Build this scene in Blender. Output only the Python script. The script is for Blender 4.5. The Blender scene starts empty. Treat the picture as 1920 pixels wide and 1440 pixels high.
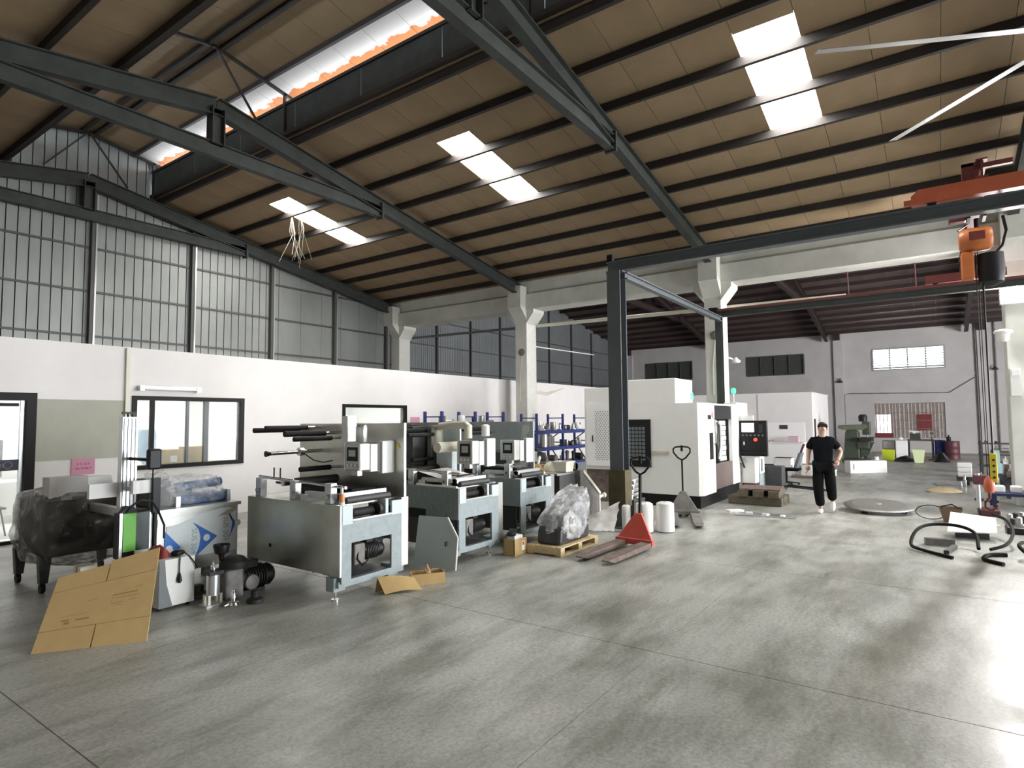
import bpy, bmesh, math, random
from mathutils import Vector, Matrix, noise
random.seed(7)
scn = bpy.context.scene
col = scn.collection
PI = math.pi
R = math.radians

# ---------------------------------------------------------------- camera
cam_d = bpy.data.cameras.new('camera')
cam_d.sensor_width = 36.0
cam_d.lens = 1121.0 / 1920.0 * 36.0
cam_d.clip_end = 300
cam = bpy.data.objects.new('camera', cam_d)
col.objects.link(cam)
def _cam():
    yaw, pi, ro = R(35.09), R(3.45), R(-0.476)
    fw = Vector((math.cos(yaw)*math.cos(pi), math.sin(yaw)*math.cos(pi), math.sin(pi)))
    r = Vector((math.sin(yaw), -math.cos(yaw), 0)); u = r.cross(fw)
    r2 = r*math.cos(ro)+u*math.sin(ro); u2 = u*math.cos(ro)-r*math.sin(ro)
    m = Matrix((r2, u2, -fw)).transposed().to_4x4()
    m.translation = Vector((0, 0, 1.8))
    cam.matrix_world = m
_cam()
scn.camera = cam

# ---------------------------------------------------------------- sky, exposure
w = bpy.data.worlds.new('sky'); scn.world = w; w.use_nodes = True
bg = w.node_tree.nodes['Background']
bg.inputs[0].default_value = (0.86, 0.93, 1.0, 1); bg.inputs[1].default_value = 9.0
vs = scn.view_settings
vs.view_transform = 'Standard'; vs.look = 'None'; vs.exposure = 0.72; vs.gamma = 1.0
vs.use_curve_mapping = False

# ---------------------------------------------------------------- large lights
def area(name, loc, target, sx, sy, power, color=(1, 1, 1), spread=180):
    d = bpy.data.lights.new(name, 'AREA'); d.shape = 'RECTANGLE'; d.size = sx; d.size_y = sy
    d.energy = power; d.color = color; d.spread = R(spread)
    o = bpy.data.objects.new(name, d); col.objects.link(o); o.location = loc
    o.rotation_euler = (Vector(target)-Vector(loc)).to_track_quat('-Z', 'Y').to_euler()
    return o
# fill light added in an unseen doorway behind the camera
area('added_door_fill', (9.0, -13.3, 2.3), (8.0, 0, 1.4), 6.2, 4.4, 480, (0.97, 1.0, 0.97))
# fill light added in an unseen rear doorway of the second hall
area('added_second_door_fill', (20.0, -13.3, 2.3), (20.0, 0, 1.5), 6.2, 4.4, 1700, (1.0, 0.95, 0.94))
# ---------------------------------------------------------------- materials
MATS = {}
def mat(name, c, rough=0.6, metal=0.0, var=0.0, scale=4.0, bump=0.0, bscale=40.0, c2=None, emit=None, spec=0.5, stretch=None, alpha=1.0):
    if name in MATS: return MATS[name]
    m = bpy.data.materials.new(name); m.use_nodes = True; nt = m.node_tree; L = nt.links
    b = nt.nodes['Principled BSDF']
    b.inputs['Roughness'].default_value = rough; b.inputs['Metallic'].default_value = metal
    b.inputs['Specular IOR Level'].default_value = spec
    b.inputs['Base Color'].default_value = (*c, 1)
    if alpha < 1: b.inputs['Alpha'].default_value = alpha
    if emit:
        b.inputs['Emission Color'].default_value = (*emit[:3], 1); b.inputs['Emission Strength'].default_value = emit[3]
    if var > 0 or bump > 0:
        tc = nt.nodes.new('ShaderNodeTexCoord'); src = tc.outputs['Object']
        if stretch:
            mp = nt.nodes.new('ShaderNodeMapping'); mp.inputs['Scale'].default_value = stretch
            L.new(src, mp.inputs['Vector']); src = mp.outputs['Vector']
    if var > 0:
        n = nt.nodes.new('ShaderNodeTexNoise'); n.inputs['Scale'].default_value = scale; n.inputs['Detail'].default_value = 6; n.inputs['Roughness'].default_value = 0.65
        L.new(src, n.inputs['Vector'])
        rp = nt.nodes.new('ShaderNodeValToRGB'); rp.color_ramp.elements[0].position = 0.32; rp.color_ramp.elements[1].position = 0.68
        lo = c2 if c2 else tuple(x*(1-var) for x in c); hi = c if c2 else tuple(min(1, x*(1+var*0.5)) for x in c)
        rp.color_ramp.elements[0].color = (*lo, 1); rp.color_ramp.elements[1].color = (*hi, 1)
        L.new(n.outputs['Fac'], rp.inputs['Fac']); L.new(rp.outputs['Color'], b.inputs['Base Color'])
    if bump > 0:
        n2 = nt.nodes.new('ShaderNodeTexNoise'); n2.inputs['Scale'].default_value = bscale; n2.inputs['Detail'].default_value = 5
        L.new(src, n2.inputs['Vector'])
        bp = nt.nodes.new('ShaderNodeBump'); bp.inputs['Strength'].default_value = bump; bp.inputs['Distance'].default_value = 0.02
        L.new(n2.outputs['Fac'], bp.inputs['Height']); L.new(bp.outputs['Normal'], b.inputs['Normal'])
    MATS[name] = m
    return m
def film(name, tint=(0.9, 0.92, 0.95), opac=0.35, rough=0.15):
    if name in MATS: return MATS[name]
    m = bpy.data.materials.new(name); m.use_nodes = True; nt = m.node_tree; L = nt.links
    b = nt.nodes['Principled BSDF']; b.inputs['Base Color'].default_value = (*tint, 1); b.inputs['Roughness'].default_value = rough
    tc = nt.nodes.new('ShaderNodeTexCoord'); n = nt.nodes.new('ShaderNodeTexNoise'); n.inputs['Scale'].default_value = 7; n.inputs['Detail'].default_value = 4
    L.new(tc.outputs['Object'], n.inputs['Vector'])
    bp = nt.nodes.new('ShaderNodeBump'); bp.inputs['Strength'].default_value = 0.8; bp.inputs['Distance'].default_value = 0.04
    L.new(n.outputs['Fac'], bp.inputs['Height']); L.new(bp.outputs['Normal'], b.inputs['Normal'])
    rp = nt.nodes.new('ShaderNodeValToRGB'); rp.color_ramp.elements[0].position = 0.4; rp.color_ramp.elements[1].position = 0.7
    rp.color_ramp.elements[0].color = (opac*0.6,)*3+(1,); rp.color_ramp.elements[1].color = (min(1, opac*1.7),)*3+(1,)
    L.new(n.outputs['Fac'], rp.inputs['Fac']); L.new(rp.outputs['Color'], b.inputs['Alpha'])
    MATS[name] = m
    return m
def glass(name, tint=(0.9, 0.97, 0.95), alpha=0.15):
    if name in MATS: return MATS[name]
    m = mat(name, tint, rough=0.05, alpha=alpha); return m
def emission(name, c, s):
    if name in MATS: return MATS[name]
    m = bpy.data.materials.new(name); m.use_nodes = True; nt = m.node_tree
    b = nt.nodes['Principled BSDF']; b.inputs['Base Color'].default_value = (*c, 1)
    b.inputs['Emission Color'].default_value = (*c, 1); b.inputs['Emission Strength'].default_value = s
    MATS[name] = m
    return m

# ---------------------------------------------------------------- mesh builder
class MB:
    def __init__(s): s.v = []; s.f = []
    def add(s, vs, fs):
        o = len(s.v); s.v += [tuple(p) for p in vs]; s.f += [tuple(i+o for i in f) for f in fs]; return s
    def box(s, x0, x1, y0, y1, z0, z1):
        x0, x1 = min(x0, x1), max(x0, x1); y0, y1 = min(y0, y1), max(y0, y1); z0, z1 = min(z0, z1), max(z0, z1)
        return s.add([(x0,y0,z0),(x1,y0,z0),(x1,y1,z0),(x0,y1,z0),(x0,y0,z1),(x1,y0,z1),(x1,y1,z1),(x0,y1,z1)],
                     [(0,3,2,1),(4,5,6,7),(0,1,5,4),(1,2,6,5),(2,3,7,6),(3,0,4,7)])
    def obox(s, c, size, rot=(0,0,0)):
        from mathutils import Euler
        M = Euler(rot).to_matrix(); c = Vector(c); hx, hy, hz = [d/2 for d in size]
        p = [c+M@Vector(q) for q in [(-hx,-hy,-hz),(hx,-hy,-hz),(hx,hy,-hz),(-hx,hy,-hz),(-hx,-hy,hz),(hx,-hy,hz),(hx,hy,hz),(-hx,hy,hz)]]
        return s.add(p, [(0,3,2,1),(4,5,6,7),(0,1,5,4),(1,2,6,5),(2,3,7,6),(3,0,4,7)])
    def frame(s, p0, p1, up=(0,0,1)):
        d = (Vector(p1)-Vector(p0)).normalized(); u = Vector(up)
        if abs(d.dot(u)) > 0.98: u = Vector((1,0,0)) if abs(d.x) < 0.9 else Vector((0,1,0))
        a = d.cross(u).normalized(); b = a.cross(d).normalized()
        return d, a, b
    def extr(s, p0, p1, poly, up=(0,0,1)):
        d, a, b = s.frame(p0, p1, up); n = len(poly); vs = []
        for p in (Vector(p0), Vector(p1)):
            vs += [p+a*x+b*y for x, y in poly]
        fs = [(i, (i+1)%n, n+(i+1)%n, n+i) for i in range(n)]+[tuple(range(n))[::-1], tuple(range(n, 2*n))]
        return s.add(vs, fs)
    def beam(s, p0, p1, w, h, up=(0,0,1)):
        return s.extr(p0, p1, [(-w/2,-h/2),(w/2,-h/2),(w/2,h/2),(-w/2,h/2)], up)
    def ibeam(s, p0, p1, w, h, tf=0.02, tw=0.016, up=(0,0,1)):
        a, b = w/2, h/2
        return s.extr(p0, p1, [(-a,-b),(a,-b),(a,-b+tf),(tw/2,-b+tf),(tw/2,b-tf),(a,b-tf),(a,b),(-a,b),(-a,b-tf),(-tw/2,b-tf),(-tw/2,-b+tf),(-a,-b+tf)], up)
    def cbeam(s, p0, p1, w, h, t=0.012, up=(0,0,1)):
        a, b = w/2, h/2
        return s.extr(p0, p1, [(-a,-b),(a,-b),(a,-b+t),(-a+t,-b+t),(-a+t,b-t),(a,b-t),(a,b),(-a,b)], up)
    def cyl(s, p0, p1, r0, r1=None, n=14, cap=True):
        r1 = r0 if r1 is None else r1
        d, a, b = s.frame(p0, p1); vs = []
        for p, r in ((Vector(p0), r0), (Vector(p1), r1)):
            vs += [p+a*math.cos(2*PI*i/n)*r+b*math.sin(2*PI*i/n)*r for i in range(n)]
        fs = [(i, (i+1)%n, n+(i+1)%n, n+i) for i in range(n)]
        if cap: fs += [tuple(range(n))[::-1], tuple(range(n, 2*n))]
        return s.add(vs, fs)
    def tube(s, pts, r, n=8, closed=False, flat=1.0):
        pts = [Vector(p) for p in pts]; m = len(pts); vs = []; prev = None
        for i, p in enumerate(pts):
            if closed: t = pts[(i+1)%m]-pts[i-1]
            else: t = pts[min(i+1, m-1)]-pts[max(i-1, 0)]
            t.normalize()
            if prev is None:
                u = Vector((0,0,1)) if abs(t.z) < 0.9 else Vector((1,0,0)); a = t.cross(u).normalized()
            else:
                a = (prev-t*prev.dot(t)); a = a.normalized() if a.length > 1e-6 else t.cross(Vector((0,0,1))).normalized()
            prev = a; b = a.cross(t)
            vs += [p+a*math.cos(2*PI*k/n)*r+b*math.sin(2*PI*k/n)*r*flat for k in range(n)]
        fs = []
        for i in range(m if closed else m-1):
            j = (i+1) % m
            fs += [(i*n+k, i*n+(k+1)%n, j*n+(k+1)%n, j*n+k) for k in range(n)]
        if not closed: fs += [tuple(range(n))[::-1], tuple(range((m-1)*n, m*n))]
        return s.add(vs, fs)
    def lathe(s, prof, c=(0,0,0), n=20, axis='z', cap=True):
        c = Vector(c); vs = []
        for r, h in prof:
            for i in range(n):
                x, y = r*math.cos(2*PI*i/n), r*math.sin(2*PI*i/n)
                q = (x,y,h) if axis == 'z' else (h,x,y) if axis == 'x' else (y,h,x)
                vs.append(c+Vector(q))
        m = len(prof); fs = [(k*n+i, k*n+(i+1)%n, (k+1)*n+(i+1)%n, (k+1)*n+i) for k in range(m-1) for i in range(n)]
        if cap: fs += [tuple(range(n))[::-1], tuple(range((m-1)*n, m*n))]
        return s.add(vs, fs)
    def prism(s, poly, axis, a, b):
        n = len(poly); f = {'x': lambda u,v,t: (t,u,v), 'y': lambda u,v,t: (u,t,v), 'z': lambda u,v,t: (u,v,t)}[axis]
        vs = [f(u,v,a) for u, v in poly]+[f(u,v,b) for u, v in poly]
        return s.add(vs, [tuple(range(n))[::-1], tuple(range(n, 2*n))]+[(i,(i+1)%n,n+(i+1)%n,n+i) for i in range(n)])
    def ell(s, c, r, n=14, m=8, fn=None):
        c = Vector(c); vs = []
        for j in range(m+1):
            t = PI*j/m
            for i in range(n):
                p = 2*PI*i/n; d = Vector((math.sin(t)*math.cos(p), math.sin(t)*math.sin(p), math.cos(t)))
                k = fn(d) if fn else 1
                vs.append(c+Vector((d.x*r[0]*k, d.y*r[1]*k, d.z*r[2]*k)))
        fs = [(j*n+i, (j+1)*n+i, (j+1)*n+(i+1)%n, j*n+(i+1)%n) for j in range(m) for i in range(n)]
        return s.add(vs, fs)
    def grid(s, nx, ny, fn):
        vs = [fn(i/nx, j/ny) for j in range(ny+1) for i in range(nx+1)]
        return s.add(vs, [(j*(nx+1)+i, j*(nx+1)+i+1, (j+1)*(nx+1)+i+1, (j+1)*(nx+1)+i) for j in range(ny) for i in range(nx)])
    def xf(s, M):
        s.v = [tuple(M@Vector(p)) for p in s.v]; return s
    def mesh(s, name, m, off=None, smooth=None):
        vs = s.v if off is None else [(x-off[0], y-off[1], z-off[2]) for x, y, z in s.v]
        me = bpy.data.meshes.new(name); me.from_pydata(vs, [], s.f)
        bm = bmesh.new(); bm.from_mesh(me); bmesh.ops.remove_doubles(bm, verts=bm.verts, dist=1e-5); bmesh.ops.recalc_face_normals(bm, faces=bm.faces); bm.to_mesh(me); bm.free()
        if m: me.materials.append(MATS[m] if isinstance(m, str) else m)
        if smooth:
            me.polygons.foreach_set('use_smooth', [True]*len(me.polygons)); me.set_sharp_from_angle(angle=R(smooth))
        me.update(); return me
    def build(s, name, m, parent=None, local=False, smooth=None, bevel=0, label=None, kind=None):
        off = None
        if parent is not None and not local: off = parent['_o'] if '_o' in parent else tuple(parent.location)
        o = bpy.data.objects.new(name, s.mesh(name, m, off, smooth)); col.objects.link(o)
        if parent is not None:
            o.parent = parent
            if not local: o['_o'] = off
        if bevel: bev(o, bevel)
        if label: o['label'] = label
        if kind: o['kind'] = kind
        return o
    def thing(s, name, m, label, cat, group=None, smooth=None, bevel=0, kind=None, origin=None):
        xs = [p[0] for p in s.v]; ys = [p[1] for p in s.v]; zs = [p[2] for p in s.v]
        og = origin or ((min(xs)+max(xs))/2, (min(ys)+max(ys))/2, min(zs))
        o = bpy.data.objects.new(name, s.mesh(name, m, og, smooth)); col.objects.link(o); o.location = og
        o['_o'] = og
        tag(o, label, cat, group, kind)
        if bevel: bev(o, bevel)
        return o
def bev(o, wd):
    b = o.modifiers.new('bevel', 'BEVEL'); b.width = wd; b.segments = 2; b.limit_method = 'ANGLE'; b.angle_limit = R(40)
def tag(o, label=None, cat=None, group=None, kind=None):
    if label: o['label'] = label
    if cat: o['category'] = cat
    if group: o['group'] = group
    if kind: o['kind'] = kind
    return o
def empty(name, loc, label=None, cat=None, group=None, rz=0, kind=None):
    o = bpy.data.objects.new(name, None); col.objects.link(o); o.location = loc; o.rotation_euler = (0, 0, rz)
    o.empty_display_size = 0.1; o['_o'] = tuple(loc)
    return tag(o, label, cat, group, kind)
def copy_tree(o, loc=None, label=None, parent=None, rz=None):
    c = o.copy(); col.objects.link(c)
    if parent is not None: c.parent = parent
    if loc is not None: c.location = loc; c['_o'] = tuple(loc)
    if rz is not None: c.rotation_euler = (0, 0, rz)
    if label: c['label'] = label
    for ch in o.children: copy_tree(ch, parent=c)
    return c
def inst(me, name, loc, parent=None, rot=(0,0,0), scale=(1,1,1)):
    o = bpy.data.objects.new(name, me); col.objects.link(o); o.location = loc; o.rotation_euler = rot; o.scale = scale
    if parent is not None:
        o.parent = parent; pl = parent['_o']; o.location = Vector(loc)-Vector(pl)
    return o
def text_mesh(txt, size, name='lettering', ext=0.001):
    cu = bpy.data.curves.new(name, 'FONT'); cu.body = txt; cu.size = size; cu.extrude = ext; cu.align_x = 'CENTER'; cu.align_y = 'CENTER'
    o = bpy.data.objects.new(name, cu); col.objects.link(o)
    dg = bpy.context.evaluated_depsgraph_get(); me = bpy.data.meshes.new_from_object(o.evaluated_get(dg))
    bpy.data.objects.remove(o); bpy.data.curves.remove(cu); me.name = name
    return me
def put_text(txt, size, loc, rot, m, parent, name='lettering', ext=0.001):
    me = text_mesh(txt, size, name, ext); me.materials.clear(); me.materials.append(MATS[m] if isinstance(m, str) else m)
    return inst(me, name, loc, parent, rot)
def nz(x, y, z=0, s=1): return noise.noise(Vector((x*s, y*s, z*s)))
# ---------------------------------------------------------------- palette
mat('concrete_slab', (0.36, 0.365, 0.345), rough=0.5)
def _floor():
    m = MATS['concrete_slab']; nt = m.node_tree; L = nt.links; b = nt.nodes['Principled BSDF']
    g = nt.nodes.new('ShaderNodeNewGeometry')
    def ns(sc, det, vec=None, rough=0.6):
        n = nt.nodes.new('ShaderNodeTexNoise'); n.inputs['Scale'].default_value = sc; n.inputs['Detail'].default_value = det; n.inputs['Roughness'].default_value = rough
        L.new(vec or g.outputs['Position'], n.inputs['Vector']); return n.outputs['Fac']
    def ramp(f, p0, c0, p1, c1):
        r = nt.nodes.new('ShaderNodeValToRGB'); e = r.color_ramp.elements; e[0].position = p0; e[0].color = (*c0, 1); e[1].position = p1; e[1].color = (*c1, 1); L.new(f, r.inputs['Fac']); return r.outputs['Color']
    def mix(t, f, a, b_):
        x = nt.nodes.new('ShaderNodeMix'); x.data_type = 'RGBA'; x.blend_type = t
        if isinstance(f, float): x.inputs['Factor'].default_value = f
        else: L.new(f, x.inputs['Factor'])
        L.new(a, x.inputs['A']); L.new(b_, x.inputs['B']); return x.outputs['Result']
    mp = nt.nodes.new('ShaderNodeMapping'); mp.inputs['Rotation'].default_value = (0, 0, R(20)); mp.inputs['Scale'].default_value = (0.5, 1.6, 1); L.new(g.outputs['Position'], mp.inputs['Vector'])
    base = ramp(ns(0.55, 8), 0.36, (0.32, 0.325, 0.295), 0.66, (0.52, 0.53, 0.50))
    stain = ramp(ns(1.6, 7, mp.outputs['Vector'], 0.7), 0.36, (0.50, 0.50, 0.45), 0.56, (1, 1, 1))
    fine = ramp(ns(34, 7, None, 0.8), 0.34, (0.55, 0.55, 0.53), 0.66, (1.28, 1.28, 1.28))
    c = mix('MULTIPLY', 0.85, base, stain); c = mix('MULTIPLY', 0.9, c, fine)
    # oily wheel track worn across the slabs
    sp = nt.nodes.new('ShaderNodeSeparateXYZ'); L.new(g.outputs['Position'], sp.inputs[0])
    def mth(op, a, b2=None):
        k = nt.nodes.new('ShaderNodeMath'); k.operation = op
        for i_, v in enumerate((a, b2)):
            if v is None: continue
            if isinstance(v, (int, float)): k.inputs[i_].default_value = v
            else: L.new(v, k.inputs[i_])
        return k.outputs[0]
    dx, dy = 0.985, -0.17                                              # direction of the track
    px = mth('SUBTRACT', sp.outputs['X'], 5.0); py = mth('SUBTRACT', sp.outputs['Y'], 0.42)
    perp = mth('ABSOLUTE', mth('SUBTRACT', mth('MULTIPLY', px, -dy), mth('MULTIPLY', py, -dx)))
    perp = mth('SUBTRACT', perp, mth('MULTIPLY', ns(1.5, 4), 0.22))
    def band(v, lo, hi): 
        r_ = nt.nodes.new('ShaderNodeMapRange'); r_.inputs['From Min'].default_value = lo; r_.inputs['From Max'].default_value = hi; L.new(v, r_.inputs['Value']); return r_.outputs[0]
    msk = mth('MULTIPLY', band(perp, 0.14, -0.05), mth('MULTIPLY', band(px, -1.6, 0.4), band(px, 4.7, 3.6)))
    tr = nt.nodes.new('ShaderNodeRGB'); tr.outputs[0].default_value = (0.62, 0.60, 0.52, 1)
    c = mix('MULTIPLY', mth('MULTIPLY', msk, 0.8), c, tr.outputs[0])
    L.new(c, b.inputs['Base Color'])
    rr = ramp(ns(2.2, 6), 0.35, (0.28,)*3, 0.7, (0.5,)*3); L.new(rr, b.inputs['Roughness'])
    bp = nt.nodes.new('ShaderNodeBump'); bp.inputs['Strength'].default_value = 0.12; bp.inputs['Distance'].default_value = 0.01
    L.new(ns(35, 6), bp.inputs['Height']); L.new(bp.outputs['Normal'], b.inputs['Normal'])
_floor()
mat('joint_filler', (0.62, 0.62, 0.58), rough=0.8, var=0.35, scale=3)
mat('roof_sheet', (0.27, 0.19, 0.11), rough=0.75, var=0.16, scale=1.2, bump=0.1, bscale=30)
mat('roof_sheet_red', (0.12, 0.088, 0.08), rough=0.75, var=0.2, scale=1.0)
mat('truss_steel', (0.045, 0.05, 0.046), rough=0.6, spec=0.3, var=0.3, scale=3)
mat('purlin_steel', (0.018, 0.013, 0.011), rough=0.6, var=0.3, scale=2)
mat('purlin_red', (0.028, 0.013, 0.012), rough=0.6, var=0.3, scale=2)
mat('siding', (0.25, 0.262, 0.25), rough=0.45, metal=0.3, var=0.18, scale=0.8, stretch=(1, 1, 0.3))
mat('siding_back', (0.025, 0.027, 0.025), rough=0.8)
mat('siding_far', (0.22, 0.235, 0.24), rough=0.55, metal=0.1, var=0.15, scale=0.6)
mat('girt_steel', (0.06, 0.06, 0.058), rough=0.5)
mat('galv_post', (0.5, 0.5, 0.49), rough=0.3, metal=0.7)
mat('white_plaster', (0.80, 0.775, 0.76), rough=0.75, var=0.06, scale=0.7, bump=0.05, bscale=60)
mat('grey_plaster', (0.56, 0.54, 0.53), rough=0.8, var=0.12, scale=0.6, bump=0.06, bscale=60)
mat('green_board', (0.42, 0.42, 0.35), rough=0.7, var=0.1, scale=1.5)
mat('concrete_paint', (0.62, 0.62, 0.57), rough=0.75, var=0.14, scale=1.3, bump=0.08, bscale=30)
mat('black_frame', (0.008, 0.007, 0.006), rough=0.5, spec=0.2)
mat('black_plastic', (0.010, 0.010, 0.011), rough=0.45, spec=0.3)
mat('dark_rubber', (0.013, 0.012, 0.011), rough=0.6, spec=0.3)
mat('grey_steel', (0.15, 0.165, 0.175), rough=0.45, var=0.15, scale=3)
mat('dark_grey', (0.045, 0.048, 0.048), rough=0.5, var=0.2, scale=4)
mat('crane_grey', (0.10, 0.115, 0.125), rough=0.4, var=0.12, scale=2)
mat('orange_paint', (0.55, 0.13, 0.06), rough=0.45, var=0.15, scale=5)
mat('orange_hoist', (0.55, 0.17, 0.05), rough=0.4, var=0.15, scale=6)
mat('dark_red', (0.16, 0.035, 0.03), rough=0.5, var=0.2, scale=4)
mat('red_paint', (0.62, 0.09, 0.06), rough=0.45, var=0.12, scale=5)
mat('rust_steel', (0.2, 0.15, 0.13), rough=0.6, metal=0.3, var=0.45, scale=9)
mat('worn_grey_paint', (0.2, 0.19, 0.18), rough=0.55, metal=0.2, var=0.4, scale=7)
mat('stainless', (0.60, 0.60, 0.53), rough=0.32, metal=0.9, var=0.25, scale=1.2, bump=0.06, bscale=3)
mat('stainless_plain', (0.5, 0.5, 0.47), rough=0.35, metal=0.85, var=0.15, scale=2)
mat('chrome', (0.75, 0.75, 0.75), rough=0.15, metal=1.0)
mat('aluminium', (0.68, 0.69, 0.70), rough=0.3, metal=0.85)
mat('cast_iron', (0.028, 0.028, 0.027), rough=0.55, metal=0.2, var=0.35, scale=8)
mat('press_blue', (0.30, 0.355, 0.37), rough=0.45, var=0.14, scale=14)
mat('press_blue_dark', (0.20, 0.235, 0.245), rough=0.5, var=0.2, scale=25)
mat('pale_blue', (0.55, 0.63, 0.65), rough=0.4)
mat('white_enamel', (0.80, 0.80, 0.77), rough=0.35, var=0.04, scale=2)
mat('white_plastic', (0.82, 0.82, 0.80), rough=0.45)
mat('white_bright', (0.88, 0.88, 0.87), rough=0.5)
mat('cream', (0.72, 0.70, 0.58), rough=0.5)
mat('cardboard', (0.50, 0.345, 0.15), rough=0.85, var=0.08, scale=5, bump=0.05, bscale=80)
mat('cardboard_edge', (0.36, 0.22, 0.09), rough=0.9)
mat('cardboard_print', (0.30, 0.19, 0.07), rough=0.9)
mat('pine', (0.66, 0.52, 0.30), rough=0.75, var=0.2, scale=5, stretch=(1, 8, 8))
mat('old_timber', (0.14, 0.12, 0.085), rough=0.85, var=0.4, scale=5, stretch=(1, 6, 6))
mat('rack_blue', (0.018, 0.035, 0.19), rough=0.4, var=0.1, scale=5)
mat('blue_film', (0.03, 0.16, 0.55), rough=0.35)
mat('blue_part', (0.02, 0.10, 0.28), rough=0.35, var=0.2, scale=5)
mat('green_panel', (0.20, 0.62, 0.10), rough=0.5)
mat('lime', (0.55, 0.66, 0.03), rough=0.5)
mat('pale_green', (0.62, 0.70, 0.42), rough=0.5)
mat('yellow', (0.72, 0.55, 0.04), rough=0.5)
mat('pink_paper', (0.62, 0.30, 0.40), rough=0.8)
mat('pink_print', (0.32, 0.06, 0.16), rough=0.8)
mat('white_paper', (0.85, 0.84, 0.82), rough=0.85, var=0.04, scale=3)
mat('burlap', (0.36, 0.28, 0.19), rough=0.95, var=0.25, scale=6, bump=0.4, bscale=25)
mat('mill_green', (0.05, 0.065, 0.045), rough=0.5, var=0.25, scale=4)
mat('mill_green_light', (0.12, 0.14, 0.09), rough=0.5, var=0.2, scale=4)
mat('brown_curtain', (0.34, 0.285, 0.265), rough=0.9, var=0.4, scale=6, stretch=(1, 6, 0.6))
mat('bamboo', (0.62, 0.55, 0.51), rough=0.85, var=0.35, scale=6, stretch=(1, 5, 1))
mat('maroon', (0.20, 0.03, 0.03), rough=0.6, var=0.15, scale=4)
mat('drum_maroon', (0.10, 0.03, 0.04), rough=0.5, var=0.25, scale=5)
mat('louvre', (0.40, 0.41, 0.40), rough=0.5, metal=0.4)
mat('louvre_dark', (0.075, 0.08, 0.075), rough=0.6)
mat('skin', (0.55, 0.33, 0.24), rough=0.55)
mat('hair', (0.012, 0.01, 0.01), rough=0.6)
mat('black_cloth', (0.006, 0.0065, 0.009), rough=0.95, spec=0.1)
mat('navy_cloth', (0.007, 0.007, 0.008), rough=0.95, spec=0.1)
mat('tub_plastic', (0.82, 0.79, 0.68), rough=0.5)
mat('blue_water', (0.42, 0.62, 0.80), rough=0.15, alpha=0.75)
glass('window_glass')
film('wrap_film', opac=0.26, rough=0.1)
film('wrap_film_light', (0.92, 0.94, 0.96), opac=0.40, rough=0.1)
mat('dark_navy', (0.01, 0.015, 0.06), rough=0.4)
film('wrap_film_dark', (0.10, 0.10, 0.09), opac=0.55, rough=0.12)
# ================================================================ THE SHELL
YE = 16.59; XR = 5.67; XC = 15.9; XF = 36.6; XL = -4.6; YB = -13.6
def zr(x, xr=XR, z0=7.80, s=0.172): return z0 - s*abs(x-xr)      # plane on which the purlins rest
# ---- floor: poured slabs with light joint filler between them
fl = MB().box(-9, 39.5, -16, 19.5, -0.3, -0.005).build('floor', 'joint_filler'); tag(fl, 'grey concrete factory floor poured in slabs', None, None, 'structure'); fl['_o'] = (0, 0, 0)
slab = MB().box(0.004, 3.096, 0.004, 3.326, -0.06, 0.0).mesh('slab', 'concrete_slab')
for i in range(-4, 11):
    for j in range(-6, 4):
        inst(slab, 'floor_slab', (4.5+3.1*i, 5.17+3.33*j, 0), fl)

# ---- gable end wall: narrow siding planks on girts and posts
we = empty('wall_end', (0, YE, 0), 'tall gable end wall of ribbed grey metal siding above the white office', kind='structure')
MB().prism([(XL, 0), (XC, 0), (XC, 6.2), (7.4, 7.85), (7.4, 8.7), (XR, 9.0), (3.9, 8.7), (3.9, 7.85), (XL, 6.2)], 'y', YE+0.04, YE+0.14).build('siding_backing', 'siding_back', we)
MB().box(XC, XF, YE+0.04, YE+0.14, 0, 8.1).build('siding_backing', 'siding_back', we)
x = XL+0.05; i = 0
while x < XC-0.05:
    wd = 0.2185 if x < 10.75 else 0.80; gp = 0.022 if x < 10.75 else 0.008
    x1 = min(x+wd, XC)
    def top(xx): return (8.93-0.176*abs(xx-XR)) if abs(xx-XR) < 1.55 else zr(xx)+0.12
    MB().prism([(x+gp/2, 2.6), (x1-gp/2, 2.6), (x1-gp/2, top(x1)), (x+gp/2, top(x))], 'y', YE, YE+0.03).build('siding_plank', 'siding', we)
    x = x1; i += 1
for xx in (-3.74, -1.34, 1.06, 3.46, 5.86, 8.26, 10.67, 13.05, 15.4):
    p = MB().box(xx-0.05, xx+0.05, YE-0.14, YE-0.01, 0, zr(xx)-0.1).build('wall_post', 'girt_steel', we)
    MB().box(xx-0.012+0.04, xx+0.024+0.04, YE-0.155, YE-0.14, 3.0, zr(xx)-0.4).build('wall_post_glint', 'galv_post', p)  # bright strip stands in for the specular glint along the post
for zz in (3.91, 4.99, 6.06):
    MB().box(XL, XC-0.2, YE-0.05, YE-0.002, zz-0.025, zz+0.025).build('girt', 'girt_steel', we)
# second hall gable: fine corrugated siding
k = 0; x = XC+0.15
while x < XF:
    x1 = min(x+0.55, XF)
    m = MB(); n = 5
    for q in range(n):
        a = x+(x1-x)*q/n; b = x+(x1-x)*(q+1)/n
        m.box(a+0.004, b-0.012, YE, YE+0.03, 2.6, 8.0-0.172*abs((a+b)/2-26.25)+0.1)
    m.build('siding_sheet', 'siding_far', we); x = x1
for xx in (18.2, 20.4, 22.6, 24.8, 27.0, 29.4, 31.8, 34.2):
    MB().box(xx-0.035, xx+0.035, YE-0.1, YE-0.01, 2.8, 7.9-0.172*abs(xx-26.25)).build('wall_post', 'girt_steel', we)
for zz in (3.85, 4.85, 5.85):
    MB().box(XC+0.2, XF-0.1, YE-0.04, YE-0.002, zz-0.02, zz+0.02).build('girt', 'girt_steel', we)

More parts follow.
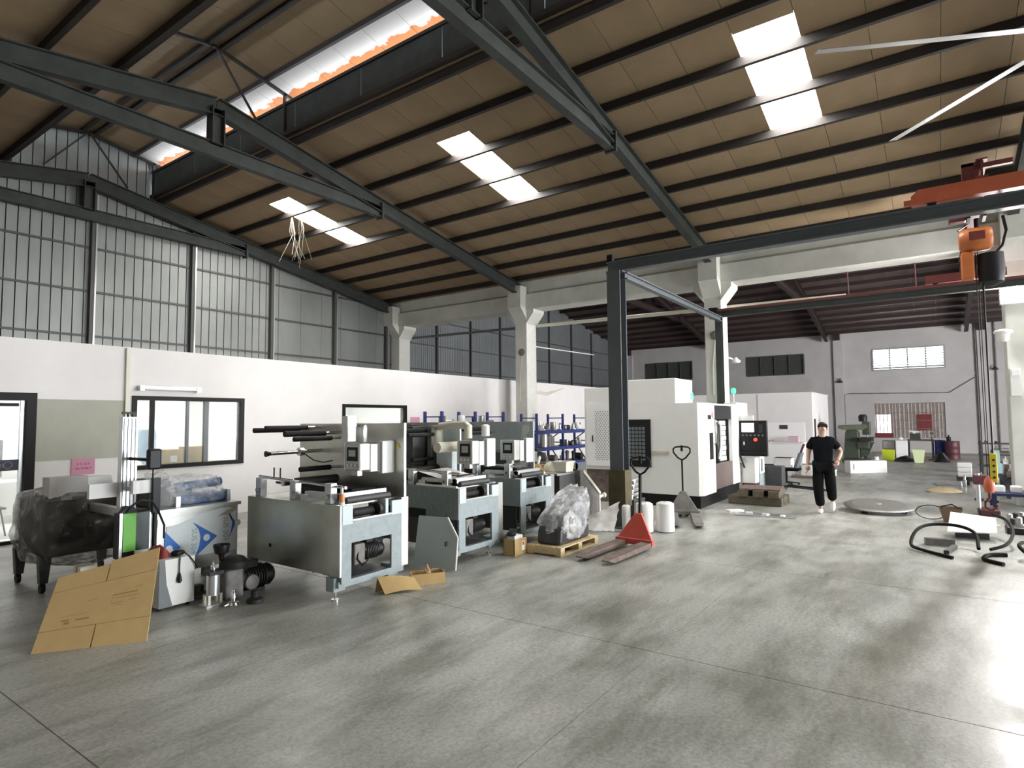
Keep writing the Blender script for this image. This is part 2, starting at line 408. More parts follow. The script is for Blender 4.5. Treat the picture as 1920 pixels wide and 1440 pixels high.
# ---- long side walls and rear walls (rear doorways are unseen and added to let daylight in)
tag(MB().box(XL-0.2, XL, YB, YE, 0, 6.3).build('wall_left', 'grey_plaster'), 'plain plastered long wall of the main hall', None, None, 'structure')
wb = MB()
wb.box(XL, 5.8, YB-0.2, YB, 0, 8.2).box(12.2, XC, YB-0.2, YB, 0, 8.2).box(5.8, 12.2, YB-0.2, YB, 4.6, 8.2)
wb.box(XC, 16.8, YB-0.2, YB, 0, 8.2).box(23.2, XF, YB-0.2, YB, 0, 8.2).box(16.8, 23.2, YB-0.2, YB, 4.6, 8.2)
tag(wb.build('wall_rear', 'grey_plaster'), 'plastered rear wall with two wide doorways added to let daylight in', None, None, 'structure')
# ---- far wall of the second hall with louvre and window openings
LV = [(12.08, 15.09), (5.78, 8.83), (-0.59, 2.49), (-6.9, -3.8)]
wf = MB(); y = YB
holes = sorted(LV); zlo, zhi = 4.25, 5.33
wf.box(XF, XF+0.25, YB, YE, zhi, 6.7).box(XF, XF+0.25, YB, YE, 2.5, zlo)
for a, b in holes:
    wf.box(XF, XF+0.25, y, a, zlo, zhi); y = b
wf.box(XF, XF+0.25, y, YE, zlo, zhi)
wf.box(XF, XF+0.25, YB, -0.5, 0, 2.5).box(XF, XF+0.25, 2.53, YE, 0, 2.5).box(XF, XF+0.25, -0.5, 2.53, 0, 0.72)
far = wf.build('wall_far', 'grey_plaster'); tag(far, 'pale plastered far wall of the second hall with louvre vents', None, None, 'structure'); far['_o'] = (0, 0, 0)
for py in (-8.2, -2.1, 4.08, 10.4, 16.2):
    MB().box(XF-0.14, XF, py-0.22, py+0.22, 0, 5.95).build('pilaster', 'grey_plaster', far)
    MB().box(XF-0.35, XF-0.02, py-0.12, py+0.12, 5.95, 6.45).build('rafter_shoe', 'purlin_red', far)
MB().box(XF-0.05, XF, YB, YE, 3.86, 3.92).build('plaster_band', 'grey_plaster', far)
for n_, (a, b) in enumerate(LV[:3]):
    o = empty('window_%d' % (n_+1), (XF, (a+b)/2, zlo), ['dark louvred vent behind the white cabin box of the machining centre', 'dark louvred vent with four bays above the white room', 'bright slatted louvre vent above the curtained window'][n_], kind='structure')
    fm = 'louvre' if n_ == 2 else 'louvre_dark'
    MB().box(XF-0.04, XF+0.1, a, b, zlo-0.04, zlo+0.03).box(XF-0.04, XF+0.1, a, b, zhi-0.03, zhi+0.04).box(XF-0.04, XF+0.1, a-0.03, a+0.04, zlo, zhi).box(XF-0.04, XF+0.1, b-0.04, b+0.03, zlo, zhi).build('window_frame', fm, o)
    for q in (0.25, 0.5, 0.75):
        yy = a+(b-a)*q; MB().box(XF-0.03, XF+0.08, yy-0.025, yy+0.025, zlo, zhi).build('mullion', fm, o)
    for q in range(8):
        zz = zlo+0.03+(zhi-zlo-0.06)*(q+0.5)/8
        MB().obox((XF+0.06, (a+b)/2, zz), (0.13, b-a-0.05, 0.012), (0, R(38) if n_ == 2 else R(62), 0)).build('slat', fm, o)
    if n_ < 2: MB().box(XF+0.16, XF+0.2, a, b, zlo, zhi).build('vent_board', 'louvre_dark', o)
# white gutter box along the far wall
tag(MB().box(XF-0.32, XF-0.1, YB, YE-0.1, 6.42, 6.58).build('trim_1', 'white_enamel'), 'white gutter box running along the top of the far wall', None, None, 'structure')
# ---- curtained window in the far wall
w4 = empty('window_4', (XF, 1.0, 0.72), 'barred window with a striped brown curtain in the far wall', kind='structure')
MB().box(XF+0.18, XF+0.2, -0.5, 2.53, 0.72, 2.5).build('curtain_backing', 'brown_curtain', w4)
q = 0; y = -0.48
while y < 2.5:
    wd = 0.045+0.05*random.random(); zb = 0.72+0.03*random.random()
    if not (1.75 < y < 2.45):
        MB().box(XF+0.02+0.03*random.random(), XF+0.14, y, y+wd, zb, 2.48).build('curtain_strip', 'bamboo' if q % 2 else 'brown_curtain', w4)
    else:
        MB().box(XF+0.02, XF+0.14, y, y+wd, 1.93, 2.48).build('curtain_strip', 'bamboo' if q % 2 else 'brown_curtain', w4)
    y += wd+0.012; q += 1
for zz in (1.2, 1.62, 2.0): MB().cyl((XF-0.03, -0.5, zz), (XF-0.03, 2.53, zz), 0.012, n=6).build('window_bar', 'brown_curtain', w4)
MB().box(XF+0.0, XF+0.03, 0.05, 0.68, 1.1, 1.92).build('shutter_panel', 'maroon', w4, label='dark red shutter panel')
MB().box(XF+0.15, XF+0.17, 1.75, 2.45, 0.95, 1.92).build('window_pane', emission('pane_glow', (0.9, 0.95, 1.0), 1.6), w4, label='bright open pane with bars')
for yy in (1.78, 1.95, 2.12, 2.28, 2.43): MB().box(XF+0.02, XF+0.05, yy-0.014, yy+0.014, 0.95, 1.92).build('window_bar', 'maroon', w4)
MB().box(XF-0.02, XF+0.14, 1.7, 2.5, 0.74, 0.97).build('window_sill', 'maroon', w4)

# ---- concrete columns and valley beam between the halls
beam = MB()
beam.prism([(15.62, 5.30), (16.32, 5.30), (16.32, 5.78), (16.2, 5.86), (16.2, 6.24), (15.74, 6.24), (15.74, 5.86), (15.62, 5.78)], 'y', YB, YE-0.02)
beam = beam.thing('concrete_beam', 'concrete_paint', 'long cream painted concrete beam carried on columns between the two halls', 'beam', origin=(XC, 1.5, 5.3))
MB().box(15.85, 16.1, YB, YE-0.02, 6.24, 6.55).build('valley_gutter_wall', 'concrete_paint', beam)
cols = [(16.35, 'cream concrete column in the corner against the metal gable wall'), (10.66, 'cream concrete column standing at the white office wall behind the blue racks'),
        (4.6, 'cream concrete column rising behind the white machining centre'), (-1.5, 'cream concrete column carrying the bright floodlight'), (-7.6, 'cream concrete column further along the hall past the floodlight')]
for cy, lb in cols:
    c = empty('concrete_column', (15.95, cy, 0), lb, 'column', 'concrete columns between the halls')
    MB().box(15.69, 16.25, cy-0.22, cy+0.22, 0, 5.4).build('shaft', 'concrete_paint', c, bevel=0.015)
    MB().prism([(15.69, 4.95), (15.69, 6.02), (15.32, 6.02), (15.32, 5.35)], 'y', cy-0.24, cy+0.24).build('corbel', 'concrete_paint', c)
    for s in (-1, 1):
        if cy > 16 and s > 0: continue
        MB().prism([(cy+s*0.22, 4.85), (cy+s*0.5, 5.2), (cy+s*0.5, 5.32), (cy+s*0.22, 5.32)], 'x', 15.66, 16.28).build('haunch', 'concrete_paint', c)

# ---- main hall roof: sheets, purlins, skylights, ridge monitor
ce = empty('ceiling', (XR, 0, 7.9), 'pitched roof of tan boards on dark purlins over the main hall', kind='structure')
SW = 0.83
def sheet_mesh(xa, xb, side, name='roof_sheet', m='roof_sheet', z0=7.95, s=0.172, xr=XR, t=0.04):
    za, zb = z0-s*abs(xa-xr), z0-s*abs(xb-xr); a, b = 0.004, SW-0.004
    return MB().add([(xa,a,za),(xb,a,zb),(xb,b,zb),(xa,b,za),(xa,a,za+t),(xb,a,zb+t),(xb,b,zb+t),(xa,b,za+t)], [(0,3,2,1),(4,5,6,7),(0,1,5,4),(1,2,6,5),(2,3,7,6),(3,0,4,7)]).mesh(name, m)
full_r = sheet_mesh(7.2, 15.98, 1); hi_r = sheet_mesh(7.2, 8.8, 1); lo_r = sheet_mesh(11.3, 15.98, 1); full_l = sheet_mesh(XL-0.1, 4.14, -1)
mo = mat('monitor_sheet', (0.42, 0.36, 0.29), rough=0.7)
def _rust_and_sky_light():
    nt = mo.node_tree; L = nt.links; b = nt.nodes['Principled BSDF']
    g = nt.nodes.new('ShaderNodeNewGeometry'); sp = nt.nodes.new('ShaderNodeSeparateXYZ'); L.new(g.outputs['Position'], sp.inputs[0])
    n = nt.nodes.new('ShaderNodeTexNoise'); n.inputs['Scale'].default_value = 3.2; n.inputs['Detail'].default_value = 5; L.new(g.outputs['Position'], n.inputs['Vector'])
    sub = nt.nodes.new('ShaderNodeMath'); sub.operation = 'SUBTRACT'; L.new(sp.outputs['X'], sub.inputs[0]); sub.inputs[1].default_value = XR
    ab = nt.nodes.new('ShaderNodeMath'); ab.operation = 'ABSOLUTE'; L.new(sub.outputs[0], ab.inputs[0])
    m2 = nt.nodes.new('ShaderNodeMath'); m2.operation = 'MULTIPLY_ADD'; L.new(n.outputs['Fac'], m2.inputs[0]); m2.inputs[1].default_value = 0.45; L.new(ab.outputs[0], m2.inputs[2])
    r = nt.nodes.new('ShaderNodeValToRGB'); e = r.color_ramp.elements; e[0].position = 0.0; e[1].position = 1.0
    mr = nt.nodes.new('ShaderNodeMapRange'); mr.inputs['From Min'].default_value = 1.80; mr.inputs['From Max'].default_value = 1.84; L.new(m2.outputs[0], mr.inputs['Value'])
    L.new(mr.outputs[0], r.inputs['Fac']); e[0].color = (0.62, 0.58, 0.56, 1); e[1].color = (0.48, 0.15, 0.03, 1)  # pale tone paints sky light onto the eave underside, rust towards its edge
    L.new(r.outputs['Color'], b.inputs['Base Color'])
_rust_and_sky_light()
mon_r = sheet_mesh(XR, XR+1.05, 1, 'monitor_sheet', 'roof_sheet', 8.93, 0.176); mon_l = sheet_mesh(XR-1.05, XR, -1, 'monitor_sheet', 'roof_sheet', 8.93, 0.176)
ov_r = sheet_mesh(XR+1.05, XR+2.0, 1, 'sky_lit_eave_sheet', mo, 8.93, 0.176); ov_l = sheet_mesh(XR-2.0, XR-1.05, -1, 'sky_lit_eave_sheet', mo, 8.93, 0.176)  # outer strip is paler: sky light put into its colour
SKY = (0, 7, 14, -7, -14)
k0 = int((YB-1.35)/SW)-1
for kk in range(k0, 19):
    yy = 1.35+SW*kk
    if kk in SKY:
        inst(hi_r, 'roof_sheet', (0, yy, 0), None).parent = ce; inst(lo_r, 'roof_sheet', (0, yy, 0), None).parent = ce
    else: inst(full_r, 'roof_sheet', (0, yy, 0), None).parent = ce
    inst(full_l, 'roof_sheet', (0, yy, 0), None).parent = ce
    inst(mon_r, 'monitor_sheet', (0, yy, 0), None).parent = ce; inst(mon_l, 'monitor_sheet', (0, yy, 0), None).parent = ce
    inst(ov_r, 'sky_lit_eave_sheet', (0, yy, 0), None).parent = ce; inst(ov_l, 'sky_lit_eave_sheet', (0, yy, 0), None).parent = ce
for o in ce.children: o.location = o.location-Vector(ce['_o'])
PX = [7.30, 8.29, 9.30, 10.29, 11.30, 12.30, 13.28, 14.30, 15.28]
for px in PX+[2*XR-q for q in PX]:
    MB().cbeam((px, YB, zr(px)+0.07), (px, YE-0.02, zr(px)+0.07), 0.075, 0.14).build('purlin', 'purlin_steel', ce)
for dx in (-1.05, -0.13, 0.13, 1.05):
    zz = 8.93-0.176*abs(dx)-0.05
    MB().cbeam((XR+dx, YB, zz), (XR+dx, YE-0.02, zz), 0.06, 0.1).build('monitor_purlin', 'purlin_steel', ce)
for s in (-1, 1):
    y = YB
    while y < YE-0.1:
        y1 = min(y+2.0, YE-0.03)
        MB().box(XR+s*1.52-0.012, XR+s*1.52+0.012, y+0.006, y1-0.006, 7.74, 8.38).build('monitor_fascia', 'truss_steel', ce); y = y1
    MB().box(XR+s*1.50-0.03, XR+s*1.50+0.03, YB, YE-0.03, 8.34, 8.40).build('fascia_rail', 'purlin_steel', ce)
    MB().box(XR+s*1.50-0.05, XR+s*1.50+0.05, YB, YE-0.03, 7.68, 7.76).build('fascia_rail', 'purlin_steel', ce)
# skylights
sk_em = emission('skylight_glow', (1.0, 0.985, 0.95), 24.0)
for n_, kk in enumerate(SKY):
    ya, yb = 1.35+SW*kk, 1.35+SW*(kk+1)
    lb = ['translucent roof skylight strip on the slope beside the ceiling fan', 'translucent roof skylight strip between the two open steel trusses', 'translucent roof skylight strip with dusty cords hanging from it near the metal gable', 'translucent roof skylight strip above the fan side bay', 'translucent roof skylight strip near the rear wall'][n_]
    s = empty('skylight', (10, (ya+yb)/2, 7.2), lb, 'skylight', 'roof skylights')
    for a, b in ((8.8, 9.30), (9.30, 10.29), (10.29, 11.3)):
        z_a, z_b = 7.955-0.172*(a-XR), 7.955-0.172*(b-XR)
        for q in range(4):
            y0 = ya+0.01+(SW-0.02)*q/4; y1 = ya+0.01+(SW-0.02)*(q+1)/4-0.008
            MB().add([(a,y0,z_a),(b,y0,z_b),(b,y1,z_b),(a,y1,z_a),(a,y0,z_a+0.02),(b,y0,z_b+0.02),(b,y1,z_b+0.02),(a,y1,z_a+0.02)], [(0,3,2,1),(4,5,6,7),(0,1,5,4),(1,2,6,5),(2,3,7,6),(3,0,4,7)]).build('skylight_pane', sk_em, s)
# trusses
TL = [(16.35, 'dark steel roof truss lying against the metal gable wall'), (10.62, 'dark steel roof truss landing on the column behind the blue racks'), (4.57, 'dark steel roof truss landing on the column behind the machining centre'), (-1.48, 'dark steel roof truss landing on the floodlight column'), (-7.6, 'dark steel roof truss near the rear of the hall')]
for ty, lb in TL:
    t = empty('roof_truss', (XR, ty, 6.6), lb, 'truss', 'roof trusses of the main hall')
    for s in (-1, 1):
        MB().ibeam((XR, ty, 7.63), (XR+s*9.95, ty, 7.63-0.172*9.95), 0.17, 0.33).build('rafter', 'truss_steel', t)
        MB().box(XR+s*4.02-0.03, XR+s*4.02+0.03, ty-0.11, ty+0.11, 6.62, 7.0).build('tie_bracket', 'truss_steel', t)
        MB().beam((XR+s*1.48, ty+0.1, 7.62), (XR+s*1.48, ty+0.1, 8.6), 0.05, 0.05).build('monitor_post', 'purlin_steel', t)
        MB().beam((XR, ty+0.1, 8.84), (XR+s*1.95, ty+0.1, 8.84-0.176*1.95), 0.05, 0.06).build('monitor_chord', 'purlin_steel', t)
        MB().beam((XR+s*0.05, ty+0.1, 8.8), (XR+s*0.88, ty+0.1, 7.74), 0.035, 0.035).build('monitor_strut', 'purlin_steel', t)
    MB().ibeam((XR-4.05, ty, 6.80), (XR+4.05, ty, 6.80), 0.15, 0.28).build('tie_beam', 'truss_steel', t)
    MB().ibeam((XR, ty, 6.9), (XR, ty, 7.6), 0.22, 0.24, up=(1, 0, 0)).build('king_post', 'truss_steel', t)

# ---- second hall roof
X2 = 26.25
c2 = empty('ceiling_second_hall', (X2, 0, 8.0), 'low dark reddish roof of the second hall beyond the concrete beam', kind='structure')
s_a = sheet_mesh(16.0, X2, 1, 'roof_sheet', 'roof_sheet_red', 8.12, 0.172, X2); s_b = sheet_mesh(X2, XF+0.1, 1, 'roof_sheet', 'roof_sheet_red', 8.12, 0.172, X2)
for kk in range(k0, 19):
    for s in (s_a, s_b):
        o = inst(s, 'roof_sheet', (-X2, 1.35+SW*kk, -8.0)); o.parent = c2
for q in range(-10, 11):
    px = X2+q*0.99
    MB().cbeam((px, YB, 8.04-0.172*abs(px-X2)), (px, YE-0.02, 8.04-0.172*abs(px-X2)), 0.075, 0.15).build('purlin', 'purlin_red', c2)
for n_, ty in enumerate((10.62, 4.57, -1.48, -7.6)):
    t = empty('roof_truss', (X2, ty, 6.7), ['dark steel truss of the second hall above the white room', 'dark steel truss of the second hall in line with the machining centre', 'dark steel truss of the second hall beside the floodlight column', 'dark steel truss at the rear of the second hall'][n_], 'truss', 'roof trusses of the second hall')
    for s in (-1, 1):
        MB().ibeam((X2, ty, 7.80), (X2+s*10.1, ty, 7.80-0.172*10.1), 0.17, 0.32).build('rafter', 'purlin_red', t)
        MB().box(X2+s*4.02-0.03, X2+s*4.02+0.03, ty-0.11, ty+0.11, 6.8, 7.15).build('tie_bracket', 'purlin_red', t)
    MB().ibeam((X2-4.05, ty, 6.97), (X2+4.05, ty, 6.97), 0.15, 0.28).build('tie_beam', 'purlin_red', t)
    MB().ibeam((X2, ty, 7.1), (X2, ty, 7.75), 0.22, 0.24, up=(1, 0, 0)).build('king_post', 'purlin_red', t)
# weather skin over the boards so that no daylight leaks between them
MB().add([(7.2,YB,7.95-0.172*1.53+0.045),(15.98,YB,7.95-0.172*10.31+0.045),(15.98,YE,7.95-0.172*10.31+0.045),(7.2,YE,7.95-0.172*1.53+0.045)], [(0,1,2,3)]).build('roof_skin', 'galv_post', ce)
MB().add([(4.14,YB,7.95-0.172*1.53+0.045),(XL-0.1,YB,7.95-0.172*10.37+0.045),(XL-0.1,YE,7.95-0.172*10.37+0.045),(4.14,YE,7.95-0.172*1.53+0.045)], [(0,1,2,3)]).build('roof_skin', 'galv_post', ce)
for xa, xb in ((XR, XR+2.0), (XR-2.0, XR)):
    za, zb = 8.93-0.176*abs(xa-XR)+0.045, 8.93-0.176*abs(xb-XR)+0.045
    MB().add([(xa,YB,za),(xb,YB,zb),(xb,YE,zb),(xa,YE,za)], [(0,1,2,3)]).build('roof_skin', 'galv_post', ce)
for xa, xb in ((16.0, X2), (X2, XF+0.1)):
    za, zb = 8.12-0.172*abs(xa-X2)+0.045, 8.12-0.172*abs(xb-X2)+0.045
    MB().add([(xa,YB,za),(xb,YB,zb),(xb,YE,zb),(xa,YE,za)], [(0,1,2,3)]).build('roof_skin', 'galv_post', c2)
# ================================================================ OFFICE BLOCK UNDER THE GABLE
OY = 11.4
wo = MB(); T = 0.14
segs = [(XL, 1.9, 0, 3.12), (1.9, 3.35, 2.27, 3.12), (3.35, 4.71, 0, 3.12), (4.71, 6.78, 0, 0.98), (4.71, 6.78, 2.28, 3.12), (6.78, 9.25, 0, 3.12), (9.25, 11.35, 0, 0.98), (9.25, 11.35, 2.21, 3.12), (11.35, 26.6, 0, 3.12)]
for a, b, c, d in segs: wo.box(a, b, OY, OY+T, c, d)
wo = wo.build('wall_office', 'white_plaster'); tag(wo, 'long white plastered office wall with door and windows', None, None, 'structure'); wo['_o'] = (0, 0, 0)
MB().box(3.36, 4.58, OY-0.012, OY, 1.22, 2.19).build('wall_board', 'green_board', wo, label='greyish green board on the white wall')
MB().box(XL, 26.6, OY+T, YE-0.2, 3.0, 3.12).build('office_roof', 'grey_plaster', wo)
# the office inside
mat('office_white', (0.85, 0.86, 0.84), rough=0.7); mat('office_floor', (0.7, 0.71, 0.69), rough=0.3)
oi = MB().box(XL, 26.6, 15.0, 15.1, 0, 3.0).build('wall_office_back', 'office_white'); tag(oi, 'white back wall inside the office', None, None, 'structure'); oi['_o'] = (0, 0, 0)
for n_, px_ in enumerate((-0.45, 8.05, 12.65)):
    q_ = MB().box(px_-0.05, px_+0.05, OY+T, 15.0, 0, 3.0).build('wall_partition_%d' % (n_+1), 'office_white'); tag(q_, ['white office partition beyond the glass door', 'white office partition between the two office windows', 'white office partition beyond the second office window'][n_], None, None, 'structure')
MB().box(XL, 26.6, OY+T, 15.0, 2.98, 2.998).build('ceiling_office', 'office_white', None, kind='structure')
MB().box(XL, 26.6, OY+0.01, 15.0, 0.001, 0.006).build('floor_office', 'office_floor', None, kind='structure')
lampm = emission('office_lamp_glow', (1.0, 1.0, 0.97), 26.0)
for n_, (lx, lb) in enumerate(((3.0, 'bright ceiling lamp in the office behind the glass door'), (6.0, 'bright ceiling lamp in the office behind the wide window'), (10.4, 'bright ceiling lamp in the office behind the second window'))):
    l = empty('ceiling_lamp', (lx, 13.2, 2.98), lb, 'lamp', 'office ceiling lamps')
    MB().box(lx-0.62, lx+0.62, 12.9, 13.5, 2.94, 2.98).build('lamp_housing', 'white_enamel', l)
    MB().box(lx-0.58, lx+0.58, 12.94, 13.46, 2.932, 2.94).build('lamp_diffuser', lampm, l)
# door: black frame and a glass leaf with a dark printed band
d1 = empty('door_1', (2.6, OY, 0), 'glass office door in a black frame with a dark printed band', kind='structure')
MB().box(1.9, 3.35, OY-0.05, OY+T, 2.16, 2.28).build('door_frame_head', 'black_frame', d1)
MB().box(3.22, 3.35, OY-0.05, OY+T, 0, 2.16).build('door_frame_jamb', 'black_frame', d1)
MB().box(1.9, 2.02, OY-0.05, OY+T, 0, 2.16).build('door_frame_jamb', 'black_frame', d1)
MB().box(3.17, 3.22, OY+0.02, OY+0.08, 0.02, 2.16).build('door_stile', 'aluminium', d1)
MB().box(2.02, 2.07, OY+0.02, OY+0.08, 0.02, 2.16).build('door_stile', 'aluminium', d1)
MB().box(2.07, 3.17, OY+0.04, OY+0.05, 0.08, 2.14).build('door_glass', 'window_glass', d1)
mat('band_navy', (0.012, 0.010, 0.03), rough=0.4); mat('band_print', (0.16, 0.15, 0.22), rough=0.5)
bd = MB().box(2.07, 3.17, OY+0.03, OY+0.04, 1.10, 1.265).build('printed_band', 'band_navy', d1)
pr = MB(); xx = 2.3; rr = random.Random(3)
while xx < 2.98:
    wd = rr.choice((0.03, 0.04, 0.05)); h0 = rr.choice((0.0, 0.01)); t = rr.randint(0, 2)
    pr.box(xx, xx+0.008, OY+0.028, OY+0.03, 1.15, 1.21)
    if t: pr.box(xx, xx+wd, OY+0.028, OY+0.03, 1.2, 1.21).box(xx, xx+wd, OY+0.028, OY+0.03, 1.15, 1.16)
    if t == 2: pr.box(xx+wd-0.008, xx+wd, OY+0.028, OY+0.03, 1.15, 1.21)
    xx += wd+0.018
pr.build('band_lettering', 'band_print', bd)
m = MB(); n = 20
for i in range(n):
    a0, a1 = 2*PI*i/n, 2*PI*(i+1)/n
    m.add([(3.04+0.055*math.cos(a0), OY+0.028, 1.185+0.055*math.sin(a0)), (3.04+0.055*math.cos(a1), OY+0.028, 1.185+0.055*math.sin(a1)), (3.04+0.045*math.cos(a1), OY+0.028, 1.185+0.045*math.sin(a1)), (3.04+0.045*math.cos(a0), OY+0.028, 1.185+0.045*math.sin(a0))], [(0,1,2,3)])
m.build('band_emblem', 'band_print', bd)
MB().box(2.85, 3.14, OY-0.0, OY+0.03, 2.07, 2.12).build('door_closer', 'black_frame', d1)
MB().box(2.6, 3.2, OY-0.01, OY+0.06, 0.0, 0.05).build('door_threshold', 'black_frame', d1)
# windows
def win(nm, lb, x0, x1, z0, z1, mull):
    o = empty(nm, ((x0+x1)/2, OY, z0), lb, kind='structure')
    f = 0.075
    MB().box(x0, x1, OY-0.03, OY+T, z1-f, z1).box(x0, x1, OY-0.03, OY+T, z0, z0+f).box(x0, x0+f, OY-0.03, OY+T, z0+f, z1-f).box(x1-f, x1, OY-0.03, OY+T, z0+f, z1-f).build('window_frame', 'black_frame', o)
    for a, wd, mm in mull: MB().box(a-wd/2, a+wd/2, OY+0.01, OY+0.07, z0+f, z1-f).build('mullion', mm, o)
    xs = [x0+f]+[a for a, _, _ in mull]+[x1-f]
    for a, b in zip(xs, xs[1:]): MB().box(a+0.01, b-0.01, OY+0.035, OY+0.043, z0+f, z1-f).build('window_pane', 'window_glass', o)
    return o
win('window_5', 'wide black framed office window with a blue water bottle behind it', 4.71, 6.78, 0.98, 2.28, [(5.06, 0.07, 'black_frame'), (5.68, 0.045, 'grey_steel'), (6.03, 0.085, 'grey_steel')])
win('window_6', 'black framed office window behind the stainless press', 9.25, 11.35, 0.95, 2.21, [])
# seen through the window: water dispenser, cartons
wd_ = empty('water_dispenser', (5.22, 12.0, 0), 'white water dispenser with a blue bottle behind the wide office window', 'dispenser')
MB().box(5.05, 5.39, 11.84, 12.16, 0.01, 1.04).build('cabinet', 'white_plastic', wd_, bevel=0.02)
MB().lathe([(0.05, 1.04), (0.07, 1.08), (0.155, 1.14), (0.16, 1.2), (0.15, 1.24), (0.16, 1.28), (0.16, 1.42), (0.15, 1.46), (0.16, 1.5), (0.16, 1.62), (0.13, 1.68)], (5.22, 12.0, 0), 20).build('water_bottle', 'blue_water', wd_, smooth=40)
def carton(nm, lb, x0, x1, y0, y1, z0, z1, grp=None, label_face=None, open_top=False, m='cardboard'):
    o = empty(nm, ((x0+x1)/2, (y0+y1)/2, z0), lb, 'box', grp)
    MB().box(x0, x1, y0, y1, z0, z1).build('body', m, o, bevel=0.004)
    MB().box(x0-0.001, x1+0.001, (y0+y1)/2-0.02, (y0+y1)/2+0.02, z1-0.06, z1+0.001).build('tape', 'cardboard_edge', o)
    if label_face: MB().box(*label_face).build('paper_label', 'white_paper', o)
    return o
sh = MB().box(5.41, 6.9, 11.6, 12.0, 0.92, 0.97).box(5.43, 5.48, 11.65, 11.95, 0.0, 0.92).box(6.8, 6.85, 11.65, 11.95, 0.0, 0.92); sh.thing('office_table', 'white_plastic', 'white narrow office table under the wide window', 'table')
carton('carton', 'pale carton with a printed square label behind the wide office window', 5.42, 5.74, 11.66, 11.94, 0.97, 1.3, label_face=(5.5, 5.62, 11.655, 11.66, 1.07, 1.19), m='cardboard')
carton('carton', 'ribbed brown carton beside the pale carton on the office table', 5.78, 6.16, 11.66, 11.94, 0.97, 1.34)
# behind the door: folding chair, table, partition board
ch = empty('folding_chair', (3.05, 12.5, 0), 'grey tubular chair standing behind the glass office door', 'chair')
for yy in (12.3, 12.7):
    MB().tube([(2.9, yy, 0.0), (2.98, yy, 0.44), (3.06, yy, 0.88)], 0.012).build('back_leg', 'grey_steel', ch)
    MB().tube([(3.28, yy, 0.0), (3.2, yy, 0.44)], 0.012).build('front_leg', 'grey_steel', ch)
MB().tube([(3.02, 12.3, 0.7), (3.02, 12.7, 0.7)], 0.012).build('back_rail', 'grey_steel', ch); MB().tube([(3.06, 12.3, 0.88), (3.06, 12.7, 0.88)], 0.014).build('top_rail', 'grey_steel', ch)
MB().box(2.95, 3.28, 12.3, 12.7, 0.43, 0.46).build('seat', 'grey_steel', ch, bevel=0.01)
tb = empty('office_desk', (3.3, 14.0, 0), 'white desk with cartons behind the glass office door', 'desk')
MB().box(2.4, 4.6, 13.6, 14.4, 0.72, 0.76).build('desk_top', 'white_plastic', tb)
for a, b in ((2.45, 13.65), (4.55, 13.65), (2.45, 14.35), (4.55, 14.35)): MB().box(a-0.03, a+0.03, b-0.03, b+0.03, 0.006, 0.72).build('leg', 'white_plastic', tb)
carton('carton', 'brown carton on the floor under the office desk', 3.2, 3.5, 13.7, 14.0, 0.006, 0.3)
carton('carton', 'brown carton standing on the office desk', 3.1, 3.4, 13.8, 14.1, 0.761, 1.0)
# grey noise board standing on the desk
MB().box(2.9, 3.75, 14.42, 14.46, 0.8, 1.5).thing('desk_screen', 'grey_steel', 'grey screen board behind the office desk', 'screen')
# ---- on the office wall
nt_ = empty('wall_notice', (4.0, OY-0.012, 0.97), 'pink paper notice with two lines of dark print on the white office wall', 'notice')
MB().box(3.84, 4.17, OY-0.016, OY-0.0125, 0.97, 1.235).build('sheet', 'pink_paper', nt_)
m = MB(); rr = random.Random(11)
def glyph(m, x, z, s):
    for _ in range(4):
        if rr.random() < 0.5: zz = z+rr.uniform(-0.5, 0.5)*s; m.box(x-s*0.45, x+s*0.45, OY-0.018, OY-0.016, zz-s*0.05, zz+s*0.05)
        else: xq = x+rr.uniform(-0.4, 0.4)*s; m.box(xq-s*0.05, xq+s*0.05, OY-0.018, OY-0.016, z-s*0.5, z+s*0.5)
for x in (3.93, 3.975, 4.035, 4.08): glyph(m, x, 1.145, 0.036)
for x in (3.905, 3.945, 3.985, 4.025, 4.065, 4.105): glyph(m, x, 1.075, 0.036)
m.build('print', 'pink_print', nt_)
p2 = empty('wall_notice', (11.6, OY, 1.85), 'small pink notice on the white wall beside the second office window', 'notice')
MB().box(11.5, 11.85, OY-0.006, OY-0.001, 1.75, 1.9).build('sheet', 'pink_paper', p2)
MB().box(4.59, 4.65, OY-0.05, OY-0.001, 0.3, 3.1).thing('cable_trunking', 'cream', 'cream vertical cable trunking on the white wall beside the wide window', 'trunking')
MB().box(17.0, 17.05, OY-0.04, OY-0.001, 0.3, 3.1).thing('cable_trunking', 'cream', 'cream vertical cable trunking on the white wall behind the blue racks', 'trunking')
lt = empty('wall_light', (5.3, OY, 2.4), 'unlit fluorescent batten mounted above the wide office window', 'lamp')
MB().obox((5.32, OY-0.06, 2.43), (1.02, 0.08, 0.06), (0, R(-0), 0)).build('housing', 'aluminium', lt, bevel=0.01)
MB().cyl((4.86, OY-0.11, 2.40), (5.78, OY-0.11, 2.40), 0.018, n=10).build('tube', 'white_plastic', lt, smooth=40)
MB().box(4.79, 4.86, OY-0.12, OY-0.02, 2.37, 2.46).build('end_cap', 'aluminium', lt); MB().box(5.78, 5.85, OY-0.12, OY-0.02, 2.37, 2.46).build('end_cap', 'aluminium', lt)
for q in range(3):
    MB().tube([(16.4+q*0.05, OY-0.02, 3.1-0.02*q), (17.2, OY-0.03, 2.86-0.05*q), (18.4, OY-0.03, 2.78-0.05*q), (19.6, OY-0.02, 2.98)], 0.012, n=6).thing('wall_cable', 'cream', ['uppermost loose cable sagging across the white wall behind the blue racks', 'middle loose cable sagging across the white wall behind the blue racks', 'lowest loose cable sagging across the white wall behind the blue racks'][q], 'cable', 'sagging wall cables')

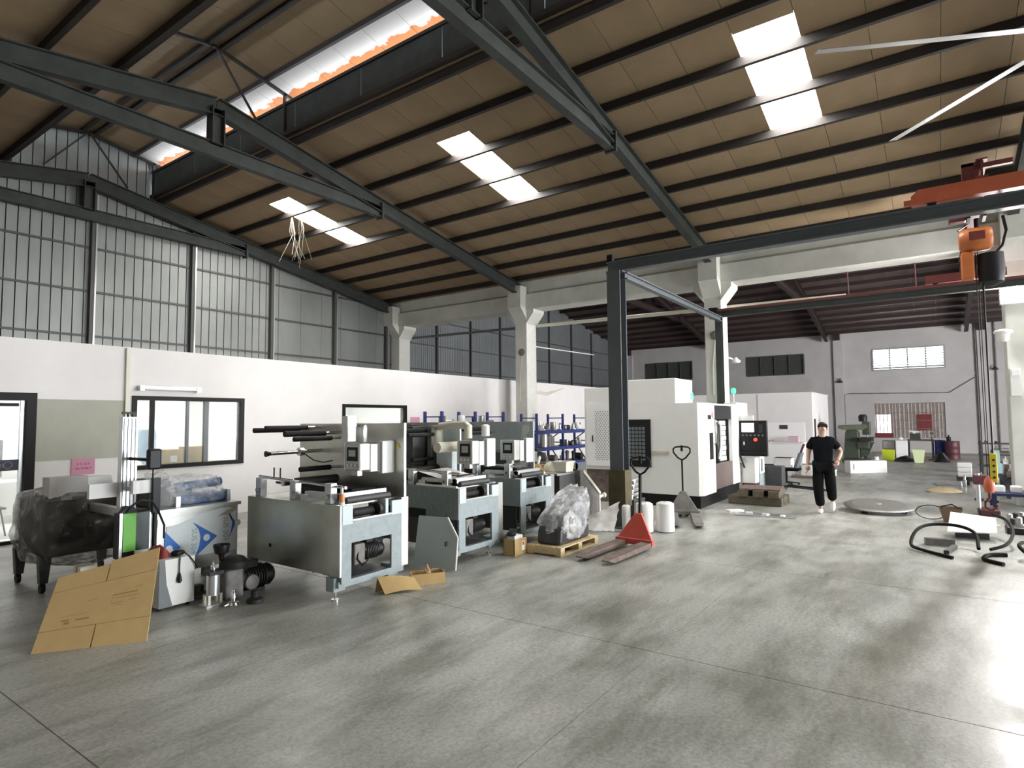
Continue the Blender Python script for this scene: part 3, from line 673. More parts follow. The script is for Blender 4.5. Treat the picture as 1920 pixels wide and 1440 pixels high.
# ================================================================ WHITE ROOM IN THE SECOND HALL
r2 = MB().box(26.5, 31.0, 3.95, 11.38, 0, 2.78).build('wall_room', 'white_plaster'); tag(r2, 'free standing white room in the second hall', None, None, 'structure'); r2['_o'] = (0, 0, 0)
for yy in (6.0, 8.0, 10.0): MB().box(26.485, 26.5, yy-0.02, yy+0.02, 0, 2.78).build('panel_joint', 'grey_plaster', r2)
MB().box(26.46, 31.02, 3.93, 11.38, 2.78, 2.83).build('roof_edge', 'white_enamel', r2)
MB().box(26.9, 27.25, 3.94, 3.95, 0.9, 1.75).build('room_door_slot', 'black_frame', r2)

# ================================================================ OVERHEAD: pipes, crane, fan, lamps
MB().cyl((16.35, YE-0.3, 4.95), (16.35, 10.9, 4.86), 0.045, n=10).thing('overhead_pipe', 'grey_steel', 'grey pipe running from the corner column along the gable wall bay', 'pipe', smooth=40)
MB().cyl((16.3, 10.9, 4.86), (16.3, 1.6, 4.72), 0.055, n=10).thing('overhead_pipe', 'cream', 'cream pipe running under the concrete beam between the columns', 'pipe', smooth=40)
MB().cyl((16.25, 10.6, 4.2), (20.6, 10.6, 4.28), 0.02, n=8).thing('thin_pipe', 'white_enamel', 'thin white pipe running off the column behind the blue racks', 'pipe', smooth=40)
tl = empty('tube_light', (16.45, 0.75, 4.66), 'lit fluorescent tube light at the end of the cream pipe', 'lamp')
MB().box(16.4, 16.5, -0.05, 1.55, 4.69, 4.74).build('housing', 'white_enamel', tl)
MB().cyl((16.45, -0.02, 4.66), (16.45, 1.52, 4.66), 0.022, n=8).build('tube', emission('tube_glow', (1.0, 0.97, 0.85), 12.0), tl)
MB().cyl((16.45, 1.55, 4.7), (16.28, 1.55, 5.32), 0.012, n=6).build('hanger', 'dark_red', tl); MB().cyl((16.45, 0.2, 4.74), (16.28, 0.2, 5.32), 0.012, n=6).build('hanger', 'dark_red', tl)
# bell lamps / alarm discs on the columns
for cy, lb in ((10.66, 'round grey bell on the column behind the blue racks'), (4.6, 'round grey bell on the column behind the machining centre')):
    b = empty('wall_bell', (15.69, cy-0.05, 3.85), lb, 'bell', 'round bells on the columns')
    MB().lathe([(0.02, 0.0), (0.1, -0.01), (0.12, -0.04), (0.06, -0.07), (0.0, -0.08)], (15.69, cy-0.05, 3.95), 16, 'x').build('gong', 'worn_grey_paint', b, smooth=40)
    MB().tube([(15.68, cy-0.05, 3.85), (15.67, cy+0.02, 3.2), (15.67, cy+0.02, 2.4)], 0.01, n=6).build('wire', 'cream', b)
# floodlight on the right column
fd = empty('floodlight', (15.6, -1.4, 4.1), 'glaring white floodlight on the concrete column at the crane', 'lamp')
MB().box(15.45, 15.62, -1.62, -1.2, 4.05, 4.35).build('housing', 'white_enamel', fd, bevel=0.01)
MB().box(15.43, 15.45, -1.6, -1.22, 4.07, 4.33).build('lens', emission('flood_glow', (1.0, 0.98, 0.96), 40.0), fd)
MB().box(15.62, 15.69, -1.45, -1.37, 4.1, 4.3).build('bracket', 'white_enamel', fd)
_ld = bpy.data.lights.new('flood_beam', 'AREA'); _ld.shape = 'RECTANGLE'; _ld.size = 0.36; _ld.size_y = 0.26; _ld.energy = 330; _ld.color = (1.0, 0.965, 0.95)
_lo = bpy.data.objects.new('flood_beam', _ld); col.objects.link(_lo); _lo.parent = fd; _lo.location = (-0.19, 0.0, 0.1)
_lo.rotation_euler = Vector((-0.72, 0.66, -0.2)).to_track_quat('-Z', 'Y').to_euler()
fd2 = empty('floodlight', (16.3, 4.6, 3.3), 'small white lamp on an arm on the column behind the machining centre', 'lamp')
MB().box(16.25, 16.75, 4.36, 4.4, 3.38, 3.42).build('arm', 'white_enamel', fd2)
MB().lathe([(0.0, 0.0), (0.1, 0.01), (0.13, 0.06), (0.06, 0.12), (0.03, 0.16)], (16.65, 4.3, 3.28), 14).build('head', 'white_enamel', fd2, smooth=40)
cm = empty('security_camera', (15.5, -1.25, 3.3), 'white security camera on the floodlight column', 'camera')
MB().box(15.2, 15.69, -1.27, -1.23, 3.36, 3.4).build('arm', 'white_enamel', cm)
MB().lathe([(0.0, -0.16), (0.06, -0.15), (0.1, -0.1), (0.11, 0.0), (0.16, 0.02), (0.15, 0.06), (0.04, 0.09)], (15.2, -1.2, 3.42), 16).build('dome', 'white_enamel', cm, smooth=40)
bx_ = MB().box(15.5, 15.69, -1.46, -1.3, 2.2, 2.75).box(15.46, 15.5, -1.44, -1.32, 2.6, 2.72); bx_.thing('wall_box', 'white_enamel', 'small white box under the security camera on the floodlight column', 'box')
# fill light for the second hall: added tubes hidden behind the concrete beam
for n_, (lx, ly, lb) in enumerate(((17.3, 7.6, 'added tube lamp hidden under the red roof behind the machining centre'), (17.3, 1.6, 'added tube lamp hidden under the red roof above the walking man'), (17.3, -4.5, 'added tube lamp hidden under the red roof past the floodlight column'))):
    l = empty('added_tube_lamp', (lx, ly, 6.0), lb, 'lamp', 'added tube lamps of the second hall')
    MB().box(lx-0.07, lx+0.07, ly-0.75, ly+0.75, 6.0, 6.06).build('housing', 'white_enamel', l)
    MB().cyl((lx, ly-0.72, 5.97), (lx, ly+0.72, 5.97), 0.025, n=8).build('tube', emission('added_tube_glow', (1.0, 0.93, 0.93), 90.0), l)
    for s in (-0.6, 0.6): MB().cyl((lx, ly+s, 6.06), (lx, ly+s, 8.12-0.172*abs(lx-X2)+0.02), 0.008, n=6).build('hanger', 'dark_red', l)

# ---- bridge crane
GX, FX, ZT = 9.33, 15.1, 4.5
cr = empty('crane_runway', (GX, 4.35, 0), 'grey steel crane runway beam on a tall post in front of the machining centre', 'crane runway')
MB().ibeam((GX, 4.35, 0.02), (GX, 4.35, 4.32), 0.24, 0.25, 0.02, 0.016, up=(1, 0, 0)).build('post', 'crane_grey', cr)
MB().box(GX-0.2, GX+0.2, 4.15, 4.55, 0, 0.025).build('base_plate', 'crane_grey', cr)
MB().ibeam((GX, 4.5, ZT-0.09), (GX, -9.0, ZT-0.09), 0.15, 0.18).build('runway_beam', 'crane_grey', cr)
MB().box(GX-0.05, GX+0.05, 4.4, 4.5, ZT, ZT+0.13).build('end_stop', 'black_frame', cr)
MB().box(GX-0.09, GX+0.09, 4.2, 4.5, ZT-0.2, ZT-0.18).build('cap_plate', 'crane_grey', cr)
MB().ibeam((GX+0.05, 4.22, ZT-0.25), (FX-0.08, 4.22, ZT-0.25), 0.11, 0.12).build('cross_beam', 'crane_grey', cr)
MB().ibeam((GX, -4.6, 0.02), (GX, -4.6, 4.32), 0.24, 0.25, 0.02, 0.016, up=(1, 0, 0)).build('post', 'crane_grey', cr)
MB().box(GX-0.13, GX+0.13, 4.2, 4.5, 0.35, 0.95).build('olive_guard', mat('olive_sheet', (0.09, 0.075, 0.03), rough=0.5, var=0.4, scale=6), cr, label='dark olive sheet wrapped round the foot of the post')
fr = empty('crane_runway', (FX, 4.28, 0), 'dark far crane runway with a red rail on a post behind the machining centre', 'crane runway')
MB().ibeam((FX, 4.28, 0.02), (FX, 4.28, 4.32), 0.15, 0.15, 0.015, 0.012, up=(1, 0, 0)).build('post', 'truss_steel', fr)
MB().ibeam((FX, 4.45, ZT-0.11), (FX, -9.0, ZT-0.11), 0.13, 0.15).build('runway_beam', 'truss_steel', fr)
MB().box(FX-0.05, FX+0.05, -9.0, 4.45, ZT-0.03, ZT+0.02).build('rail', 'dark_red', fr)
MB().box(FX-0.09, FX+0.09, 4.3, 4.5, ZT-0.2, ZT+0.06).build('end_stop', 'black_frame', fr)
MB().ibeam((FX, -4.6, 0.02), (FX, -4.6, 4.32), 0.15, 0.15, 0.015, 0.012, up=(1, 0, 0)).build('post', 'truss_steel', fr)
BY = -0.62
br = empty('crane_bridge', (12.2, BY, ZT), 'orange bridge crane girder riding on the two runways', 'crane')
et = MB().prism([(0.12, ZT+0.05), (0.12, ZT+0.16), (0.04, ZT+0.24), (-1.36, ZT+0.24), (-1.44, ZT+0.16), (-1.44, ZT+0.05)], 'x', GX-0.07, GX+0.07).build('end_truck', 'orange_paint', br)
for yy in (-0.1, -1.22):
    MB().cyl((GX-0.03, yy, ZT+0.055), (GX+0.03, yy, ZT+0.055), 0.055, n=14).build('wheel', 'cast_iron', et, smooth=40)
MB().box(GX-0.04, GX+0.04, 0.12, 0.2, ZT+0.07, ZT+0.13).build('buffer', 'orange_paint', et)
MB().box(GX-0.05, GX+0.05, BY+0.08, BY+0.2, ZT+0.24, ZT+0.46).box(GX-0.05, GX+0.05, BY-0.02, BY+0.2, ZT+0.42, ZT+0.46).box(GX-0.03, GX+0.03, BY-0.3, BY+0.1, ZT+0.38, ZT+0.44).build('rail_bracket', 'dark_red', br)
f2 = MB().box(FX-0.08, FX+0.08, -1.3, 0.02, ZT+0.06, ZT+0.22).build('end_truck', 'dark_red', br)
for yy in (-0.15, -1.1): MB().cyl((FX-0.03, yy, ZT+0.07), (FX+0.03, yy, ZT+0.07), 0.05, n=14).build('wheel', 'cast_iron', f2, smooth=40)
MB().ibeam((GX-0.1, BY, ZT+0.36), (FX+0.1, BY, ZT+0.36), 0.12, 0.24).build('girder', 'dark_red', br)
hx = 10.7
ho = empty('chain_hoist', (hx, BY, 0.3), 'orange electric chain hoist with a black chain bag and hanging hook', 'hoist')
MB().box(hx-0.16, hx+0.16, BY-0.11, BY-0.07, ZT+0.1, ZT+0.36).box(hx-0.16, hx+0.16, BY+0.07, BY+0.11, ZT+0.1, ZT+0.36).build('trolley', 'black_plastic', ho)
MB().box(hx-0.08, hx+0.08, BY+0.11, BY+0.32, ZT+0.1, ZT+0.24).build('trolley_motor', 'dark_red', ho, bevel=0.02)
MB().cyl((hx, BY, ZT-0.02), (hx, BY, ZT+0.12), 0.03, n=8).build('suspension', 'black_plastic', ho)
MB().lathe([(0.02, -0.2), (0.13, -0.19), (0.17, -0.14), (0.17, 0.14), (0.13, 0.19), (0.02, 0.2)], (hx, BY+0.02, ZT-0.18), 18, 'y').build('motor_body', 'orange_hoist', ho, smooth=40)
MB().box(hx-0.18, hx-0.15, BY-0.08, BY+0.1, ZT-0.22, ZT-0.1).build('name_plate', 'dark_red', ho)
MB().box(hx-0.09, hx+0.09, BY+0.05, BY+0.2, ZT-0.75, ZT-0.36).build('limit_box', 'orange_hoist', ho, bevel=0.02)
MB().lathe([(0.05, 0.0), (0.14, 0.05), (0.16, 0.2), (0.15, 0.42), (0.15, 0.46)], (hx+0.05, BY-0.14, ZT-0.86), 16).build('chain_bag', 'black_plastic', ho, smooth=40)
MB().tube([(hx+0.05, BY-0.3, ZT+0.12), (hx+0.05, BY-0.33, ZT-0.1), (hx+0.05, BY-0.28, ZT-0.3), (hx+0.05, BY-0.2, ZT-0.4)], 0.02, n=6).build('power_cable', 'black_plastic', ho)
MB().tube([(hx, BY+0.1, ZT+0.05), (hx, BY+0.22, ZT-0.02), (hx, BY+0.12, ZT-0.12)], 0.01, n=6).build('power_cable', 'black_plastic', ho)
for dy in (-0.012, 0.012): MB().cyl((hx, BY+0.02+dy, 0.95), (hx, BY+0.02+dy, ZT-0.36), 0.006, n=6).build('chain', 'cast_iron', ho)
hk = MB().lathe([(0.01, 0.0), (0.05, 0.02), (0.07, 0.09), (0.05, 0.2), (0.02, 0.24)], (hx, BY+0.02, 0.72), 14).build('hook_block', 'orange_paint', ho, smooth=40)
MB().tube([(hx, BY+0.02, 0.73), (hx, BY+0.02, 0.66), (hx, BY+0.07, 0.6), (hx, BY+0.07, 0.53), (hx, BY+0.01, 0.49), (hx, BY-0.05, 0.53), (hx, BY-0.06, 0.58)], 0.018, n=8).build('hook', 'dark_red', hk, smooth=60)
MB().cyl((hx, BY-0.04, 1.28), (hx, BY-0.04, ZT-0.4), 0.012, n=6).build('pendant_cable', 'black_plastic', ho)
pd = MB().box(hx-0.03, hx+0.03, BY-0.08, BY-0.0, 0.88, 1.28).build('pendant_control', 'yellow', ho, bevel=0.01, label='yellow hanging push button box')
for q in range(4): MB().cyl((hx-0.03, BY-0.04, 0.95+0.08*q), (hx-0.042, BY-0.04, 0.95+0.08*q), 0.016, n=10).build('button', 'black_plastic', pd)
# ---- big ceiling fan
FHX, FHY, FZ = 8.65, -1.54, 6.0
fan = empty('ceiling_fan', (FHX, FHY, FZ), 'huge five bladed aluminium ceiling fan under the roof', 'fan')
MB().lathe([(0.03, 0.35), (0.1, 0.3), (0.2, 0.2), (0.24, 0.05), (0.24, -0.05), (0.15, -0.1), (0.02, -0.1)], (FHX, FHY, FZ), 20).build('hub', 'aluminium', fan, smooth=40)
MB().cyl((FHX, FHY, FZ+0.3), (FHX, FHY, zr(FHX)+0.1), 0.035, n=10).build('down_rod', 'white_enamel', fan)
bl = MB().add([(0.2,-0.085,0.025),(0.2,0.085,-0.02),(2.72,0.07,-0.012),(2.72,-0.07,0.02),(0.2,-0.08,0.033),(0.2,0.08,-0.012),(2.72,0.066,-0.005),(2.72,-0.066,0.027)], [(0,1,2,3),(7,6,5,4),(0,4,5,1),(1,5,6,2),(2,6,7,3),(3,7,4,0)]).mesh('blade', 'aluminium')
for q in range(5):
    inst(bl, 'blade', (FHX, FHY, FZ), fan, (0, 0, R(43.4+72*q)))
# dusty cords hanging from the far skylight
rr = random.Random(5)
for tx, ty, wh in ((9.35, 13.3, 'from the middle of the far skylight'), (9.4, 13.7, 'from the gable side of the far skylight')):
    e = empty('dusty_cord', (tx, ty, 6.2), 'thin pale dusty cords dangling '+wh, 'cord')
    for q in range(5):
        MB().tube([(tx, ty, 7.324), (tx+rr.uniform(-0.1, 0.1), ty+rr.uniform(-0.1, 0.1), 6.8), (tx+rr.uniform(-0.4, 0.4), ty+rr.uniform(-0.3, 0.3), 6.2-rr.random()*0.3)], 0.003, n=4).build('strand', 'cream', e)
# ================================================================ PRINTING PRESS UNITS
mat('tower_blue', (0.47, 0.54, 0.55), rough=0.4, var=0.1, scale=10)
def geared_motor(p, x, y, z, s=1.0):
    """dark geared motor, axis along x, centre at x,y,z"""
    g = MB().cyl((x-0.02*s, y, z), (x+0.2*s, y, z), 0.085*s, n=18)
    for q in range(8): g.cyl((x+0.02*s+0.022*s*q, y, z), (x+0.03*s+0.022*s*q, y, z), 0.098*s, n=18)
    mo_ = g.build('motor', 'cast_iron', p, smooth=40)
    MB().lathe([(0.03*s, 0.2*s), (0.085*s, 0.2*s), (0.09*s, 0.24*s), (0.07*s, 0.27*s), (0.0, 0.275*s)], (x, y, z), 18, 'x').build('fan_cover', 'black_plastic', mo_, smooth=40)
    MB().box(x-0.17*s, x-0.02*s, y-0.1*s, y+0.1*s, z-0.11*s, z+0.11*s).build('gearbox', 'worn_grey_paint', mo_, bevel=0.02*s)
    MB().box(x+0.03*s, x+0.13*s, y-0.05*s, y+0.05*s, z+0.085*s, z+0.15*s).build('terminal_box', 'black_plastic', mo_, bevel=0.008)
    return mo_
def tri(m, cx, y, cz, s, plane='x'):
    pts = [(-s/2, -s*0.4), (s/2, -s*0.4), (0, s*0.5)]
    if plane == 'x': m.prism([(cx+a, cz+b) for a, b in pts], 'x', y-0.001, y+0.001)
    return m
def roller(p, x0, x1, y, z, r, m='dark_rubber', shaft=True):
    o = MB().cyl((x0, y, z), (x1, y, z), r, n=16).build('roller', m, p, smooth=40)
    if shaft: MB().cyl((x1-0.01, y, z), (x1+0.14, y, z), r*0.55, n=10).build('roller_shaft', 'chrome', o, smooth=40)
    return o

def press(x0, lb, body, front, side, plate_y, full_side=True):
    P = empty('printing_press', (x0+0.45, 5.7, 0), lb, 'press', 'printing press units in a row')
    y0, y1 = 4.88, 6.52
    w_ = 0.84
    # cabinet
    zb = 0.25 if full_side else 0.56
    sp = MB().box(x0, x0+0.018, y0, y1, zb, 0.95).build('side_panel', side, P)
    if full_side:
        MB().box(x0-0.004, x0, y0, y0+0.02, 0.25, 0.95).build('corner_edge', 'aluminium', sp)
        MB().cyl((x0-0.006, 6.07, 0.44), (x0, 6.07, 0.44), 0.02, n=10).build('lock', 'black_plastic', sp)
    else:
        MB().box(x0+0.03, x0+0.05, y0+0.1, y1, 0.2, 0.62).build('inner_panel', 'dark_grey', P)
        MB().box(x0-0.002, x0+0.02, y0+0.55, y1, 0.54, 0.66).build('cut_out', 'black_plastic', P)
    MB().box(x0+0.02, x0+w_, y1-0.02, y1, 0.2, 0.95).build('back_panel', 'dark_grey', P)
    MB().box(x0+0.06, x0+w_-0.02, y0+0.5, y0+0.52, 0.22, 0.8).build('inner_wall', 'dark_grey', P)
    f = MB().box(x0+0.018, x0+0.14, y0, y0+0.025, 0.18, 0.80).box(x0+0.69, x0+w_, y0, y0+0.025, 0.18, 0.80).box(x0+0.14, x0+0.69, y0, y0+0.025, 0.57, 0.80).box(x0+0.14, x0+0.69, y0, y0+0.025, 0.18, 0.21)
    fo = f.build('front_panel', front, P)
    MB().box(x0+0.02, x0+0.15, y0-0.006, y0+0.02, 0.76, 0.95).build('corner_block', 'pale_blue', fo); MB().box(x0+0.69, x0+w_, y0-0.006, y0+0.02, 0.78, 0.93).build('corner_block', 'pale_blue', fo)
    MB().box(x0+0.15, x0+0.69, y0-0.01, y0+0.05, 0.79, 0.805).build('front_ledge', 'stainless_plain', fo)
    MB().box(x0+w_, x0+w_+0.1, y0, y0+0.05, 0.2, 0.95).build('end_strip', body if full_side else 'stainless_plain', P)
    MB().box(x0+0.02, x0+w_+0.1, y0+0.12, y1, 0.93, 0.95).build('deck', 'stainless_plain', P)
    # drive visible in the opening
    gm = geared_motor(P, x0+0.40, y0+0.16, 0.42)
    MB().tube([(x0+0.3, y0+0.08, 0.5), (x0+0.26, y0+0.05, 0.38), (x0+0.33, y0+0.05, 0.3), (x0+0.41, y0+0.06, 0.34), (x0+0.4, y0+0.07, 0.44)], 0.008, n=6).build('motor_cable', 'black_plastic', gm)
    MB().box(x0+0.14, x0+0.69, y0+0.06, y0+0.45, 0.19, 0.21).build('floor_plate', 'dark_grey', P)
    # gear train in the top slot
    MB().cyl((x0+0.52, y0+0.06, 0.86), (x0+0.56, y0+0.06, 0.86), 0.07, n=22).build('gear', 'cast_iron', P, smooth=30)
    MB().cyl((x0+0.22, y0+0.1, 0.85), (x0+0.5, y0+0.1, 0.85), 0.045, n=16).build('drive_roller', 'dark_rubber', P, smooth=40)
    MB().box(x0+0.62, x0+0.66, y0+0.02, y0+0.14, 0.8, 0.95).build('bearing_block', 'pale_blue', P)
    # base frame and levelling feet
    MB().box(x0+0.0, x0+w_+0.05, y0+0.02, y0+0.1, 0.14, 0.2).build('base_rail', front, P); MB().box(x0+0.0, x0+w_+0.05, y1-0.1, y1-0.02, 0.14, 0.2).build('base_rail', front, P)
    for a in (x0+0.06, x0+w_-0.05):
        for b in (y0+0.12, y1-0.1):
            leg = MB().prism([(a-0.09, 0.24), (a+0.09, 0.24), (a+0.05, 0.1), (a-0.09, 0.1)], 'y', b-0.06, b+0.06).build('leg', front, P)
            MB().cyl((a-0.02, b, 0.012), (a-0.02, b, 0.1), 0.013, n=10).cyl((a-0.02, b, 0), (a-0.02, b, 0.016), 0.04, n=14).build('levelling_foot', 'chrome', leg, smooth=40)
    # upright tower plate with cantilevered rollers
    px = x0+0.88; pl = MB().box(px, px+0.02, plate_y, 6.79, 0.93, 1.775).build('tower_plate', body if full_side else 'tower_blue', P)
    MB().box(px-0.004, px+0.026, plate_y-0.012, plate_y, 0.93, 1.775).build('plate_edge', 'aluminium', pl)
    for yy, zz, ll, rd, mm in ((6.62, 1.70, 0.62, 0.030, 'dark_rubber'), (6.45, 1.73, 0.58, 0.026, 'dark_rubber'), (6.1, 1.66, 0.56, 0.034, 'dark_rubber'), (5.98, 1.60, 0.52, 0.028, 'dark_rubber'), (6.0, 1.25, 0.42, 0.030, 'dark_rubber')):
        if yy > plate_y: roller(P, px-0.14-ll, px-0.14, yy, zz, rd, mm)
    if plate_y < 5.5:
        sh_ = MB().cyl((px-0.72, 6.34, 1.43), (px, 6.34, 1.44), 0.022, n=12).build('winding_shaft', 'chrome', P, smooth=40)
        MB().cyl((px-0.78, 6.34, 1.43), (px-0.72, 6.34, 1.43), 0.036, 0.02, n=12).build('shaft_knob', 'black_plastic', sh_, smooth=40)
        MB().cyl((px-0.34, 6.34, 1.437), (px-0.28, 6.34, 1.438), 0.05, n=16).build('shaft_collar', 'aluminium', sh_, smooth=40)
        MB().tube([(px-0.3, 6.3, 1.42), (px-0.22, 6.2, 1.33), (px-0.12, 6.15, 1.3), (px-0.02, 6.1, 1.32)], 0.007, n=6).build('air_hose', 'black_plastic', sh_)
    # deck: web rails, rollers and bearing blocks
    MB().cyl((x0+0.1, 6.45, 1.17), (x0+0.12, 4.95, 1.12), 0.016, n=10).build('web_rail', 'chrome', P, smooth=40)
    MB().cyl((x0+0.32, 6.45, 1.08), (x0+0.34, 5.2, 1.08), 0.014, n=10).build('web_rail', 'cast_iron', P, smooth=40)
    for yy in (6.4, 5.75, 5.15):
        b = MB().box(x0+0.05, x0+0.13, yy-0.05, yy+0.05, 0.95, 1.16).build('rail_bracket', 'aluminium', P, bevel=0.006)
        MB().cyl((x0+0.045, yy, 1.02), (x0+0.03, yy, 1.02), 0.025, n=12).build('bracket_knob', 'chrome', b, smooth=40)
    MB().box(x0+0.06, x0+0.5, 5.5, 5.62, 0.95, 1.02).build('bearing_plate', 'aluminium', P)
    MB().box(x0+0.1, x0+0.16, 4.98, 5.6, 1.0, 1.05).build('guide_bar', 'aluminium', P); MB().box(x0+0.1, x0+0.72, 5.0, 5.06, 1.0, 1.06).build('guide_bar', 'aluminium', P)
    MB().box(x0+0.45, x0+0.8, 5.25, 6.3, 0.95, 1.06).build('ink_tray', 'black_plastic', P, bevel=0.01)
    roller(P, x0+0.14, x0+0.74, 4.98, 0.985, 0.038, 'dark_grey', shaft=False)
    roller(P, x0+0.2, x0+0.76, 5.9, 1.12, 0.05, 'dark_rubber', shaft=False); roller(P, x0+0.2, x0+0.76, 6.15, 1.1, 0.04, 'chrome', shaft=False)
    for q in range(2): MB().cyl((x0+0.12, 6.2-0.12*q, 1.16), (x0+0.12, 6.2-0.12*q, 1.28), 0.008, n=8).build('pin', 'black_plastic', P)
    return P
pA = press(3.95, 'stainless steel printing press unit with dark cantilever rollers', 'stainless', 'press_blue', 'stainless', 4.89, True)
pB = press(5.76, 'blue grey printing press unit with a cream control arm', 'press_blue', 'press_blue', 'press_blue_dark', 5.6, False)
pC = press(7.13, 'blue grey printing press unit with a yellow warning sign on its tower', 'press_blue', 'press_blue', 'press_blue', 5.23, False)

# control station on press A
def control(P, x, y, z0, z1, arm_top):
    c = MB().box(x, x+0.13, y, y+0.27, z0, z1).build('control_box', 'stainless_plain', P, bevel=0.008)
    s = MB().box(x-0.004, x, y+0.05, y+0.22, z0+0.1, z1-0.04).build('screen_bezel', 'black_plastic', c)
    MB().box(x-0.006, x-0.004, y+0.08, y+0.19, z0+0.15, z1-0.07).build('screen', mat('lcd_grey', (0.45, 0.52, 0.5), rough=0.2), s)
    for q in range(3): MB().cyl((x-0.004, y+0.075+0.06*q, z0+0.055), (x-0.014, y+0.075+0.06*q, z0+0.055), 0.014, n=10).build('push_button', 'white_bright', c)
    MB().box(x-0.006, x+0.006, y+0.245, y+0.265, z0-0.0, z1).build('trim_strip', 'white_plastic', c); MB().box(x-0.006, x+0.006, y+0.005, y+0.025, z0, z1).build('trim_strip', 'white_plastic', c)
    MB().box(x+0.03, x+0.09, y+0.08, y+0.18, z0-0.06, z0).build('socket', 'stainless_plain', c)
    MB().box(x+0.14, x+0.24, y+0.0, y+0.2, z0-0.02, z1-0.01).build('ribbed_cover', 'white_plastic', c, bevel=0.006)
    MB().box(x+0.25, x+0.31, y+0.02, y+0.22, z0-0.03, z1+0.0).build('back_cover', 'dark_grey', c)
    MB().box(x+0.31, x+0.5, y+0.0, y+0.06, z0-0.05, z1+0.02).build('junction_cover', 'white_plastic', c, bevel=0.008)
    return c
cA = control(pA, 4.33, 5.03, 1.27, 1.56, 1.78)
MB().lathe([(0.05, 0.0), (0.065, 0.02), (0.065, 0.17), (0.055, 0.19)], (4.42, 5.12, 1.57), 18).build('arm_joint', 'aluminium', cA, smooth=40)
MB().box(4.36, 4.48, 5.28, 5.38, 1.58, 1.86).build('arm_stub', 'stainless_plain', cA)
tg = MB(); tri(tg, 4.97, 4.826, 1.52, 0.07); tg.build('warning_triangle', 'yellow', pA)
# cream yoke arm and control station on press B
cB = control(pB, 6.18, 4.98, 1.22, 1.53, 1.78)
ya = MB().tube([(6.6, 5.95, 1.5), (6.6, 5.95, 1.66), (6.58, 5.9, 1.72), (6.4, 5.5, 1.735), (6.25, 5.16, 1.735), (6.23, 5.1, 1.72), (6.23, 5.1, 1.56)], 0.055, n=12).build('yoke_arm', 'cream', pB, smooth=50)
MB().lathe([(0.07, -0.02), (0.085, 0.0), (0.085, 0.2), (0.07, 0.24)], (6.6, 5.98, 1.42), 18).build('yoke_base', 'cream', ya, smooth=40)
MB().box(6.5, 6.62, 5.62, 5.92, 1.08, 1.44).build('tower_cover', 'pale_blue', pB, bevel=0.01)
MB().box(6.46, 6.6, 5.98, 6.06, 1.0, 1.74).build('tower_column', 'stainless_plain', pB)
MB().box(6.2, 6.6, 6.1, 6.7, 1.1, 1.72).build('print_head_box', 'dark_grey', pB, bevel=0.01)
for zz in (1.66, 1.55, 1.3): MB().cyl((5.85, 6.45, zz), (6.6, 6.3, zz), 0.02, n=10).build('guide_shaft', 'chrome', pB, smooth=40)
MB().cyl((6.0, 5.45, 1.44), (6.5, 5.45, 1.44), 0.07, n=16).build('tension_drum', 'cream', pB, smooth=40)
MB().lathe([(0.02, 0.0), (0.06, 0.01), (0.06, 0.16), (0.03, 0.18)], (7.0, 5.4, 1.56), 16).build('motor_can', 'white_plastic', pB, smooth=40)
# control station and sign on press C
cC = control(pC, 7.35, 5.12, 1.2, 1.5, 1.7)
sg = MB().prism([(5.36, 1.57), (5.28, 1.62), (5.28, 1.72), (5.42, 1.72), (5.46, 1.5), (5.44, 1.4), (5.39, 1.33), (5.32, 1.4), (5.31, 1.52)], 'x', 8.0, 8.008).build('warning_plate', 'stainless_plain', pC)
tg = MB(); tri(tg, 5.38, 7.998, 1.46, 0.1); tg.build('warning_triangle', 'yellow', sg)
MB().box(7.6, 7.98, 5.3, 6.0, 1.0, 1.3).build('lower_guard', 'dark_grey', pC, bevel=0.01)
MB().box(7.3, 8.0, 5.0, 5.15, 0.96, 0.99).build('white_web', 'white_paper', pC)
# bright web stretched over press B
MB().add([(5.9, 5.1, 1.0), (6.5, 5.1, 1.02), (6.5, 5.7, 1.13), (5.9, 5.7, 1.12), (5.9, 5.1, 1.003), (6.5, 5.1, 1.023), (6.5, 5.7, 1.133), (5.9, 5.7, 1.123)], [(0,1,2,3),(4,5,6,7),(0,1,5,4),(2,3,7,6),(1,2,6,5),(3,0,4,7)]).build('white_web', 'white_paper', pB)
MB().tube([(5.77, 5.6, 0.97), (5.77, 5.35, 0.965), (5.78, 4.95, 0.965), (5.78, 4.92, 0.965)], 0.014, n=8).build('white_hose', 'white_plastic', pB)
# spray bottle on the corner of press A
sb = empty('spray_bottle', (3.98, 4.9, 0.955), 'small orange and white spray bottle on the corner of the stainless press', 'bottle')
MB().lathe([(0.025, 0.0), (0.03, 0.01), (0.03, 0.09), (0.022, 0.115), (0.014, 0.125)], (3.98, 4.9, 0.956), 14).build('body', 'white_plastic', sb, smooth=40)
MB().lathe([(0.0305, 0.035), (0.031, 0.04), (0.031, 0.095), (0.0225, 0.118)], (3.98, 4.9, 0.956), 14, cap=False).build('sleeve', mat('orange_label', (0.75, 0.28, 0.1), rough=0.4), sb, smooth=40)
MB().lathe([(0.015, 0.125), (0.016, 0.16), (0.01, 0.18)], (3.98, 4.9, 0.956), 12).build('cap', 'white_bright', sb, smooth=40)

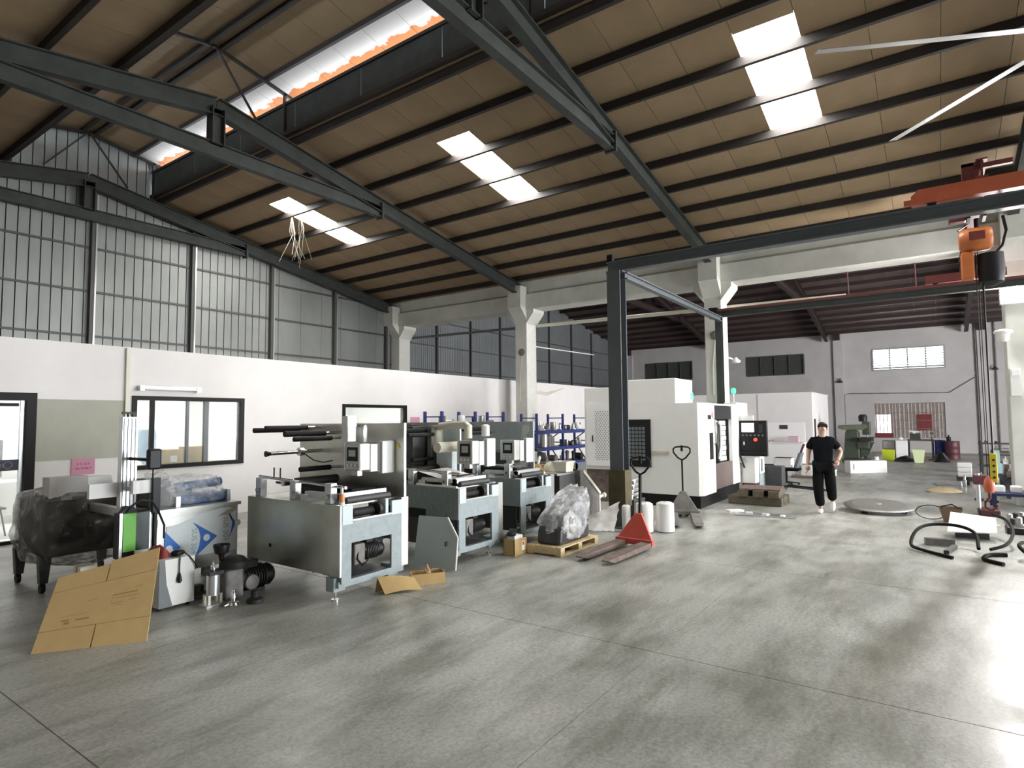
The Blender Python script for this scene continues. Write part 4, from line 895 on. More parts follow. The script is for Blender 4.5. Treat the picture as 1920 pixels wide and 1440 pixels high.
# white access door leaning on press B
wp = empty('access_panel', (5.5, 5.0, 0), 'pale white sheet metal access panel with a cut corner leaning on the blue grey press', 'panel')
def lean(u, v): return (5.44+0.10*v+0.1*(1-u), 4.74+0.60*u, 0.01+0.60*v)
poly = [(0, 0), (1, 0.02), (1, 1.0), (0.3, 1.0), (0.02, 0.62)]
m = MB(); n = len(poly); front_ = [lean(*p) for p in poly]; back_ = [(a+0.02, b+0.004, c) for a, b, c in front_]
m.add(front_+back_, [tuple(range(n)), tuple(range(n, 2*n))[::-1]]+[(i, (i+1)%n, n+(i+1)%n, n+i) for i in range(n)]); m.build('sheet', 'pale_blue', wp)
MB().tube([lean(0, 0), lean(0.02, 0.62)], 0.014, n=6).tube([lean(0.02, 0.62), lean(0.3, 1)], 0.012, n=6).build('folded_edge', 'white_plastic', wp)
MB().box(5.46, 5.5, 4.82, 4.84, 0.3, 0.35).build('latch', 'black_plastic', wp)
# press D: long low grey machine with sloped end
pD = empty('coating_machine', (9.1, 5.7, 0), 'low dark grey machine with a sloped end piece and a heap of sacks on top', 'machine')
MB().prism([(8.35, 0.12), (9.5, 0.12), (9.52, 0.5), (8.98, 0.9), (8.35, 0.9)], 'y', 4.95, 6.6).build('body', 'dark_grey', pD)
e = MB().prism([(8.88, 0.05), (9.56, 0.05), (9.58, 0.52), (9.0, 0.95), (8.88, 0.95)], 'y', 4.86, 4.95).build('end_plate', 'worn_grey_paint', pD)
MB().beam((8.98, 4.855, 0.93), (9.58, 4.855, 0.5), 0.03, 0.05).build('edge_trim', 'cream', e)
MB().box(9.545, 9.585, 4.85, 4.95, 0.02, 0.52).build('end_leg', 'cream', e)
MB().cyl((9.58, 4.9, 0.42), (9.78, 4.9, 0.44), 0.025, n=10).cyl((9.78, 4.9, 0.44), (9.84, 4.9, 0.44), 0.045, n=12).build('crank_shaft', 'cream', e, smooth=40)
MB().cyl((9.0, 5.0, 1.0), (9.0, 6.0, 1.0), 0.06, n=16).build('roller', 'chrome', pD, smooth=40)
MB().cyl((9.3, 5.0, 0.82), (9.3, 6.0, 0.82), 0.06, n=16).build('roller', 'stainless_plain', pD, smooth=40)
MB().box(8.97, 9.35, 5.0, 5.06, 0.6, 1.06).build('bearing_arm', 'grey_steel', pD); MB().box(8.97, 9.35, 5.95, 6.01, 0.6, 1.06).build('bearing_arm', 'grey_steel', pD)
MB().box(8.3, 8.95, 4.96, 6.6, 0.9, 0.93).build('table_top', 'stainless_plain', pD)
for a, b in ((8.4, 5.0), (9.45, 5.0), (8.4, 6.5), (9.45, 6.5)): MB().box(a-0.05, a+0.05, b-0.05, b+0.05, 0, 0.12).build('foot', 'dark_grey', pD)
def heap(nm, lb, cat, cx, cy, z, rx, ry, rz_, m, seed=0, rough=0.25, smooth=60):
    def fn(i, j):
        u, v = i*2-1, j*2-1; d = max(0, 1-(u*u+v*v)**0.75)
        return (cx+u*rx, cy+v*ry, z+rz_*d**0.6*(1+rough*nz(u*2.2+seed, v*2.2, seed))+0.02*abs(nz(u*6, v*6, seed))*(1 if d > 0 else 0))
    return MB().grid(22, 22, fn).add([(cx-rx*0.6, cy-ry*0.6, z), (cx+rx*0.6, cy-ry*0.6, z), (cx+rx*0.6, cy+ry*0.6, z)], [(0, 1, 2)]).thing(nm, m, lb, cat, smooth=smooth)
heap('sack', 'brown burlap sack heaped on the low grey machine', 'sack', 8.61, 6.14, 0.932, 0.30, 0.42, 0.3, 'burlap', 2, 0.3)
heap('sack', 'dark tan cloth bundle on the low grey machine beside the burlap sack', 'cloth', 8.5, 5.52, 0.935, 0.16, 0.15, 0.14, mat('tan_cloth', (0.42, 0.27, 0.08), rough=0.9, var=0.3, scale=8), 5, 0.4)
heap('rag', 'cream rag on the low grey machine beside the plastic tub', 'cloth', 8.78, 5.38, 0.935, 0.11, 0.14, 0.14, 'tub_plastic', 9, 0.5)
tb_ = empty('plastic_tub', (8.72, 5.08, 0.935), 'square cream plastic tub on the edge of the low grey machine', 'tub')
MB().add([(8.6,4.97,0.936),(8.82,4.97,0.936),(8.82,5.19,0.936),(8.6,5.19,0.936),(8.57,4.95,1.1),(8.85,4.95,1.1),(8.85,5.21,1.1),(8.57,5.21,1.1),(8.59,4.97,1.1),(8.83,4.97,1.1),(8.83,5.19,1.1),(8.59,5.19,1.1),(8.61,4.98,0.95),(8.81,4.98,0.95),(8.81,5.18,0.95),(8.61,5.18,0.95)],
         [(0,1,2,3),(0,1,5,4),(1,2,6,5),(2,3,7,6),(3,0,4,7),(4,5,9,8),(5,6,10,9),(6,7,11,10),(7,4,8,11),(8,9,13,12),(9,10,14,13),(10,11,15,14),(11,8,12,15),(12,13,14,15)]).build('bowl', 'tub_plastic', tb_)
MB().box(8.56, 8.86, 4.94, 4.955, 1.085, 1.11).box(8.56, 8.86, 5.205, 5.22, 1.085, 1.11).box(8.555, 8.57, 4.94, 5.22, 1.085, 1.11).box(8.85, 8.865, 4.94, 5.22, 1.085, 1.11).build('rim', 'white_plastic', tb_)
MB().obox((8.78, 5.62, 1.07), (0.12, 0.02, 0.2), (0.2, 0.3, 0.4)).obox((8.78, 5.62, 0.961), (0.08, 0.08, 0.05), (0, 0, 0.4)).thing('sign_card', 'white_paper', 'small white card standing among the rags on the low grey machine', 'card')
mo_ = empty('motor_clump', (9.3, 6.3, 0.0), 'dark greasy motor standing behind the low grey machine', 'motor')
geared_motor(mo_, 9.8, 6.4, 1.05, 1.3); MB().box(9.55, 10.1, 6.2, 6.6, 0, 0.9).build('stand', 'rust_steel', mo_)
# ================================================================ LEFT GROUP
# flattened carton leaning in front of the left machines
cb = empty('flattened_carton', (2.1, 5.7, 0), 'large flattened brown carton leaning upright on the floor', 'cardboard')
BL, BR, TR, TL_ = Vector((1.75, 5.86, 0.0)), Vector((2.39, 5.39, 0.0)), Vector((2.70, 5.88, 0.655)), Vector((1.93, 6.06, 0.655))
# twist slightly out of plane is flattened onto the plane of three corners
_n = (BR-BL).cross(TR-BL).normalized(); TL_ = TL_-_n*_n.dot(TL_-BL)
def cbp(u, v, d=0.0):
    a = BL.lerp(BR, u); b = TL_.lerp(TR, u); p = a.lerp(b, v)
    nn = (BR-BL).cross(TL_-BL).normalized(); return p-nn*d*-1
def cbq(u0, u1, v0, v1, d, t, nm, m, par):
    q = [cbp(u0, v0, d), cbp(u1, v0, d), cbp(u1, v1, d), cbp(u0, v1, d)]; q2 = [cbp(u0, v0, d+t), cbp(u1, v0, d+t), cbp(u1, v1, d+t), cbp(u0, v1, d+t)]
    return MB().add(q+q2, [(0,1,2,3),(7,6,5,4),(0,4,5,1),(1,5,6,2),(2,6,7,3),(3,7,4,0)]).build(nm, m, par)
cbq(0, 1, 0.255, 0.745, -0.02, 0.02, 'front_face', 'cardboard', cb)
for u0, u1 in ((0.0, 0.495), (0.505, 1.0)):
    cbq(u0, u1, 0.0, 0.25, -0.02, 0.02, 'lower_flap', 'cardboard', cb); cbq(u0+0.0, u1, 0.75, 1.0 if u0 else 0.965, -0.02, 0.02, 'upper_flap', 'cardboard', cb)
cbq(0.01, 0.99, 0.02, 0.97, -0.03, 0.008, 'back_face', 'cardboard_edge', cb)
pr = MB(); rr = random.Random(8)
for u0, u1, v0, v1 in ((0.60, 0.84, 0.545, 0.56), (0.80, 0.88, 0.60, 0.606), (0.62, 0.86, 0.51, 0.517), (0.60, 0.72, 0.455, 0.462), (0.62, 0.70, 0.43, 0.436), (0.76, 0.84, 0.465, 0.47), (0.6, 0.605, 0.46, 0.55), (0.36, 0.46, 0.545, 0.55), (0.15, 0.40, 0.40, 0.404), (0.17, 0.24, 0.34, 0.36), (0.3, 0.42, 0.33, 0.35), (0.2, 0.25, 0.3, 0.33)):
    q = [cbp(u0, v0, 0.0006), cbp(u1, v0, 0.0006), cbp(u1, v1, 0.0006), cbp(u0, v1, 0.0006)]; pr.add(q, [(0, 1, 2, 3)])
pr.build('faded_print', 'cardboard_print', cb)
# white cabinet behind it, with plug and red bag on top
wc = empty('small_cabinet', (2.98, 6.3, 0), 'small white cabinet with a grey side and a black plug hanging over it', 'cabinet')
MB().box(2.8, 3.14, 6.1, 6.55, 0.03, 0.48).build('body', 'white_enamel', wc, bevel=0.006)
MB().prism([(2.8, 0.03), (2.93, 0.03), (2.87, 0.25), (2.85, 0.48), (2.8, 0.48)], 'y', 6.094, 6.1).build('grey_swoosh', 'grey_steel', wc)
for a in (2.83, 3.1): MB().cyl((a, 6.15, 0), (a, 6.15, 0.03), 0.02, n=8).cyl((a, 6.5, 0), (a, 6.5, 0.03), 0.02, n=8).build('caster', 'black_plastic', wc)
pg = empty('power_plug', (3.02, 6.15, 0.48), 'black plug and cable draped over the small white cabinet', 'plug')
MB().ell((3.02, 6.2, 0.511), (0.07, 0.05, 0.032), 12, 6).build('adapter', 'black_plastic', pg, smooth=60)
MB().tube([(2.99, 6.18, 0.52), (2.99, 6.09, 0.49), (2.985, 6.085, 0.42), (2.985, 6.085, 0.32)], 0.006, n=6).build('cable', 'black_plastic', pg)
MB().tube([(3.06, 6.18, 0.52), (3.08, 6.09, 0.48), (3.12, 6.08, 0.42), (3.15, 6.07, 0.36)], 0.006, n=6).build('cable', 'black_plastic', pg)
MB().lathe([(0.008, 0.1), (0.02, 0.05), (0.024, 0.02), (0.01, 0.0)], (2.985, 6.085, 0.24), 10).build('plug_head', 'black_plastic', pg, smooth=40)
heap('red_bag', 'crumpled dark red plastic bag on the small white cabinet', 'bag', 2.9, 6.35, 0.48, 0.1, 0.16, 0.1, mat('red_bag_film', (0.30, 0.05, 0.05), rough=0.35, var=0.4, scale=9), 3, 0.5)
# pneumatic cylinder, filter and gear motor on the floor
pc = empty('air_cylinder', (3.22, 5.9, 0), 'silver air cylinder standing on a flat base plate', 'cylinder')
MB().box(3.12, 3.29, 5.82, 5.98, 0, 0.02).build('base_plate', 'aluminium', pc)
for a, b in ((3.16, 5.86), (3.28, 5.86), (3.16, 5.94), (3.28, 5.94)): MB().box(a-0.012, a+0.012, b-0.012, b+0.012, 0.02, 0.11).build('spacer', 'cream', pc)
MB().cyl((3.22, 5.9, 0.1), (3.22, 5.9, 0.3), 0.062, n=22).build('barrel', 'aluminium', pc, smooth=40)
MB().box(3.15, 3.29, 5.83, 5.97, 0.3, 0.335).build('head_plate', 'cast_iron', pc, bevel=0.004)
MB().cyl((3.22, 5.9, 0.335), (3.22, 5.9, 0.37), 0.022, n=12).cyl((3.22, 5.9, 0.37), (3.22, 5.9, 0.42), 0.012, n=10).build('rod', 'chrome', pc, smooth=40)
vl = empty('valve', (3.33, 5.72, 0), 'small chrome valve with a black flange lying on the floor', 'valve')
MB().lathe([(0.055, 0.0), (0.06, 0.01), (0.05, 0.035), (0.025, 0.04), (0.025, 0.12), (0.018, 0.13), (0.012, 0.15)], (3.33, 5.72, 0.0), 18).build('body', 'chrome', vl, smooth=40)
MB().tube([(3.29, 5.72, 0.02), (3.24, 5.72, 0.014), (3.2, 5.74, 0.012)], 0.012, n=8).build('pipe', 'chrome', vl)
gm_ = empty('gear_motor', (3.5, 6.0, 0), 'big dark greasy gear motor with a cup shaped inlet on the floor', 'motor')
geared_motor(gm_, 3.56, 6.0, 0.16, 1.3)
MB().lathe([(0.13, 0.0), (0.14, 0.02), (0.14, 0.1), (0.1, 0.14), (0.05, 0.16)], (3.5, 6.02, 0.26), 18).build('upper_housing', 'cast_iron', gm_, smooth=40)
MB().lathe([(0.02, 0.0), (0.03, 0.06), (0.065, 0.08), (0.082, 0.16), (0.08, 0.165), (0.06, 0.1), (0.0, 0.09)], (3.39, 6.06, 0.38), 18).build('inlet_cup', 'black_plastic', gm_, smooth=40)
MB().lathe([(0.02, 0.0), (0.075, 0.01), (0.08, 0.05), (0.06, 0.07), (0.0, 0.075)], (3.62, 5.85, 0.14), 18, 'y').build('flange', 'worn_grey_paint', gm_, smooth=40)
MB().box(3.36, 3.8, 5.92, 6.12, 0.0, 0.05).build('foot_plate', 'cast_iron', gm_)
for q, (a, b, s, lb) in enumerate(((3.28, 6.3, 0.11, 'dark steel elbow casting lying beside the small white cabinet'), (3.5, 5.62, 0.08, 'flat black casting lying in front of the gear motor'))):
    MB().lathe([(0.03, 0.0), (s, 0.01), (s, 0.04), (s*0.5, 0.06), (s*0.5, 0.12), (s*0.2, 0.13)], (a, b, 0.0), 14).thing('casting', 'cast_iron', lb, 'casting', smooth=40)

# machine A: film covered sheet metal cabinet with wrapped top
mA = empty('wrapped_machine', (3.65, 7.4, 0), 'machine cabinet in blue printed protective film with clear plastic wrapped over its top', 'machine')
MB().box(3.19, 4.12, 7.02, 7.7, 0.12, 0.8).build('cabinet', 'stainless_plain', mA)
fp = MB().prism([(3.26, 0.28), (4.10, 0.26), (4.10, 0.75), (3.98, 0.79), (3.62, 0.745), (3.55, 0.70), (3.42, 0.655), (3.29, 0.645)], 'y', 7.012, 7.02).build('protective_film', mat('film_white', (0.72, 0.78, 0.79), rough=0.4, var=0.06, scale=3), mA)
MB().prism([(3.66, 0.755), (3.19, 0.735), (3.19, 0.655), (3.4, 0.655), (3.55, 0.70)], 'y', 7.008, 7.012).build('bare_patch', 'stainless_plain', fp)
MB().prism([(3.86, 0.69), (4.0, 0.75), (4.09, 0.77), (4.09, 0.74), (4.0, 0.69)], 'y', 7.006, 7.012).build('bare_patch', 'stainless_plain', fp)
def emblem(cx, cz, s, cut=None):
    tip = [(cx-0.19*s, cz+0.26*s), (cx+0.19*s, cz+0.0*s), (cx-0.15*s, cz-0.27*s), (cx-0.09*s, cz-0.12*s), (cx-0.07*s, cz+0.02*s), (cx-0.10*s, cz+0.14*s)]
    if cut: tip = [(min(max(a, cut[0]), cut[1]), b) for a, b in tip]
    MB().prism(tip, 'y', 7.007, 7.011).build('emblem', 'blue_film', fp)
    MB().cyl((cx+0.02*s, 7.003, cz+0.0*s), (cx+0.02*s, 7.007, cz+0.0*s), 0.052*s, n=18).build('emblem_dot', 'film_white', fp)
emblem(3.72, 0.46, 0.75); emblem(3.30, 0.40, 0.75, (3.27, 3.5)); emblem(4.10, 0.58, 0.72, (3.9, 4.095))
for cx, cz in ((3.59, 0.44), (3.965, 0.53)):
    me = text_mesh('SUS 304', 0.085); me.materials.clear(); me.materials.append(mat('film_print', (0.33, 0.48, 0.55), rough=0.5)); inst(me, 'lettering', (cx, 7.009, cz), fp, (R(90), R(90), 0))
MB().box(3.19, 4.14, 6.98, 7.7, 0.8, 0.84).build('top_edge', 'stainless_plain', mA)
for a, b in ((3.25, 7.1), (4.05, 7.1), (3.25, 7.6), (4.05, 7.6)): MB().box(a-0.04, a+0.04, b-0.04, b+0.04, -0.109, 0.12).build('foot', 'dark_grey', mA)
MB().box(3.5, 4.08, 7.2, 7.7, 0.84, 0.95).build('blue_table', 'blue_part', mA, bevel=0.01)
MB().box(3.45, 3.5, 7.15, 7.3, 0.84, 0.95).box(4.06, 4.1, 7.15, 7.3, 0.84, 0.98).build('support_block', 'aluminium', mA)
MB().cyl((3.55, 7.4, 1.03), (4.1, 7.4, 1.06), 0.055, n=16).build('roller', 'blue_part', mA, smooth=40)
MB().box(3.2, 3.44, 7.25, 7.7, 0.84, 1.15).build('gear_case', 'dark_grey', mA, bevel=0.02)
def boxy(d, k=0.55): return (1/max(abs(d.x), abs(d.y), abs(d.z)))**k
def wrapfn(cx, cy, z, rx, ry, rz_, seed, amp=0.18):
    return MB().ell((cx, cy, z), (rx, ry, rz_), 56, 34, lambda d: boxy(d)*0.88*(1+amp*nz(d.x*2.3+seed, d.y*2.3, d.z*2.3)+0.10*(0.5-abs(nz(d.x*5, d.y*5+seed, d.z*5)))))
wrapfn(3.64, 7.42, 0.99, 0.48, 0.30, 0.20, 4).build('plastic_wrap', 'wrap_film', mA, smooth=70)
wrapfn(3.37, 7.38, 1.0, 0.14, 0.2, 0.26, 8).build('plastic_wrap', 'wrap_film', mA, smooth=70)

mA.scale = (0.943,)*3; mA.location = (3.65*0.943, 7.4*0.943, 1.8-1.8*0.943)
# left machine: dark wrapped body, aluminium column, control box
lm = empty('rewinding_machine', (2.85, 8.1, 0), 'dark plastic wrapped rewinding machine with a tall aluminium column', 'machine')
MB().box(2.42, 3.25, 7.8, 8.65, 0.36, 0.96).build('body', 'black_plastic', lm, bevel=0.03)
wrapfn(2.84, 8.22, 0.66, 0.60, 0.66, 0.50, 12, 0.08).build('plastic_wrap', 'wrap_film_dark', lm, smooth=70)
for a in (2.42, 3.25):
    for b in (7.85, 8.6):
        lg = MB().prism([(a-0.05, 0.4), (a+0.07, 0.4), (a+0.04, 0.1), (a-0.03, 0.1)], 'y', b-0.04, b+0.04).build('leg', 'dark_grey', lm)
        MB().cyl((a-0.02, b, 0.05), (a+0.02, b, 0.05), 0.05, n=16).box(a-0.025, a+0.025, b-0.02, b+0.02, 0.05, 0.11).build('caster', 'black_plastic', lg)
cl = MB().box(3.02, 3.18, 7.52, 7.62, 0.35, 1.87).build('column', 'aluminium', lm)
for q in range(4): MB().box(3.03+0.04*q, 3.038+0.04*q, 7.514, 7.52, 0.4, 1.86).build('column_groove', 'grey_steel', cl)
MB().cyl((3.09, 7.57, 1.87), (3.09, 7.57, 1.91), 0.012, n=8).box(3.03, 3.15, 7.555, 7.585, 1.905, 1.93).build('clamp_handle', 'black_plastic', cl)
MB().box(3.14, 3.18, 7.56, 7.6, 1.87, 1.93).build('end_bracket', 'black_plastic', cl)
MB().box(2.74, 3.02, 7.6, 7.66, 0.97, 1.13).build('tray', 'white_plastic', lm); MB().box(3.18, 3.4, 7.6, 7.66, 0.98, 1.13).build('tray', 'white_plastic', lm)
MB().box(2.42, 2.78, 7.75, 7.95, 1.0, 1.22).build('side_bracket', 'grey_plaster', lm); MB().box(2.78, 3.02, 7.75, 7.95, 1.02, 1.2).build('side_bracket', 'white_plastic', lm)
MB().box(2.5, 2.6, 7.66, 7.72, 0.98, 1.02).build('clamp', 'black_plastic', lm)
spk = MB().box(3.25, 3.4, 7.4, 7.48, 1.26, 1.5).build('display_box', 'black_plastic', lm, bevel=0.02)
MB().tube([(3.2, 7.55, 1.38), (3.25, 7.45, 1.38)], 0.014, n=8).build('display_arm', 'black_plastic', spk)
MB().tube([(3.32, 7.44, 1.26), (3.32, 7.45, 1.0), (3.33, 7.46, 0.75)], 0.008, n=6).build('display_cable', 'black_plastic', spk)
MB().box(3.38, 3.46, 7.55, 7.62, 0.75, 1.15).build('cable_chain', 'black_plastic', lm)
gp = MB().box(2.96, 3.32, 7.42, 7.52, 0.3, 0.8).build('drive_housing', 'black_plastic', lm)
MB().box(2.97, 3.0, 7.40, 7.42, 0.3, 0.8).build('housing_edge', 'aluminium', gp); MB().box(3.28, 3.31, 7.4, 7.42, 0.3, 0.8).build('housing_edge', 'aluminium', gp)
MB().box(3.01, 3.14, 7.405, 7.42, 0.37, 0.79).build('green_face', 'green_panel', gp, label='bright green cover')
MB().box(3.14, 3.28, 7.405, 7.42, 0.37, 0.79).build('dark_face', mat('dark_green', (0.01, 0.03, 0.025), rough=0.25), gp)
MB().box(3.13, 3.28, 7.39, 7.42, 0.3, 0.37).build('terminal_strip', 'cream', gp)
MB().tube([(3.05, 7.45, 0.8), (3.08, 7.42, 0.86), (3.18, 7.4, 0.93), (3.3, 7.4, 0.9), (3.38, 7.42, 0.78), (3.46, 7.44, 0.6), (3.46, 7.44, 0.45)], 0.012, n=8).build('power_lead', 'black_plastic', lm)
MB().prism([(2.98, 0.8), (3.16, 0.8), (3.12, 0.86), (3.06, 0.87)], 'y', 7.42, 7.5).build('gland', 'black_plastic', gp)
# the column assembly stands a little in front of the wrapped body
def _shift(o, k, loc):
    for v in o.data.vertices:
        w = v.co+loc; w2 = Vector((w.x*k, w.y*k, 1.8+(w.z-1.8)*k)); v.co = w2-loc
    for c_ in o.children: _shift(c_, k, loc)
for o in list(lm.children):
    nm_ = o.name.split('.')[0]; right_ = max(v.co.x for v in o.data.vertices) > 0.4
    if nm_ in ('display_box', 'cable_chain', 'power_lead') or (nm_ == 'tray' and right_): _shift(o, 0.862, Vector(lm['_o']))   # hangs clear in front of the film covered cabinet
    elif nm_ in ('column', 'tray', 'drive_housing', 'clamp'): _shift(o, 0.905, Vector(lm['_o']))
MB().box(2.78, 2.84, 6.56, 6.83, 1.11, 1.15).build('tray_bracket', 'aluminium', lm); MB().box(2.80, 2.83, 6.40, 6.83, 1.42, 1.45).build('display_bracket', 'black_plastic', lm)
MB().box(2.70, 2.99, 6.73, 6.80, 0, 0.45).build('housing_foot', 'dark_grey', lm); MB().box(2.76, 2.84, 6.88, 7.86, 0.84, 0.92).build('link_arm', 'aluminium', lm)
carton('carton', 'greyish white block under the dark wrapped rewinding machine', 2.45, 2.6, 6.95, 7.12, 0.15, 0.38, m='cream')
MB().box(2.42, 2.64, 6.9, 7.16, 0.0, 0.15).thing('floor_block', 'dark_grey', 'dark block under the greyish white block beside the rewinding machine', 'block')
# cardboard off-cuts and tray by press A
co = empty('cardboard_scrap', (4.6, 4.75, 0), 'bent brown cardboard flap on the floor in front of the stainless press', 'cardboard')
MB().grid(10, 4, lambda u, v: (4.40+0.34*u, 4.72-0.2*u+0.12*v, 0.005+0.16*v*(1-0.3*u)+0.02*math.sin(u*3))).build('flap', 'cardboard', co)
MB().grid(6, 4, lambda u, v: (4.40+0.34*u, 4.72-0.2*u+0.12+0.03*v, 0.16*(1-0.3*u)*(1-v)+0.005)).build('flap', 'cardboard_edge', co)
tr_ = empty('cardboard_tray', (4.95, 4.72, 0), 'shallow brown cardboard tray filled with crumpled paper and parts', 'tray')
t0 = [(4.78, 4.72), (5.10, 4.52), (5.20, 4.66), (4.90, 4.86)]
for i in range(4):
    a, b = t0[i], t0[(i+1) % 4]; MB().beam((*a, 0.06), (*b, 0.06), 0.008, 0.12).build('tray_side', 'cardboard', tr_)
MB().prism(t0, 'z', 0.001, 0.006).build('tray_base', 'cardboard_edge', tr_)
heap('crumpled_paper', 'crumpled brown packing paper in the cardboard tray', 'paper', 4.995, 4.69, 0.007, 0.06, 0.06, 0.17, mat('kraft', (0.45, 0.28, 0.13), rough=0.9, var=0.3, scale=14), 6, 0.25)
bxx = empty('parts_box', (6.72, 4.68, 0), 'open brown carton with a white label and parcels inside beside the blue grey press', 'box')
MB().box(6.57, 6.87, 4.6, 4.78, 0, 0.01).box(6.57, 6.87, 4.6, 4.608, 0.01, 0.21).box(6.57, 6.87, 4.772, 4.78, 0.01, 0.21).box(6.57, 6.578, 4.6, 4.78, 0.01, 0.21).box(6.862, 6.87, 4.6, 4.78, 0.01, 0.21).build('body', 'cardboard', bxx)
MB().box(6.74, 6.81, 4.597, 4.6, 0.05, 0.17).build('paper_label', 'white_paper', bxx); MB().box(6.755, 6.795, 4.5955, 4.597, 0.12, 0.16).build('label_mark', 'red_paint', bxx)
MB().box(6.62, 6.82, 4.63, 4.75, 0.01, 0.25).thing('parcel', 'white_paper', 'white parcel sticking out of the open parts carton', 'parcel', bevel=0.01)
MB().lathe([(0.06, 0), (0.07, 0.02), (0.05, 0.05), (0.03, 0.05), (0.0, 0.04)], (6.64, 4.7, 0.25), 14).thing('black_ring', 'black_plastic', 'black ring lying on the parcel in the parts carton', 'ring', smooth=40)
# ================================================================ PALLET, JACKS, ROLLS
pal = empty('pallet', (7.38, 4.33, 0), 'pale pine pallet under the plastic wrapped machine', 'pallet')
for q in range(5):
    MB().box(6.86+0.0, 7.92, 4.06+0.11*q, 4.06+0.11*q+0.09, 0.1, 0.118).build('deck_board', 'pine', pal)
for xx in (6.86, 7.34, 7.82): MB().box(xx, xx+0.1, 4.06, 4.59, 0.018, 0.1).build('stringer', 'pine', pal)
for yy in (4.06, 4.5): MB().box(6.86, 7.92, yy, yy+0.09, 0, 0.018).build('bottom_board', 'pine', pal)
wl = empty('wrapped_load', (7.4, 4.32, 0.118), 'bulky machine part wrapped in clear and grey plastic on the pallet', 'load')
def lump(cx, cy, z0, rx, ry, rz_, seed, amp=0.12, sl=0.0):
    m = MB().ell((cx, cy, z0+rz_), (rx, ry, rz_), 44, 26, lambda d: (1+amp*nz(d.x*2+seed, d.y*2, d.z*2)+0.06*nz(d.x*6+seed, d.y*6, d.z*6)))
    m.v = [(x, y, max(z0, z0+(z-z0)*(1+sl*(x-cx)/rx))) for x, y, z in m.v]
    return m
MB().prism([(6.95, 0.119), (7.78, 0.119), (7.8, 0.5), (7.6, 0.66), (7.35, 0.62), (6.98, 0.32)], 'y', 4.12, 4.5).build('core', mat('load_core', (0.05, 0.05, 0.055), rough=0.35, var=0.5, scale=6), wl, bevel=0.04)
MB().cyl((7.3, 4.1, 0.36), (7.3, 4.14, 0.36), 0.14, n=20).build('flange', 'stainless_plain', wl, smooth=40)
def wrapshape(d):
    k = boxy(d, 0.6)*0.86
    return k*(1+0.10*nz(d.x*2+3, d.y*2, d.z*2)+0.16*(0.45-abs(nz(d.x*4.2, d.y*4.2+7, d.z*4.2)))+0.05*nz(d.x*11, d.y*11, d.z*11))
m = MB().ell((7.40, 4.31, 0.42), (0.48, 0.255, 0.32), 64, 40, wrapshape)
m.v = [(x, y, max(0.12, 0.12+(z-0.12)*(1+0.42*(x-7.4)/0.5))) for x, y, z in m.v]
m.build('plastic_wrap', 'wrap_film_light', wl, smooth=50)

def jack(lb, loc, rz, body, fork, handle, hh=1.22):
    J = empty('pallet_jack', loc, lb, 'pallet jack', 'hand pallet jacks', rz)
    B = lambda m, n, mt, **k: m.build(n, mt, k.pop('p', J), local=True, **k)
    for s in (-1, 1):
        f = MB(); yc = 0.19*s
        f.add([(-1.15,yc-0.05,0.05),(-1.15,yc+0.05,0.05),(-1.05,yc+0.08,0.085),(-1.05,yc-0.08,0.085),(0.02,yc+0.08,0.1),(0.02,yc-0.08,0.1),(-1.15,yc-0.05,0.065),(-1.15,yc+0.05,0.065),(-1.05,yc+0.08,0.025),(-1.05,yc-0.08,0.025),(0.02,yc+0.08,0.03),(0.02,yc-0.08,0.03)],
              [(6,7,2,3),(3,2,4,5),(0,1,7,6),(0,9,8,1),(9,11,10,8),(1,8,2,7),(8,10,4,2),(0,6,3,9),(9,3,5,11),(4,10,11,5)])
        fo = B(f, 'fork', fork, bevel=0.006)
        B(MB().cyl((-0.95, yc-0.04, 0.035), (-0.95, yc+0.04, 0.035), 0.035, n=14), 'fork_roller', 'black_plastic', p=fo, smooth=40)
    # triangular body plate leaning back over the pump
    B(MB().add([(0.0,-0.28,0.1),(0.0,0.28,0.1),(0.14,0.05,0.46),(0.14,-0.05,0.46),(0.05,-0.28,0.1),(0.05,0.28,0.1),(0.19,0.05,0.46),(0.19,-0.05,0.46)], [(0,1,2,3),(7,6,5,4),(0,4,5,1),(1,5,6,2),(2,6,7,3),(3,7,4,0)]), 'body_plate', body, bevel=0.01)
    B(MB().box(-0.02, 0.06, -0.28, 0.28, 0.05, 0.13), 'cross_member', body, bevel=0.006)
    B(MB().cyl((0.2, 0, 0.1), (0.2, 0, 0.42), 0.06, n=16), 'pump', body, smooth=40)
    for s in (-1, 1): B(MB().cyl((0.2, 0.03*s, 0.085), (0.2, 0.085*s, 0.085), 0.085, n=18), 'steer_wheel', 'black_plastic', smooth=40)
    h = B(MB().beam((0.2, 0, 0.4), (0.24, 0, hh-0.22), 0.045, 0.03, up=(0, 1, 0)), 'handle_shaft', handle)
    lp = [(0.24, 0.0, hh-0.24), (0.24, 0.07, hh-0.2), (0.245, 0.15, hh-0.1), (0.245, 0.15, hh-0.03), (0.245, 0.11, hh), (0.245, 0.0, hh+0.01), (0.245, -0.11, hh), (0.245, -0.15, hh-0.03), (0.245, -0.15, hh-0.1), (0.24, -0.07, hh-0.2)]
    B(MB().tube(lp, 0.016, n=8, closed=True), 'handle_loop', handle, p=h, smooth=60)
    B(MB().box(0.23, 0.26, -0.02, 0.02, hh-0.08, hh+0.03), 'release_lever', handle, p=h)
    return J
jack('red hand pallet jack with worn brown forks beside the pallet', (7.92, 3.50, 0), R(-3), 'red_paint', 'rust_steel', 'black_plastic', 1.24)
jack('worn grey hand pallet jack parked at the machining centre', (10.78, 3.78, 0), R(21.7), 'worn_grey_paint', 'worn_grey_paint', 'black_plastic', 1.27)

